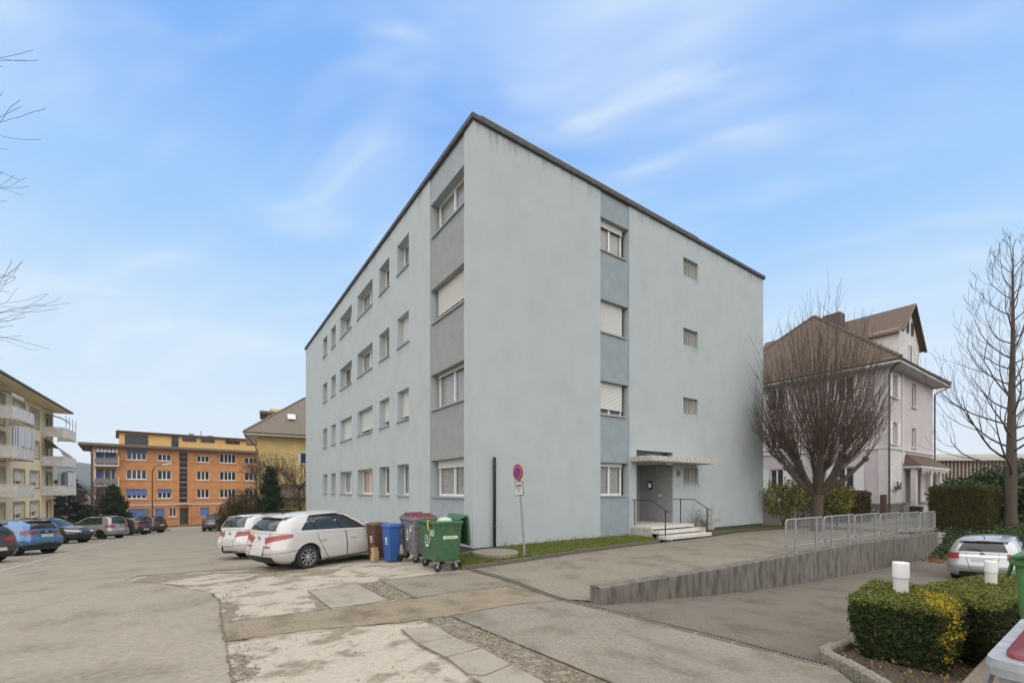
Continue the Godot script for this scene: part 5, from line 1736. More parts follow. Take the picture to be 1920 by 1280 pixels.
	hip_roof(o, X0 - 1.0, X1 + 0.7, Z0 - 1.0, Z1 + 0.9, 10.4, 6.0, 5.6, M.tiles_brown, 0.3)
	# tall cross gable on the lane side
	var gx0 := 32.9; var gx1 := 37.7; var gz := 2.0
	b = MB.new()
	var gy := 13.2; var pk := 15.3
	b.quad(Vector3(gx0, 10.2, gz), Vector3(gx1, 10.2, gz), Vector3(gx1, gy - 0.4, gz), Vector3(gx0, gy + 0.1, gz))
	b.tri(Vector3(gx0, gy + 0.1, gz), Vector3(gx1, gy - 0.4, gz), Vector3(35.3, pk, gz))
	b.quad(Vector3(gx0, 10.2, gz - 1.7), Vector3(gx0, 10.2, gz), Vector3(gx0, gy + 0.1, gz), Vector3(gx0, gy + 0.1, gz - 1.7))
	b.quad(Vector3(gx1, 10.2, gz), Vector3(gx1, 10.2, gz - 9), Vector3(gx1, gy, gz - 9), Vector3(gx1, gy - 0.4, gz))
	part("gable_wall", b, M.pale, o)
	b = MB.new()
	b.bx(Vector3(gx0 + 0.05, 10.6, gz - 8), Vector3(gx0 + 0.2, gy, gz - 1.7))
	part("gable_cladding", b, M.brown, o)
	b = MB.new()
	for s in [[gx0 - 0.35, gy - 0.25], [gx1 + 0.35, gy - 0.75]]:
		var p := [Vector3(s[0], s[1], gz + 0.3), Vector3(35.3, pk + 0.12, gz + 0.3), Vector3(35.3, pk + 0.12, gz - 10), Vector3(s[0], s[1], gz - 10)]
		if s[0] < 35.3: b.quad(p[0], p[1], p[2], p[3])
		else: b.quad(p[1], p[0], p[3], p[2])
		for k in 1: b.quad(p[0] + Vector3(0, -0.16, 0), p[1] + Vector3(0, -0.16, 0), p[1], p[0])
	part("gable_roof", b, M.tiles_brown, o)
	b = MB.new()
	b.tube([Vector3(gx0 - 0.36, gy - 0.3, gz + 0.31), Vector3(35.3, pk + 0.06, gz + 0.31), Vector3(gx1 + 0.36, gy - 0.8, gz + 0.31)], 0.09, 4)
	part("bargeboard", b, M.brown, o)
	window(o, Transform3D(Basis(), Vector3(0, 0, gz + 0.19)), 35.0, 35.7, 11.1, 12.5, {"depth": 0.12, "panes": 1, "simple": 1, "sill": false})
	for s in [-0.55, 0.55]: window(o, Transform3D(Basis(), Vector3(0, 0, gz + 0.19)), 35.3 + s - 0.22, 35.3 + s + 0.22, 13.3, 14.2, {"depth": 0.12, "panes": 1, "simple": 1, "sill": false, "fmat": M.brown})
	b = MB.new()
	b.bx(Vector3(33.9, 14.1, -3.0), Vector3(34.9, 15.9, -1.8))
	part("chimney", b, M.brown, o)
	downpipe(o, [Vector3(X0 - 0.9, 10.2, Z1 + 0.9), Vector3(X0 - 0.5, 9.9, Z1 + 0.4), Vector3(X0 - 0.08, 9.6, Z1 + 0.1), Vector3(X0 - 0.08, 0.2, Z1 + 0.1)])
	downpipe(o, [Vector3(X1 + 0.9, 10.2, Z1 + 0.9), Vector3(X1 + 0.1, 9.6, Z1 + 0.1), Vector3(X1 + 0.1, 0.2, Z1 + 0.1)])
	for q in [[FS, 31.5, 2.02], [FW, -0.3, 1.9]]:     # flower boxes
		b = MB.new()
		var c: Vector3 = q[0] * Vector3(q[1], q[2] + 0.1, 0.2)
		b.cbox(c, Vector3(0.7, 0.2, 0.2), 0.02)
		for i in 14:
			b.tube([c, c + Vector3(rng.randf_range(-0.4, 0.4), rng.randf_range(0.1, 0.45), rng.randf_range(-0.1, 0.2))], 0.02, 4)
		part("flower_box", b, M.twig_red, o)

func shutters(o: Node3D, F: Transform3D, x0: float, x1: float, y0: float, y1: float, w: float) -> void:
	for s in [[x0 - w - 0.02, x0 - 0.02], [x1 + 0.02, x1 + w + 0.02]]:
		var b := MB.new()
		b.bx(Vector3(s[0], y0, 0.03), Vector3(s[1], y1, 0.055))
		for e in [[s[0], s[0] + 0.07, y0, y1], [s[1] - 0.07, s[1], y0, y1], [s[0] + 0.07, s[1] - 0.07, y0, y0 + 0.08], [s[0] + 0.07, s[1] - 0.07, y1 - 0.08, y1], [s[0] + 0.07, s[1] - 0.07, (y0 + y1) / 2 - 0.04, (y0 + y1) / 2 + 0.04]]:
			b.bx(Vector3(e[0], e[2], 0.056), Vector3(e[1], e[3], 0.075))
		part("window_shutter", b, M.white, o, F)

func cream_block() -> void:
	var o := thing("balcony_block", "cream four storey apartment block with grey balconies and wide eaves", "building", T.origin)
	var F := Transform3D(Basis(Vector3(0, 0, -1), Vector3.UP, Vector3(1, 0, 0)), Vector3(-19.5, 0, 0))     # x runs with w
	var b := MB.new()
	var hs := []
	var rows := [[-0.5, 0.9], [2.2, 3.65], [4.95, 6.4], [7.7, 9.3]]
	for r in 4:
		hs.append([45.1, 47.6, rows[r][0], rows[r][1], 0.25]); hs.append([40.95, 43.5, rows[r][0], rows[r][1], 0.25])
		hs.append([36.4, 38.9, rows[r][0] - 0.7, rows[r][1], 0.25]); hs.append([50.0, 51.8, rows[r][0] - 0.7, rows[r][1], 0.4])
		hs.append([31.0, 33.4, rows[r][0], rows[r][1], 0.25]); hs.append([26.5, 29.0, rows[r][0], rows[r][1], 0.25])
	facade(b, F, 22.0, 52.5, -4.5, 9.95, hs)
	b.quad(Vector3(-19.5, -4.5, -52.5), Vector3(-32, -4.5, -52.5), Vector3(-32, 9.95, -52.5), Vector3(-19.5, 9.95, -52.5))
	b.quad(Vector3(-32, -4.5, -22), Vector3(-19.5, -4.5, -22), Vector3(-19.5, 9.95, -22), Vector3(-32, 9.95, -22))
	part("wall", b, M.cream, o)
	b = MB.new()
	for h in hs:     # grey window surrounds
		for e in [[h[0] - 0.16, h[0], h[2], h[3]], [h[1], h[1] + 0.16, h[2], h[3]], [h[0] - 0.16, h[1] + 0.16, h[3], h[3] + 0.14], [h[0] - 0.16, h[1] + 0.16, h[2] - 0.12, h[2]]]:
			b.bx(F * Vector3(e[0], e[2], 0.001), F * Vector3(e[1], e[3], 0.025))
	part("surrounds", b, M.cream_dark, o).set_meta("kind", "stuff")
	for i in hs.size():
		var h: Array = hs[i]
		var k := {"depth": 0.2, "panes": 2, "frame": 0.09, "simple": 1, "sill": false}
		if i % 6 < 2: k.shutter = [0.62, 0.66, 0.0, 0.0][i / 6] if i % 6 == 0 else [0.66, 0.6, 0.0, 0.4][i / 6]
		window(o, F, h[0], h[1], h[2], h[3], k)
	# balconies: parapet ring, slab, curtains and awnings
	for q in [[34.6, 39.9, 4], [48.4, 54.0, 4]]:
		for r in [1, 2, 3]:
			var y: float = -0.5 + 2.83 * r - 1.0
			var pl := PackedVector2Array([Vector2(-19.48, -q[0]), Vector2(-18.1, -q[0] - 0.25), Vector2(-17.95, -q[0] - 0.7), Vector2(-17.95, -q[1] + 0.8), Vector2(-18.2, -q[1] + 0.1), Vector2(-19.48, -q[1])])
			b = MB.new()
			b.prism(pl, y - 0.35, y)
			var bal := part("balcony", b, M.cream_dark if r == 1 else M.cream_grey, o)
			b = MB.new()
			for i in 5:
				var a := pl[i]; var c := pl[i + 1]
				b.quad(Vector3(a.x, y + 0.12, a.y), Vector3(a.x, y + 1.02, a.y), Vector3(c.x, y + 1.02, c.y), Vector3(c.x, y + 0.12, c.y))
				var m := Vector3((a.x + c.x) / 2, y + 0.57, (a.y + c.y) / 2)
				var d := Vector3(c.x - a.x, 0, c.y - a.y)
				b.box(m, Vector3(d.length(), 0.86, 0.05), Basis(d.normalized(), Vector3.UP, d.normalized().cross(Vector3.UP)))
				b.tube([Vector3(a.x, y + 1.06, a.y), Vector3(c.x, y + 1.06, c.y)], 0.03, 5)
				b.tube([Vector3(a.x, y, a.y), Vector3(a.x, y + 1.06, a.y)], 0.03, 5)
			part("parapet", b, M.cream_grey, bal)
			if (q[0] < 40 and r == 2) or (q[0] > 40 and r == 1):
				for i in 14:      # blue and white sun curtain hanging above the parapet
					var s := i / 14.0 * 3.0
					var j := int(s)
					var a := pl[j + (1 if q[0] < 40 else 0)].lerp(pl[j + (2 if q[0] < 40 else 1)], s - j)
					var s2 := (i + 1) / 14.0 * 2.999
					var j2 := int(s2)
					var c := pl[j2 + (1 if q[0] < 40 else 0)].lerp(pl[j2 + (2 if q[0] < 40 else 1)], s2 - j2)
					b = MB.new()
					var d := Vector3(c.x - a.x, 0, c.y - a.y)
					b.box(Vector3((a.x + c.x) / 2, y + 1.75, (a.y + c.y) / 2), Vector3(d.length() * 0.97, 1.35, 0.04), Basis(d.normalized(), Vector3.UP, d.normalized().cross(Vector3.UP)) * Basis(Vector3.UP, 0.25 * (1 if i % 2 else -1)))
					part("curtain_strip", b, M.curtain_blue if i % 2 else M.curtain_pale, bal)
			if r == 3:
				b = MB.new()
				b.quad(Vector3(-19.45, y + 2.5, -q[0] - 0.6), Vector3(-18.2, y + 2.05, -q[0] - 0.6), Vector3(-18.2, y + 2.05, -q[0] - 3.2), Vector3(-19.45, y + 2.5, -q[0] - 3.2))
				b.quad(Vector3(-18.2, y + 2.05, -q[0] - 0.6), Vector3(-18.2, y + 1.85, -q[0] - 0.6), Vector3(-18.2, y + 1.85, -q[0] - 3.2), Vector3(-18.2, y + 2.05, -q[0] - 3.2))
				part("awning", b, M.curtain_pale, bal)
			if r == 3 and q[0] > 40:
				for i in 4:
					b = MB.new()
					var a := pl[2].lerp(pl[3], i / 3.0)
					b.tube([Vector3(a.x, y + 1.0, a.y), Vector3(a.x, y + 2.3, a.y)], 0.025, 5)
					part("screen_post", b, M.galv, bal)
				b = MB.new()
				b.tube([Vector3(pl[2].x, y + 1.7, pl[2].y), Vector3(pl[3].x, y + 1.7, pl[3].y)], 0.02, 4)
				part("screen_rail", b, M.galv, bal)
			if r == 2 and q[0] > 40:
				b = MB.new()
				var rws := []
				for i in 7:
					var t := i / 6.0
					var row := []
					for jj in 9:
						var e2 := jj / 8.0
						row.append(Vector3(lerpf(-19.42, -18.0, t), y + 2.75 - 1.6 * t * t - 0.12 * sin(e2 * PI) * t - e2 * e2 * 0.9 * (1.0 - t), -q[0] + 0.1 - e2 * (1.0 + 3.2 * t)))
					rws.append(row)
				b.grid(rws)
				part("sunshade", b, M.cream_dark, bal)
	# low ground floor balcony in view at the left
	# roof
	b = MB.new()
	var e := [Vector3(-18.2, 10.0, -21), Vector3(-18.2, 10.0, -52.9), Vector3(-33.3, 10.0, -52.9), Vector3(-33.3, 10.0, -21)]
	b.bx(Vector3(-33.3, 9.93, -52.9), Vector3(-18.2, 10.08, -21))
	part("eaves", b, M.cream, o)
	b = MB.new()
	var r0 := Vector3(-25.7, 12.4, -30); var r1 := Vector3(-25.7, 12.4, -46)
	for p in 4: e[p] += Vector3(0, 0.1, 0)
	b.quad(e[0], e[1], r1, r0); b.tri(e[1], e[2], r1); b.quad(e[2], e[3], r0, r1); b.tri(e[3], e[0], r0)
	part("roof", b, M.tiles, o)
	b = MB.new()
	b.tube([Vector3(-18.15, 10.05, -21), Vector3(-18.15, 10.05, -52.9), Vector3(-33.3, 10.05, -52.95)], 0.11, 6)
	part("gutter", b, M.pipe, o)

func orange_block() -> void:
	# stands on its own line, at an angle to the street grid
	var t := atan2(-0.669, 0.743)        # facade runs away to the right
	var o := Node3D.new()
	o.name = numbered("corner_block")
	add_child(o)
	o.position = Vector3(-59.6, 0, -62.7)
	o.rotation.y = -t
	o.set_meta("label", "orange four storey apartment block with blue roller shutters and yellow attic floor")
	o.set_meta("category", "building")
	var b := MB.new()
	var F := Transform3D(Basis(), Vector3.ZERO)
	var L := 36.0
	var g := -3.7; var top := 8.25
	var rows := [[6.43, 8.0], [3.54, 5.0], [0.65, 2.1]]
	var hs := []
	var wins := []
	for r in 3:
		for c in [[3.64, 5.99, 4], [7.23, 8.95, 3], [12.15, 13.87, 3], [15.26, 17.6, 4], [18.81, 20.9, 3], [23, 25.3, 4], [27, 29, 3]]:
			wins.append([c[0], c[1], rows[r][0], rows[r][1] - (0.5 if r == 0 and c[2] == 3 else 0.0), c[2], r])
	for c in [[3.9, 5.99, 4, 1], [6.98, 8.09, 2, 1], [8.64, 9.57, 2, 0], [12.65, 13.83, 2, 1], [17, 19, 3, 0]]: wins.append([c[0], c[1], -2.2, -0.85, c[2], 3 if c[3] else 4])
	for w in wins: hs.append([w[0], w[1], w[2], w[3], 0.22])
	hs.append([9.93, 10.96, 0.0, 7.9, 0.25]); hs.append([9.99, 11.09, -3.5, -0.85, 0.3])
	for r in 3: hs.append([0.45, 2.5, rows[r][0] - 0.85, rows[r][1], 0.9])
	hs.append([0.45, 2.5, -3.3, -0.85, 0.9])
	facade(b, F, 0, L, g, top, hs)
	b.quad(Vector3(0, g, -12), Vector3(0, g, 0), Vector3(0, top, 0), Vector3(0, top, -12))
	b.quad(Vector3(L, g, 0), Vector3(L, g, -12), Vector3(L, top, -12), Vector3(L, top, 0))
	part("wall", b, M.orange, o)
	for w in wins:
		var k := {"depth": 0.16, "panes": w[4], "frame": 0.1, "simple": 1, "smat": M.shutter_blue, "sillmat": M.white, "sill_out": 0.08}
		if w[5] == 2 and w[0] < 9: k.shutter = 0.62 if w[4] == 4 else 0.4
		if w[5] == 3: k.shutter = 0.86 if w[4] == 4 else 0.97
		if w[5] == 0 and w[4] == 4 and w[0] < 9: k.shutter = 0.35
		window(o, F, w[0], w[1], w[2], w[3], k)
	for y in [6.25, 3.36, 0.47, -2.42]:
		b = MB.new()
		b.bx(Vector3(2.75, y - 0.07, 0.002), Vector3(9.85, y, 0.06)); b.bx(Vector3(11.15, y - 0.07, 0.002), Vector3(L, y, 0.06))
		part("string_course", b, M.orange, o)
	b = MB.new()
	b.bx(Vector3(2.75, -0.38, 0.002), Vector3(9.9, -0.22, 0.12)); b.bx(Vector3(11.1, -0.38, 0.002), Vector3(L, -0.22, 0.12)); b.bx(Vector3(9.7, -0.3, 0.002), Vector3(11.3, -0.15, 0.6))
	part("ledge", b, M.pale, o)
	# stair glazing, dark panes in a staggered grid
	b = MB.new()
	b.bx(Vector3(9.93, 0.0, -0.26), Vector3(10.96, 7.9, -0.2))
	var sw := part("stair_window", b, M.brown, o)
	var y := 0.08
	var i := 0
	while y < 7.6:
		var hgt: float = [0.62, 0.68, 0.8, 0.75, 0.72][i % 5]
		for e in ([[9.98, 10.91]] if i % 5 < 1 else ([[9.98, 10.35], [10.42, 10.91]] if i % 2 else [[9.98, 10.5], [10.57, 10.91]])):
			b = MB.new()
			b.bx(Vector3(e[0], y, -0.19), Vector3(e[1], y + hgt, -0.17))
			part("pane", b, M.dark_glass, sw)
		b = MB.new()
		b.bx(Vector3(9.93, y + hgt + 0.005, -0.19), Vector3(10.96, y + hgt + 0.07, -0.13))
		part("glazing_bar", b, M.orange if i % 3 else M.pale, sw)
		y += hgt + 0.08
		i += 1
	b = MB.new()
	b.bx(Vector3(10.0, -3.5, -0.3), Vector3(11.08, -0.86, -0.24))
	var dr := part("entrance_door", b, M.brown, o)
	for e in [[10.12, -3.35, 10.25, -1.0], [10.4, -3.3, 10.95, -1.9], [10.4, -1.8, 10.95, -1.0]]:
		b = MB.new()
		b.bx(Vector3(e[0], e[1], -0.238), Vector3(e[2], e[3], -0.22))
		part("pane", b, M.dark_glass, dr)
	# balconies at the near end
	for r in 3:
		var yy: float = rows[r][0] - 0.88
		b = MB.new()
		b.bx(Vector3(0.2, yy - 0.2, 0.002), Vector3(2.85, yy, 1.1))
		var bal := part("balcony", b, M.pale, o)
		b = MB.new()
		for k in 22:
			b.tube([Vector3(0.28 + k * 0.12, yy, 1.05), Vector3(0.28 + k * 0.12, yy + 0.95, 1.05)], 0.02, 4)
		b.tube([Vector3(0.25, yy + 0.97, 1.05), Vector3(2.82, yy + 0.97, 1.05)], 0.03, 5)
		b.bx(Vector3(0.3, yy + 0.25, 1.0), Vector3(2.78, yy + 0.85, 1.03))
		part("railing", b, M.cream_dark, bal).set_meta("kind", "stuff")
		b = MB.new()
		b.bx(Vector3(2.75, yy, 0.002), Vector3(2.85, yy + 1.25, 1.08))
		part("side_wall", b, M.pale, bal)
		b = MB.new()
		b.bx(Vector3(0.5, yy, -0.85), Vector3(1.2, yy + 2.3, -0.8)); b.bx(Vector3(1.35, yy, -0.85), Vector3(2.45, yy + (2.3 if r != 1 else 0.2), -0.8))
		part("roller_shutter", b, M.shutter_blue, bal)
		b = MB.new()
		b.bx(Vector3(0.45, yy, -0.9), Vector3(2.5, yy + 2.35, -0.87))
		part("balcony_window", b, M.dark_glass, bal)
		b = MB.new()
		for x in [1.2, 1.9, 2.4] if r == 1 else [1.2]: b.bx(Vector3(x, yy, -0.8), Vector3(x + 0.13, yy + 2.3, -0.75))
		part("window_frame", b, M.white, bal)
		if r == 0:
			for k in 12:
				b = MB.new()
				var x := 0.3 + k * 0.2
				b.quad(Vector3(x, yy + 2.5, 0.1), Vector3(x, yy + 2.0, 1.0), Vector3(x + 0.2, yy + 2.0, 1.0), Vector3(x + 0.2, yy + 2.5, 0.1))
				b.quad(Vector3(x, yy + 2.0, 1.0), Vector3(x, yy + 1.78, 1.0), Vector3(x + 0.2, yy + 1.78, 1.0), Vector3(x + 0.2, yy + 2.0, 1.0))
				part("awning_stripe", b, M.curtain_pale if k % 2 else M.awning_grey, bal)
	b = MB.new()
	b.bx(Vector3(0.15, -0.4, 0.003), Vector3(0.4, 8.1, 0.2))
	part("pilaster", b, M.pale, o)
	# eaves slab, attic floor set back
	b = MB.new()
	b.bx(Vector3(-1.4, top, -13.2), Vector3(L + 1.2, top + 0.35, 1.3))
	part("eaves", b, M.brown_grey, o)
	b = MB.new()
	b.tube([Vector3(-1.3, top + 0.1, 1.2), Vector3(-0.2, top - 0.6, 0.2), Vector3(-0.06, top - 1.2, 0.08), Vector3(-0.06, g, 0.08)], 0.08, 6)
	part("downpipe", b, M.pipe, o)
	b = MB.new()
	b.bx(Vector3(2.9, top + 0.35, -11.0), Vector3(L - 2, 10.5, -0.9))
	part("attic_wall", b, M.penthouse, o)
	b = MB.new()
	b.cbox(Vector3(L / 2 + 0.4, 10.62, -6.0), Vector3(L - 4.2, 0.25, 11.4), 0.05)
	part("attic_roof", b, M.brown, o)
	for q in [[3.5, 6.2, 8.75, 10.3, 2], [9.0, 9.9, 8.75, 10.4, 1], [10.4, 12.2, 9.7, 10.3, 2], [12.8, 14.7, 9.7, 10.3, 2], [16.2, 18.3, 9.7, 10.3, 2], [19.3, 21.5, 9.7, 10.3, 2], [23, 26, 9.0, 10.3, 3]]:
		window(o, Transform3D(Basis(), Vector3(0, 0, -0.82)), q[0], q[1], q[2], q[3], {"depth": 0.04, "panes": q[4], "frame": 0.09, "simple": 1, "sill": false, "fmat": M.brown})
	for q in [[7.0, 0.25, 0.5], [11.6, 0.5, 0.6], [13.2, 1.2, 0.12], [14.2, 0.4, 0.6], [18.4, 0.45, 0.15], [19.3, 0.3, 0.3], [23.0, 0.5, 0.6]]:
		b = MB.new()
		b.bx(Vector3(q[0], 10.74, -4.5), Vector3(q[0] + q[2], 10.74 + q[1], -4.5 + q[2]))
		if q[2] > 0.4: b.bx(Vector3(q[0] - 0.08, 10.74 + q[1], -4.58), Vector3(q[0] + q[2] + 0.08, 10.82 + q[1], -4.42 + q[2]))
		part("roof_vent", b, M.galv, o)

func yellow_house() -> void:
	var o := thing("hipped_house", "yellow house with mossy grey tiled hip roof behind the garden trees", "house", P(-2.05, 0, 43.4), -0.1)
	var b := MB.new()
	var hs := [[4.2, 5.7, 4.9, 6.2, 0.2], [7.0, 8.5, 4.9, 6.2, 0.2], [4.3, 5.5, 1.2, 2.7, 0.2], [3.2, 4.0, -1.4, -0.1, 0.2], [4.7, 5.6, -1.4, -0.1, 0.2]]
	facade(b, Transform3D.IDENTITY, 0, 14, -3.0, 8.0, hs)
	b.quad(Vector3(0, -3, -10), Vector3(0, -3, 0), Vector3(0, 8, 0), Vector3(0, 8, -10))
	part("wall", b, M.yellow, o)
	for h in hs: window(o, Transform3D.IDENTITY, h[0], h[1], h[2], h[3], {"depth": 0.12, "panes": 2, "frame": 0.1, "simple": 1, "sillmat": M.pale, "sill_out": 0.1})
	b = MB.new()
	for e in [[4.05, 5.85, 4.75, 4.88], [4.05, 5.85, 6.22, 6.36], [4.05, 4.19, 4.88, 6.22], [5.71, 5.85, 4.88, 6.22]]: b.bx(Vector3(e[0], e[2], 0.001), Vector3(e[1], e[3], 0.04))
	part("surround", b, M.pale, o)
	hip_roof(o, -1.2, 15.2, -11.2, 1.2, 8.15, 5.2, 6.2, M.tiles_grey, 0.3)
	b = MB.new()
	b.bx(Vector3(1.0, 8.2, -9.0), Vector3(6.5, 11.0, -4.5))
	part("dormer", b, M.yellow, o)
	b = MB.new()
	b.bx(Vector3(0.2, 11.0, -9.6), Vector3(7.0, 11.25, -3.9))
	part("dormer_roof", b, M.brown_grey, o)
	b = MB.new()
	b.bx(Vector3(1.2, 11.25, -6.5), Vector3(2.9, 11.8, -5.6))
	part("chimney", b, M.yellow, o)
	b = MB.new()
	b.box(Vector3(3.4, 10.35, -1.1), Vector3(0.8, 0.08, 1.0), Basis(Vector3.RIGHT, 0.69))
	part("skylight", b, M.lens, o)
	b = MB.new()
	b.quad(Vector3(1.5, 1.2, 2.2), Vector3(14, 1.2, 2.2), Vector3(14, 2.6, 0.02), Vector3(2.2, 2.6, 0.02))
	b.quad(Vector3(1.5, 1.05, 2.2), Vector3(14, 1.05, 2.2), Vector3(14, 1.2, 2.2), Vector3(1.5, 1.2, 2.2))
	part("lower_roof", b, M.tiles_brown, o)
	b = MB.new()
	b.bx(Vector3(1.9, -2.8, 0.01), Vector3(14, 1.1, 1.6))
	part("ground_floor", b, M.yellow, o)
	downpipe(o, [Vector3(-1.15, 7.95, 1.15), Vector3(-0.6, 7.2, 0.6), Vector3(-0.08, 6.6, 0.1), Vector3(-0.08, -2.8, 0.1)])

func backdrop() -> void:
	# wooded hill behind the left buildings, far off
	var b := MB.new()
	var n := FastNoiseLite.new()
	n.seed = 3; n.frequency = 0.02
	var rows := []
	for j in 12:
		var row := []
		for i in 61:
			var x := -900.0 + i * 30.0
			var hgt := sin(j / 11.0 * PI / 2) * (62.0 + 22.0 * n.get_noise_2d(x * 0.3, 5.0)) * smoothstep(900.0, 300.0, absf(x + 150)) + 4.0 * n.get_noise_2d(x * 2.0, j * 30.0)
			row.append(Vector3(x - 650, -8 + hgt, -640 - j * 22.0))
		rows.append(row)
	b.grid(rows)
	var h := struct("hill", b, M.hill)
	h.transform = Transform3D.IDENTITY
	# slatted hall behind the villa
	var o := thing("slatted_hall", "long low hall clad with upright timber slats beyond the right garden", "building", P(72, 0, 6.0), 0.0)
	o.rotation.y = -0.05
	b = MB.new()
	b.bx(Vector3(-14, -0.5, -14), Vector3(40, 5.9, -0.2))
	part("wall", b, M.brown, o)
	b = MB.new()
	b.bx(Vector3(-14.5, 5.9, -14), Vector3(40.5, 6.3, 0.5)); b.bx(Vector3(-10, 6.3, -14), Vector3(30, 7.0, -3))
	part("flat_roof", b, M.concrete, o)
	var sm := MB.new()
	sm.box(Vector3(0, 3.2, 0), Vector3(0.22, 5.3, 0.1))
	var me := sm.mesh()
	for i in 110: part("slat", me, M.wood_slat, o, Transform3D(Basis(), Vector3(-13.8 + i * 0.49, 0, -0.1)))
	# low outbuilding with a brown roof
	o = thing("outbuilding", "low white outbuilding with brown pitched roof behind the right hedge", "shed", P(44, 0, -2.0))
	b = MB.new()
	b.bx(Vector3(-4, -0.4, -7), Vector3(6, 2.4, 0))
	part("wall", b, M.shed_white, o)
	b = MB.new()
	b.quad(Vector3(-4.6, 2.3, 0.6), Vector3(6.6, 2.3, 0.6), Vector3(6.6, 4.2, -3.5), Vector3(-4.6, 4.2, -3.5))
	b.quad(Vector3(6.6, 2.3, -7.6), Vector3(-4.6, 2.3, -7.6), Vector3(-4.6, 4.2, -3.5), Vector3(6.6, 4.2, -3.5))
	part("roof", b, M.tiles, o)

# ---------------------------------------------------------------- bins, cars, street furniture
func bins() -> void:
	var green := surf(lin(0.04, 0.11, 0.045), lin(0.055, 0.135, 0.06), 101, 1.0, 0.45)
	var green_lid := mt(lin(0.03, 0.1, 0.04), 0.45)
	var grey := surf(lin(0.13, 0.13, 0.135), lin(0.21, 0.21, 0.215), 102, 1.2, 0.6)
	var maroon := mt(lin(0.13, 0.028, 0.035), 0.5)
	var white_print := mt(lin(0.5, 0.58, 0.5), 0.6)
	var turn := -0.094 + 0.0
	var hx := 0.385; var hz := 0.65
	var near := Vector3(-1.85, 0, -10.6)
	var B := Basis(Vector3.UP, TH - turn)
	B = Basis(Vector3.UP, TH + turn)
	var c := near + B * Vector3(hx * 0.9, 0, -hz * 0.93)
	var o := container("waste_container", "green four wheeled waste container numbered 383 with its lid hanging open", c, turn, hx * 2, hz * 2, green, green_lid, true)
	var L := Basis(Vector3.UP, -PI / 2) * Basis(Vector3.RIGHT, -0.06)
	emblem(o, Transform3D(L, Vector3(-hx * 0.918, 0.78, 0.08)), 0.2, white_print)
	letters("383", 0.15, white_print, o, Transform3D(L, Vector3(-hx * 0.937, 0.95, 0.42)), "number")
	var b := MB.new()
	b.cbox(Vector3(0.03, 0.84, hz * 0.935), Vector3(0.34, 0.075, 0.008), 0.002, Basis(Vector3.RIGHT, 0.06))
	b.box(Vector3(0.22, 0.84, hz * 0.935), Vector3(0.05, 0.05, 0.008), Basis(Vector3.BACK, PI / 4))
	var lb := part("label_strip", b, M.sticker, o)
	b = MB.new()
	for i in 12: b.box(Vector3(-0.07 + i * 0.022, 0.845, hz * 0.942), Vector3(0.012, 0.022 if i % 3 else 0.03, 0.003))
	part("print", b, mt(lin(0.1, 0.2, 0.12), 0.6), lb)
	b = MB.new()      # yellow tape hung over the rim
	var ya := [Vector3(-hx * 0.9, 1.25, 0.2), Vector3(-hx * 1.06, 1.245, 0.2), Vector3(-hx * 1.06, 1.12, 0.22), Vector3(-hx * 1.04, 1.0, 0.27)]
	var yb := []
	for q in ya: yb.append(q + Vector3(0, 0, 0.09))
	b.grid([yb, ya]); 
	part("yellow_tape", b, mt(lin(0.6, 0.5, 0.03), 0.5), o)
	# grey container behind it
	var g2 := near + Vector3(-0.82, 0, -1.32)
	o = container("waste_container", "grey waste container with maroon lid beside the blue wheelie bin", g2 + B * Vector3(hx * 0.9, 0, -hz * 0.93), turn, hx * 2, hz * 2, grey, maroon, false)
	emblem(o, Transform3D(L, Vector3(-hx * 0.918, 0.78, 0.12)), 0.19, M.sticker)
	b = MB.new()
	b.cbox(Vector3(-hx * 0.93, 0.98, 0.42), Vector3(0.01, 0.24, 0.12), 0.003, Basis(Vector3.BACK, -0.06))
	var st := part("sticker", b, M.sticker, o)
	b = MB.new()
	for i in 4: b.box(Vector3(-hx * 0.93 - 0.007, 1.06 - i * 0.05, 0.42), Vector3(0.003, 0.028, 0.06))
	part("print", b, M.print, st)
	wheelie("wheelie_bin", "blue wheelie bin with number sticker between the grey container and a paper bag", P(-2.42, -0.02, 0.42), 0.15, 0.44, 0.44, 1.07, mt(lin(0.03, 0.1, 0.33), 0.5), M.sticker)
	wheelie("wheelie_bin", "brown wheelie bin between the white hatchback and a paper bag", P(-2.6, -0.03, 1.2), 0.2, 0.46, 0.46, 1.07, mt(lin(0.1, 0.05, 0.03), 0.6), M.sticker)
	o = thing("paper_bag", "crumpled brown paper bag standing between the brown and blue wheelie bins", "bag", P(-2.84, -0.02, 0.62), 0.4)
	b = MB.new()
	b.rr([[0.0, 0.09, 0.06, 0.02], [0.12, 0.1, 0.075, 0.02], [0.25, 0.085, 0.07, 0.015, 0.01, 0.01], [0.34, 0.1, 0.05, 0.015, -0.01, 0.0], [0.4, 0.08, 0.06, 0.01]], 3, false)
	part("sack", b, surf(lin(0.35, 0.22, 0.11), lin(0.5, 0.34, 0.19), 104, 4.0), o)
	b = MB.new()
	b.tube([Vector3(-0.05, 0.38, 0), Vector3(-0.05, 0.48, 0.01), Vector3(0.0, 0.46, 0.0), Vector3(0.05, 0.38, 0)], 0.006, 4)
	part("handle", b, M.kerb, o)
	# containers at the right edge
	var lit := surf(lin(0.27, 0.28, 0.3), lin(0.36, 0.37, 0.39), 105, 1.0, 0.5)
	var B2 := Basis(Vector3.UP, TH)
	container("waste_container", "pale grey waste container with maroon lid on the brick paving, nearest the eye", Vector3(2.14, 0, -2.03) + B2 * Vector3(0.56, 0, 0.7), 0.0, 1.08, 1.36, lit, mt(lin(0.19, 0.03, 0.04), 0.35), false)
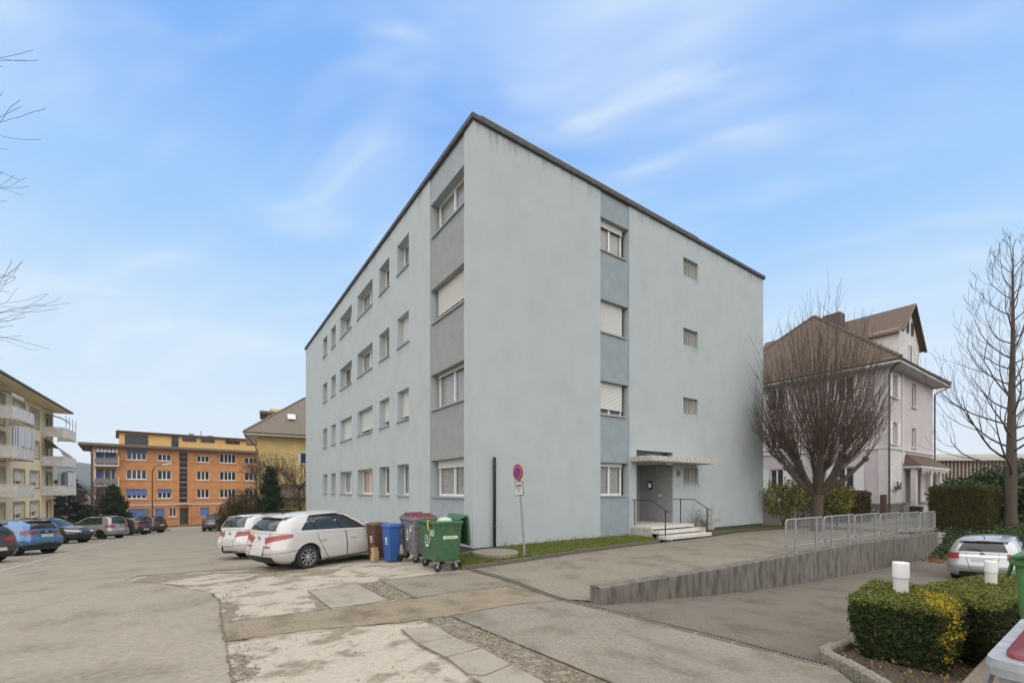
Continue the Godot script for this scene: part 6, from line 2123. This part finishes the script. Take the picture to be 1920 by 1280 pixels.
	var go := container("waste_container", "green waste container with closed lid behind the clipped hedge end at the right edge", Vector3(4.83, 0.1, -4.36) + B2 * Vector3(0.6, 0, 0.72), 0.0, 1.08, 1.36, surf(lin(0.06, 0.16, 0.05), lin(0.08, 0.2, 0.065), 106, 1.0, 0.45), mt(lin(0.07, 0.18, 0.06), 0.45), false)
	b = MB.new()
	b.tube([Vector3(-0.5, 1.22, -0.66), Vector3(-0.66, 1.28, -0.5), Vector3(-0.66, 1.28, 0.5), Vector3(-0.5, 1.22, 0.66)], 0.03, 8)
	part("push_bar", b, green, go)

func parked_cars() -> void:
	var white := paint(lin(0.5, 0.49, 0.465))
	var at := func(x, d): return Vector3(x, H((T.affine_inverse() * Vector3(x, 0, -d)).x, (T.affine_inverse() * Vector3(x, 0, -d)).z), -d)
	var hd := func(deg): return deg_to_rad(90.0 - deg) - TH          # heading from straight ahead, to the right
	# rear axle centres: half a track to the left of the right rear wheel
	var h := deg_to_rad(31.0)
	var p := Vector2(-5.31, 11.5) + Vector2(-cos(h), sin(h)) * 0.82
	var c := car_spec("hatch", white)
	car(c, "parked_car", "white hatchback parked beside the brown wheelie bin, nearest of the white cars", at.call(p.x, p.y), hd.call(31.0))
	c = car_spec("wagon", paint(lin(0.53, 0.53, 0.515)))
	h = deg_to_rad(27.0)
	p = Vector2(-9.0, 14.35) + Vector2(sin(h), cos(h)) * 0.75
	var wag := car(c, "parked_car", "white estate car with roof rails and tow bar behind the white hatchback", at.call(p.x, p.y), hd.call(27.0))
	var b := MB.new()
	b.tube([Vector3(-0.8, 0.25, 0), Vector3(-1.08, 0.24, 0), Vector3(-1.14, 0.3, 0), Vector3(-1.14, 0.4, 0)], 0.022, 6)
	b.lathe([[0.001, 0.37], [0.03, 0.38], [0.03, 0.42], [0.001, 0.44]], 10, Transform3D(Basis(), Vector3(-1.14, 0, 0)))
	part("tow_bar", b, M.black, wag)
	# left row, tails to the street
	c = car_spec("small", paint(lin(0.07, 0.18, 0.36), 0.35))
	c.group = "cars in the left bays"
	car(c, "parked_car", "blue small hatchback with black tailgate band in the left bays", at.call(-20.85, 19.2), hd.call(-90.0))
	c = car_spec("hatch", paint(lin(0.05, 0.05, 0.055), 0.4))
	car(c, "parked_car", "dark grey car left of the blue hatchback, cut by the photo edge", at.call(-18.75, 15.35), hd.call(-92.0))
	c = car_spec("suv", paint(lin(0.008, 0.008, 0.01)))
	car(c, "parked_car", "black sport utility car parked nose out between the blue and silver cars", at.call(-30.25, 27.7), hd.call(88.0))
	c = car_spec("mpv", paint(lin(0.36, 0.36, 0.35), 0.5))
	c.rim = M.black_gloss
	car(c, "parked_car", "silver people carrier with dark wheels parked beyond the black car", at.call(-29.8, 32.8), hd.call(-89.0))
	c = car_spec("hatch", paint(lin(0.02, 0.021, 0.024)))
	car(c, "parked_car", "dark compact car parked just beyond the silver people carrier", at.call(-32.6, 38.4), hd.call(-84.0))
	c = car_spec("suv", paint(lin(0.03, 0.03, 0.033)))
	car(c, "parked_car", "dark car last of the left bays, before the planter", at.call(-34.2, 42.2), hd.call(-84.0))
	c = car_spec("hatch", paint(lin(0.5, 0.5, 0.5), 0.3))
	car(c, "parked_car", "pale car mostly hidden behind the black and silver cars", at.call(-37.0, 31.5), hd.call(90.0))
	# on the street
	c = car_spec("suv", paint(lin(0.09, 0.09, 0.1), 0.4))
	car(c, "parked_car", "grey sport utility car standing on the street before the orange block", at.call(-29.3, 43.3), hd.call(-24.0))
	# silver car on the lower drive
	c = car_spec("hatch", paint(lin(0.42, 0.43, 0.44), 0.5))
	c.plate = 0.8; c.badge = 0.97; c.lip = 0.88
	c.tail = [[[0.785, 0.82], [0.862, 0.8], [0.855, 0.99], [0.79, 0.99], 0]]
	c.erase("red")
	var u := T.affine_inverse() * Vector3(15.75, 0, -14.6)
	var sv := car(c, "parked_car", "silver hatchback parked on the lower drive beside the ivy bank", Vector3(15.75, drive(u.x), -14.6), hd.call(54.0))

func street_furniture() -> void:
	# no parking sign on a leaning post
	var o := thing("no_parking_sign", "round red and blue no parking sign with text plate on leaning steel post", "sign", Vector3(0.36, 0.1, -12.45))
	o.rotation = Vector3(0, TH, 0)
	var lean := Basis(Vector3(0, 0, 1), 0.0)
	var tilt := Transform3D(Basis(Vector3(0.572, 0, 0.82).normalized(), 0.065) if false else Basis(Vector3(0, 0, 1), 0.04) * Basis(Vector3(1, 0, 0), -0.06), Vector3.ZERO)
	var b := MB.new()
	b.lathe([[0.03, -0.1], [0.03, 2.62], [0.001, 2.63]], 12, tilt)
	part("post", b, M.galv, o)
	var FT := tilt * Transform3D(Basis(Vector3.UP, -PI / 2), Vector3(-0.05, 2.4, 0))
	b = MB.new()
	b.lathe([[0.001, -0.03], [0.22, -0.03], [0.235, -0.02], [0.235, 0.0], [0.225, 0.004], [0.001, 0.004]], 40, FT * Transform3D(Basis(Vector3.RIGHT, PI / 2), Vector3.ZERO), false)
	var disc := part("disc", b, M.red, o)
	b = MB.new()
	b.lathe([[0.16, 0.005], [0.16, 0.009], [0.001, 0.009]], 40, FT * Transform3D(Basis(Vector3.RIGHT, PI / 2), Vector3.ZERO), false)
	part("blue_field", b, M.blue, disc)
	b = MB.new()
	b.box(FT * Vector3(0, 0, 0.011), Vector3(0.055, 0.31, 0.006), FT.basis * Basis(Vector3.BACK, PI / 4))
	part("red_bar", b, M.red, disc)
	b = MB.new()
	b.lathe([[0.16, 0.004], [0.167, 0.0085], [0.16, 0.0095]], 40, FT * Transform3D(Basis(Vector3.RIGHT, PI / 2), Vector3.ZERO), false)
	part("white_ring", b, M.sticker, disc)
	var F2 := tilt * Transform3D(Basis(Vector3.UP, -PI / 2), Vector3(-0.05, 1.94, 0))
	b = MB.new()
	b.rr([[-0.012, 0.21, 0.2, 0.05], [0.0, 0.21, 0.2, 0.05]], 5, true, true, false)
	var pl := part("plate", b, M.iron, o, F2 * Transform3D(Basis(Vector3.RIGHT, PI / 2), Vector3.ZERO))
	b = MB.new()
	b.rr([[0.001, 0.19, 0.18, 0.04], [0.003, 0.19, 0.18, 0.04]], 5, true, true, false)
	part("plate_field", b, M.sticker, pl)
	b = MB.new()      # lines of print too small to read
	for i in 6:
		var hgt: float = [0.04, 0.035, 0.014, 0.014, 0.022, 0.012][i]
		var y: float = [-0.11, -0.065, -0.02, 0.01, 0.055, 0.11][i]
		var wd: float = [0.3, 0.3, 0.28, 0.24, 0.2, 0.26][i]
		var n := int(wd / (hgt * 0.8 + 0.004))
		for k in n: b.box(Vector3(-wd / 2 + wd * (k + 0.5) / n, 0.004, y), Vector3(wd / n * 0.65, 0.002, hgt))
	part("print", b, M.print, pl)
	# bollard lamps
	var first: Node3D
	for q in [[0.82, -9.95, "white cylinder bollard lamp rising from the near end of the clipped hedge"], [5.0, -10.2, "white cylinder bollard lamp further along the clipped hedge, by the silver car"]]:
		var at := P(q[0], drive(q[0]), q[1])
		if first:
			dup(first, "bollard_lamp", q[2], at)
			continue
		first = thing("bollard_lamp", q[2], "lamp", at, 0.0, "white bollard lamps in the hedge")
		b = MB.new()
		b.lathe([[0.08, -0.1], [0.08, 1.14]], 28)
		part("post", b, M.shed_white, first)
		b = MB.new()
		b.lathe([[0.078, 1.1], [0.09, 1.1], [0.09, 1.29], [0.084, 1.3], [0.001, 1.3]], 28)
		part("lamp_head", b, M.lamp_white, first)
	# street lamp with a bent arm, round sign and planter before the orange block
	var w := Vector3((285.0 - 960) / 829 * 48.0, -2.35, -48.0)
	o = thing("street_lamp", "thin street lamp with bent arm before the orange block", "lamp", w)
	o.rotation.y = 0
	b = MB.new()
	b.tube([Vector3(0, -0.3, 0), Vector3(0, 6.2, 0), Vector3(0.15, 6.75, 0), Vector3(0.6, 7.0, 0), Vector3(1.2, 7.05, 0)], [0.07, 0.05, 0.045, 0.04, 0.04], 8)
	part("pole", b, M.pipe, o)
	b = MB.new()
	b.cbox(Vector3(1.6, 7.12, 0), Vector3(0.9, 0.12, 0.25), 0.03, Basis(Vector3.BACK, 0.15))
	part("lamp_head", b, M.lamp_white, o)
	o = thing("road_sign", "small round road sign seen from behind above the planter", "sign", w + Vector3(-0.05, 0, 0.6))
	b = MB.new()
	b.lathe([[0.03, -0.2], [0.03, 2.3]], 8)
	part("post", b, M.galv, o)
	b = MB.new()
	b.lathe([[0.001, -0.01], [0.38, -0.01], [0.38, 0.01], [0.001, 0.01]], 24, Transform3D(Basis(Vector3.UP, -TH) * Basis(Vector3.RIGHT, PI / 2), Vector3(0, 2.0, 0.04)), false)
	part("disc", b, M.galv, o)
	o = thing("planter", "tapered brown planter pot standing at the street edge", "planter", w + Vector3(0.25, 0.05, 1.2))
	b = MB.new()
	b.lathe([[0.001, 0.0], [0.3, 0.0], [0.45, 1.05], [0.47, 1.1], [0.42, 1.1], [0.4, 1.0], [0.001, 0.95]], 20)
	part("pot", b, M.brown, o)
	o = thing("planter_island", "low kerbed gravel island under the planter on the street", "island", w + Vector3(-0.4, -0.1, 0.9))
	b = MB.new()
	b.rr([[0.0, 2.4, 1.3, 1.0], [0.16, 2.4, 1.3, 1.0], [0.17, 2.3, 1.2, 1.0]], 5)
	part("kerb", b, M.kerb, o)
	# dark container beyond the white estate car
	var ct := container("waste_container", "dark grey waste container standing beyond the white estate car", Vector3(-27.4, -2.0, -42.0), 0.3, 1.1, 1.36, mt(lin(0.05, 0.055, 0.055), 0.6), mt(lin(0.08, 0.14, 0.06), 0.5), false)
	# wire fence and gate rail before the villa garden
	o = thing("garden_fence", "thin wire garden fence with pipe rail before the villa", "fence", P(18.6, 0.05, -1.3))
	for i in 9:
		b = MB.new()
		b.tube([Vector3(i * 1.4, 0, -i * 0.02), Vector3(i * 1.4, 1.0, -i * 0.02)], 0.02, 6)
		part("post", b, M.galv, o)
	for y in [0.35, 0.7, 1.0]:
		b = MB.new()
		b.tube([Vector3(0, y, 0), Vector3(11.2, y, -0.16)], 0.012 if y < 0.9 else 0.02, 5)
		part("wire", b, M.galv, o)
	o = thing("gate_post", "square brown timber post beside the round garden hedge of the villa", "post", P(28.6, 0.1, -2.3))
	b = MB.new()
	b.cbox(Vector3(0, 0.8, 0), Vector3(0.3, 1.6, 0.3), 0.03)
	part("post", b, M.brown, o)
	o = thing("rubbish_bin", "small dark bin against the stone plinth of the villa", "bin", P(33.0, 0.1, -2.9))
	b = MB.new()
	b.rr([[0.0, 0.26, 0.24, 0.05], [0.7, 0.32, 0.3, 0.05], [0.72, 0.34, 0.32, 0.05], [0.78, 0.3, 0.28, 0.06]], 3)
	part("body", b, M.plastic, o)

# ---------------------------------------------------------------- planting
func planting() -> void:
	var yew := leaf_mesh(8, 0.032, 1)
	var green := [Color(0.04, 0.06, 0.02), Color(0.062, 0.088, 0.028), Color(0.03, 0.046, 0.018)]
	var olive := [Color(0.13, 0.15, 0.035), Color(0.17, 0.17, 0.045), Color(0.1, 0.125, 0.03)]
	var gold := [Color(0.42, 0.30, 0.02), Color(0.34, 0.27, 0.03), Color(0.28, 0.25, 0.03)]
	var brown := [Color(0.07, 0.05, 0.025), Color(0.05, 0.042, 0.02)]
	# hedge bed and its kerb stones
	struct("hedge_bed", sheet([[-0.5, -9.55], [-0.1, -9.45], [9.0, -9.6], [9.0, -10.95], [-0.25, -10.95], [-0.95, -10.2]], 0.05, func(x, _z): return drive(x), 1.0, 0.2), M.earth)
	struct("paved_yard", sheet([[-0.25, -10.95], [9.0, -10.95], [9, -16], [-6, -16], [-5.0, -13.0], [-0.98, -10.25]], -0.03, func(x, _z): return 0.0, 1.0), M.earth)
	var k := thing("hedge_kerb", "pale rounded kerb of granite stones around the near hedge bed", "kerb", T.origin)
	var pts := [Vector2(0.9, -9.48), Vector2(0.5, -9.46), Vector2(0.1, -9.44), Vector2(-0.22, -9.45), Vector2(-0.46, -9.57), Vector2(-0.62, -9.8), Vector2(-0.82, -10.05), Vector2(-1.03, -10.3), Vector2(-1.3, -10.62), Vector2(-1.6, -10.98), Vector2(-1.9, -11.34)]
	for i in pts.size() - 1:
		var p: Vector2 = pts[i]; var q: Vector2 = pts[i + 1]
		var d := q - p
		var b := MB.new()
		b.cbox(Vector3.ZERO, Vector3(d.length() - 0.012 + 0.02, 0.24, 0.13), 0.025)
		var m := (p + q) / 2
		part("kerb_stone", b, M.kerb, k, Transform3D(Basis(Vector3.UP, d.angle()), Vector3(m.x, drive(m.x) + 0.02 + rng.randf() * 0.012, -m.y)))
	k = thing("yard_kerb", "flat concrete edging between the hedge and the brick paving", "kerb", T.origin)
	for i in 9:
		var b := MB.new()
		b.cbox(Vector3(-0.6 + i * 0.98 + 0.49, 0.0, 10.88), Vector3(0.97, 0.2, 0.24), 0.02)
		part("edging_stone", b, M.paver2, k)
	var pv := thing("brick_paving", "brown brick paving in running rows at the lower right corner", "paving", T.origin)
	var pm := []
	for s in 3:
		var b := MB.new()
		b.cbox(Vector3.ZERO, Vector3(0.195, 0.06, 0.095), 0.008)
		pm.append(b.mesh())
	for r in 12:
		for i in 22:
			var x := -1.5 + i * 0.2 + (0.1 if r % 2 else 0.0); var z := 11.06 + r * 0.1
			if x < -2.2 + (z - 11) * -1.0: continue
			part("paver", pm[i % 3], M.paver if (i * 7 + r * 3) % 5 < 3 else M.paver2, pv, Transform3D(Basis(Vector3.UP, rng.randfn(0, 0.02)), Vector3(x, 0.0 + rng.randf() * 0.008, z)))
	# the two near hedges
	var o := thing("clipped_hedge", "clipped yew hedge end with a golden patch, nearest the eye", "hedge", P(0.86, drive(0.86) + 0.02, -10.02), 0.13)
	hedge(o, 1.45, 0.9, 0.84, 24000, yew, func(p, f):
		var edge: float = absf(p.z - 0.42 + 0.25 * (p.x + 0.6)) if f == 0 else (0.45 - p.z if f == 4 else (p.x + 0.72 if f == 1 else 9.0))
		if edge < 0.3 and p.x < 0.3 and rng.randf() < (smoothstep(0.3, 0.05, edge) * 0.8 if f == 0 else smoothstep(0.16, 0.02, edge) * (0.2 + 0.5 * p.y)): return tone(gold)
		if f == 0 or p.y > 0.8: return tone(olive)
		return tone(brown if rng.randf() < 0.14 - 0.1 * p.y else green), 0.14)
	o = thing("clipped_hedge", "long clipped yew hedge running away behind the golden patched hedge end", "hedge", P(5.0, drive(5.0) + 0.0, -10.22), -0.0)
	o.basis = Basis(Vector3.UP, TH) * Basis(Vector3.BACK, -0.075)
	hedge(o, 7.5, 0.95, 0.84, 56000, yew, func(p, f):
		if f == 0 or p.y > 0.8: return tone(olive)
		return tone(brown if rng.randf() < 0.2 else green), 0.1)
	# dead leaves in the beds
	var xs := []; var cs := []
	for i in 900:
		var x := rng.randf_range(-0.8, 6.0)
		var w := rng.randf_range(-10.9, -9.6)
		xs.append(Transform3D(rbasis(rng.randf_range(0.5, 1.2)), P(x, drive(x) + 0.07, w)))
		cs.append(tone([Color(0.2, 0.12, 0.05), Color(0.12, 0.08, 0.04), Color(0.3, 0.2, 0.09)]))
	for i in 700:
		var x := rng.randf_range(19.0, 24.0)
		xs.append(Transform3D(rbasis(rng.randf_range(0.8, 2.0)), P(x, drive(x) + 0.03, -6.1 - rng.randf() * 1.6)))
		cs.append(tone([Color(0.3, 0.13, 0.04), Color(0.2, 0.1, 0.04)]))
	scatter("dead_leaves", self, leaf_mesh(2, 0.05, 4), M.leaf, xs, cs, true)
	# tall clipped hedge at the end of the barriers
	o = thing("clipped_hedge", "tall square clipped hedge at the far end of the tube barriers", "hedge", P(25.7, -0.15, -6.4))
	hedge(o, 2.6, 2.0, 2.2, 15000, leaf_mesh(6, 0.075, 5), func(p, f): return tone([Color(0.075, 0.075, 0.02), Color(0.055, 0.06, 0.018), Color(0.085, 0.065, 0.022)]))
	# ivy bank
	var bk := MB.new()
	var rows := []
	for i in 13:
		var row := []
		var x := 21.0 + i * 0.9
		for j in 11:
			var z := 6.04 + j * 0.85
			row.append(Vector3(x, lerpf(-1.3, 0.06, smoothstep(21.2, 25.0, x - 0.15 * (z - 6.0))) + 0.05 * sin(i * 2.0 + j), z))
		rows.append(row)
	bk.grid(rows)
	struct("bank", bk, M.earth)
	xs = []; cs = []
	for i in 15000:
		var u := rng.randf() * 12.0; var v := rng.randf() * 10.0
		var i0 := int(u); var j0 := int(v)
		i0 = mini(i0, 11); j0 = mini(j0, 9)
		var p: Vector3 = rows[i0][j0].lerp(rows[i0 + 1][j0], u - i0).lerp(rows[i0][j0 + 1].lerp(rows[i0 + 1][j0 + 1], u - i0), v - j0)
		xs.append(Transform3D(rbasis(rng.randf_range(0.7, 1.3)), T * (p + Vector3(0, rng.randf_range(0.03, 0.18), 0))))
		cs.append(tone([Color(0.045, 0.07, 0.03), Color(0.07, 0.1, 0.045), Color(0.10, 0.13, 0.06)], 0.35))
	scatter("ivy_ground_cover", self, leaf_mesh(4, 0.11, 6, 0.8), M.leaf, xs, cs, true)
	# rhododendron at the right
	bush("evergreen_shrub", "large dark glossy evergreen shrub behind the tall bare tree", "shrub", P(30.3, 0.0, -7.2), [[0, 1.7, 0, 2.2, 1.5, 1.8], [2.6, 1.9, 0.6, 2.0, 1.6, 1.8], [-1.2, 1.3, -1.4, 1.4, 1.2, 1.3], [1.5, 1.5, 2.4, 1.8, 1.4, 1.6]], 5200, leaf_mesh(6, 0.2, 7), [Color(0.03, 0.05, 0.022), Color(0.05, 0.075, 0.035), Color(0.09, 0.12, 0.06)])
	# pollarded round tree
	o = thing("pollarded_tree", "broad fan shaped leafless tree with upswept branches before the mauve villa", "tree", P(17.6, 0.05, -2.7))
	var b := MB.new()
	b.tube([Vector3(0, -0.2, 0), Vector3(0.02, 0.5, 0), Vector3(-0.02, 1.2, 0.02), Vector3(0.05, 1.9, 0)], [0.31, 0.25, 0.24, 0.29], 12)
	part("trunk", b, M.bark, o)
	var tw := MB.new()
	b = MB.new()
	var heads := []
	for i in 13:        # pollarded limbs with swollen heads
		var a := i * 2.39996
		var th := 0.92 * sqrt((i + 0.4) / 13.0)
		var d := Vector3(cos(a) * sin(th), cos(th), sin(a) * sin(th))
		var L := rng.randf_range(1.5, 2.5)
		var p0 := Vector3(cos(a) * 0.12, 1.75, sin(a) * 0.12)
		var p1 := p0 + d * L * 0.5 + Vector3(rng.randfn(0, 0.06), -0.08, rng.randfn(0, 0.06))
		var p2 := p1 + (d + Vector3(rng.randfn(0, 0.1), 0.25, rng.randfn(0, 0.1))).normalized() * L * 0.5
		b.tube([p0, p1, p2], [0.15, 0.1, 0.08], 8)
		b.rr([[-0.14, 0.07, 0.07, 0.05], [0.0, 0.13, 0.12, 0.08], [0.12, 0.07, 0.08, 0.05]].map(func(r): return [r[0] + p2.y, r[1], r[2], r[3], p2.x, p2.z]), 3)
		heads.append([p1, p2])
	for i in 430:       # long upswept shoots that fill a rounded crown
		var a := i * 2.39996
		var th := 0.98 * pow((i + 0.5) / 430.0, 0.55)
		var R := lerpf(9.6, 4.7, pow(th / 0.98, 1.5)) * rng.randf_range(0.78, 1.05)
		var e := Vector3(cos(a) * sin(th) * R * 0.62, 1.9 + cos(th) * R, sin(a) * sin(th) * R * 0.62)
		var best: Vector3 = heads[0][1]
		var far := 99.0
		for hd in heads:
			for q in hd:
				var w: float = (e - Vector3(0, 1.8, 0)).normalized().distance_to((q - Vector3(0, 1.8, 0)).normalized()) + rng.randf() * 0.25
				if w < far:
					far = w
					best = q
		var mid := best.lerp(e, 0.5) + Vector3(e.x - best.x, -(e.y - best.y) * 0.25, e.z - best.z) * 0.22 + Vector3(rng.randfn(0, 0.08), 0, rng.randfn(0, 0.08))
		var shoot := []; var rs := []
		var r0 := rng.randf_range(0.011, 0.021)
		for kk in 7:
			var t := kk / 6.0
			shoot.append(best.lerp(mid, t).lerp(mid.lerp(e, t), t) + Vector3(rng.randfn(0, 0.025), 0, rng.randfn(0, 0.025)) * t)
			rs.append(lerpf(r0, 0.005, t))
		tw.tube(shoot, rs, 4, false)
		for kk in 6:
			var f := rng.randf_range(2.0, 5.9)
			var q: Vector3 = shoot[int(f)].lerp(shoot[int(f) + 1], f - int(f))
			var d: Vector3 = ((shoot[int(f) + 1] - shoot[int(f)]).normalized() + Vector3(rng.randfn(0, 0.28), rng.randf() * 0.15, rng.randfn(0, 0.28))).normalized()
			var l := rng.randf_range(0.5, 1.5)
			tw.tube([q, q + d * l * 0.5, q + d * l + Vector3(0, l * 0.08, 0)], [0.008, 0.006, 0.004], 3, false)
	part("limbs", b, M.bark, o)
	part("crown", tw, M.twig_red, o).set_meta("kind", "stuff")
	# tall bare tree at the right
	o = thing("bare_tree", "tall leafless tree with straight trunk and sweeping limbs on the ivy bank", "tree", P(25.9, 0.0, -8.0))
	b = MB.new()
	var tk := [Vector3(0, -0.2, 0), Vector3(0.03, 1, 0), Vector3(0.05, 3, 0.02), Vector3(0.3, 5.0, 0), Vector3(0.42, 7.2, 0), Vector3(0.55, 9.5, 0.02), Vector3(0.66, 12, 0), Vector3(0.75, 14.3, 0)]
	b.tube(tk, [0.3, 0.22, 0.2, 0.165, 0.125, 0.085, 0.05, 0.012], 10)
	part("trunk", b, M.bark, o)
	tw = MB.new()
	var cones := []
	for i in 44:
		var t := 0.25 + 0.71 * i / 44.0
		var f := t * 7.0
		var p: Vector3 = tk[int(f)].lerp(tk[mini(int(f) + 1, 7)], f - int(f))
		var a := i * 2.39996 + 0.5
		var L := lerpf(6.2, 1.2, pow(t, 0.8)) * rng.randf_range(0.75, 1.15)
		var d := Vector3(cos(a), 0.05 + 0.75 * t, sin(a)).normalized()
		limb(tw, p, d, L, lerpf(0.07, 0.018, t), 2, {"segs": 7, "kids": 4, "along": 0.9, "out": 0.5, "lift": 0.11 + 0.1 * t, "wander": 0.1, "tip": 0.006, "from": 0.3})
		cones.append(p + d * L * 0.8)
	part("crown", tw, M.twig, o).set_meta("kind", "stuff")
	# tree out of frame at the left whose twigs hang into view
	o = thing("street_tree", "leafless tree at the left edge whose twig tips reach into the sky", "tree", Vector3(-18.0, 0.0, -9.2))
	rng.seed = 97
	b = MB.new()
	b.tube([Vector3(0, -0.3, 0), Vector3(0.1, 3, 0), Vector3(0.0, 6, 0), Vector3(0.1, 14.0, 0)], [0.3, 0.22, 0.16, 0.03], 9)
	part("trunk", b, M.bark, o)
	tw = MB.new()
	for i in 46:
		var t := 0.42 + 0.53 * i / 46.0
		var a := i * 2.39996
		limb(tw, Vector3(0.05, t * 14.0, 0), Vector3(cos(a), -0.05, sin(a)).normalized(), lerpf(4.6, 3.6, t) * rng.randf_range(0.85, 1.1), 0.045, 2, {"segs": 6, "kids": 5, "along": 0.95, "out": 0.4, "lift": 0.05, "wander": 0.09, "tip": 0.005})
	part("crown", tw, M.twig, o).set_meta("kind", "stuff")
	# garden of the villa
	bush("garden_shrub", "yellowish leafy shrub beside the trunk of the fan shaped tree", "shrub", P(18.9, 0.0, -0.6), [[0, 1.5, 0, 1.5, 1.0, 1.0], [1.7, 1.6, 0.6, 1.3, 0.9, 1.0]], 1100, leaf_mesh(5, 0.12, 8), [Color(0.16, 0.16, 0.04), Color(0.1, 0.115, 0.035), Color(0.26, 0.22, 0.06)])
	bush("garden_shrub", "yellow green shrub right of the trunk of the fan shaped tree", "shrub", P(21.5, 0.0, -2.2), [[0, 1.5, 0, 0.9, 1.1, 0.8]], 450, leaf_mesh(5, 0.12, 8), [Color(0.2, 0.19, 0.04), Color(0.12, 0.13, 0.04)])
	o = thing("clipped_hedge", "brown green clipped garden hedge under the villa's ground floor window", "hedge", P(26.0, 0.1, -1.2))
	hedge(o, 2.2, 1.6, 1.65, 5000, leaf_mesh(6, 0.09, 5), func(p, f): return tone([Color(0.06, 0.055, 0.022), Color(0.045, 0.05, 0.018), Color(0.1, 0.06, 0.035)]))
	# trees down the street
	var at := func(px, d, y): return Vector3((px - 960.0) / 829.0 * d, y, -d)
	conifer("spruce", "bushy green spruce before the orange block's balconies", at.call(211, 54, -2.75), 5.4, 2.4, [Color(0.03, 0.05, 0.022), Color(0.05, 0.07, 0.03)], 2600)
	conifer("pine", "dark spreading pine between the cream and orange blocks", at.call(128, 60, -3.4), 8.0, 3.6, [Color(0.015, 0.028, 0.016), Color(0.03, 0.045, 0.024)], 3000)
	conifer("spruce", "slim dark spruce before the yellow house", at.call(506, 40.5, -2.0), 6.2, 1.5, [Color(0.03, 0.048, 0.03), Color(0.05, 0.075, 0.042)], 1500)
	bush("garden_shrub", "large olive brown shrub mass before the orange block's right end", "shrub", at.call(459, 42, -2.1), [[0, 2.0, 0, 1.9, 2.1, 1.6], [-1.2, 1.4, 0.4, 1.2, 1.5, 1.2], [1.6, 1.5, 0.3, 1.3, 1.6, 1.2]], 5200, leaf_mesh(6, 0.1, 11), [Color(0.085, 0.075, 0.03), Color(0.06, 0.055, 0.022), Color(0.1, 0.085, 0.045)])
	bush("garden_shrub", "low green shrub at the foot of the olive brown shrub", "shrub", at.call(463, 40, -2.0), [[0, 1.0, 0, 0.9, 0.9, 0.8]], 1200, leaf_mesh(6, 0.1, 11), [Color(0.03, 0.045, 0.015), Color(0.05, 0.07, 0.02)])
	bush("garden_shrub", "loose leafy shrubs below the yellow house", "shrub", at.call(545, 41, -2.0), [[0, 1.4, 0, 1.6, 1.5, 1.0], [-1.6, 1.0, 0, 1.2, 1.1, 1.0]], 1800, leaf_mesh(5, 0.1, 12), [Color(0.05, 0.055, 0.022), Color(0.12, 0.11, 0.045)])
	for q in [[500, 42.5, 8.3, 2.2, "thin half bare tree rising above the slim dark spruce", 1], [560, 43.5, 7.2, 2.4, "rounded bare tree touching the corner of the grey block", 0], [178, 56, 4.6, 2.0, "small gnarled bare tree left of the bushy spruce", 0]]:
		o = thing("garden_tree", q[4], "tree", at.call(q[0], q[1], -2.2))
		b = MB.new()
		b.tube([Vector3(0, -0.3, 0), Vector3(0.05, q[2] * 0.35, 0), Vector3(0, q[2] * 0.6, 0)], [0.16, 0.12, 0.05], 7)
		part("trunk", b, M.bark, o)
		tw = MB.new()
		for i in 26:
			var t := 0.3 + 0.6 * i / 26.0
			var a := i * 2.39996
			limb(tw, Vector3(0.03, q[2] * minf(t, 0.58), 0), Vector3(cos(a), 0.3 + t, sin(a)).normalized(), q[3] * rng.randf_range(0.8, 1.2) * (1.2 - 0.4 * t), 0.04, 2, {"kids": 5, "lift": 0.08, "tip": 0.012, "wander": 0.16})
		part("crown", tw, M.twig_red, o).set_meta("kind", "stuff")
		if q[5]:
			xs = []; cs = []
			for i in 900:
				var d := Vector3(rng.randfn(0, 0.5), rng.randf(), rng.randfn(0, 0.5))
				xs.append(Transform3D(rbasis(1.0), Vector3(d.x * 1.7, 2.6 + d.y * 5.2, d.z * 1.7)))
				cs.append(tone([Color(0.1, 0.1, 0.04), Color(0.16, 0.14, 0.06)]))
			scatter("leaves", o, leaf_mesh(3, 0.1, 13), M.leaf, xs, cs)
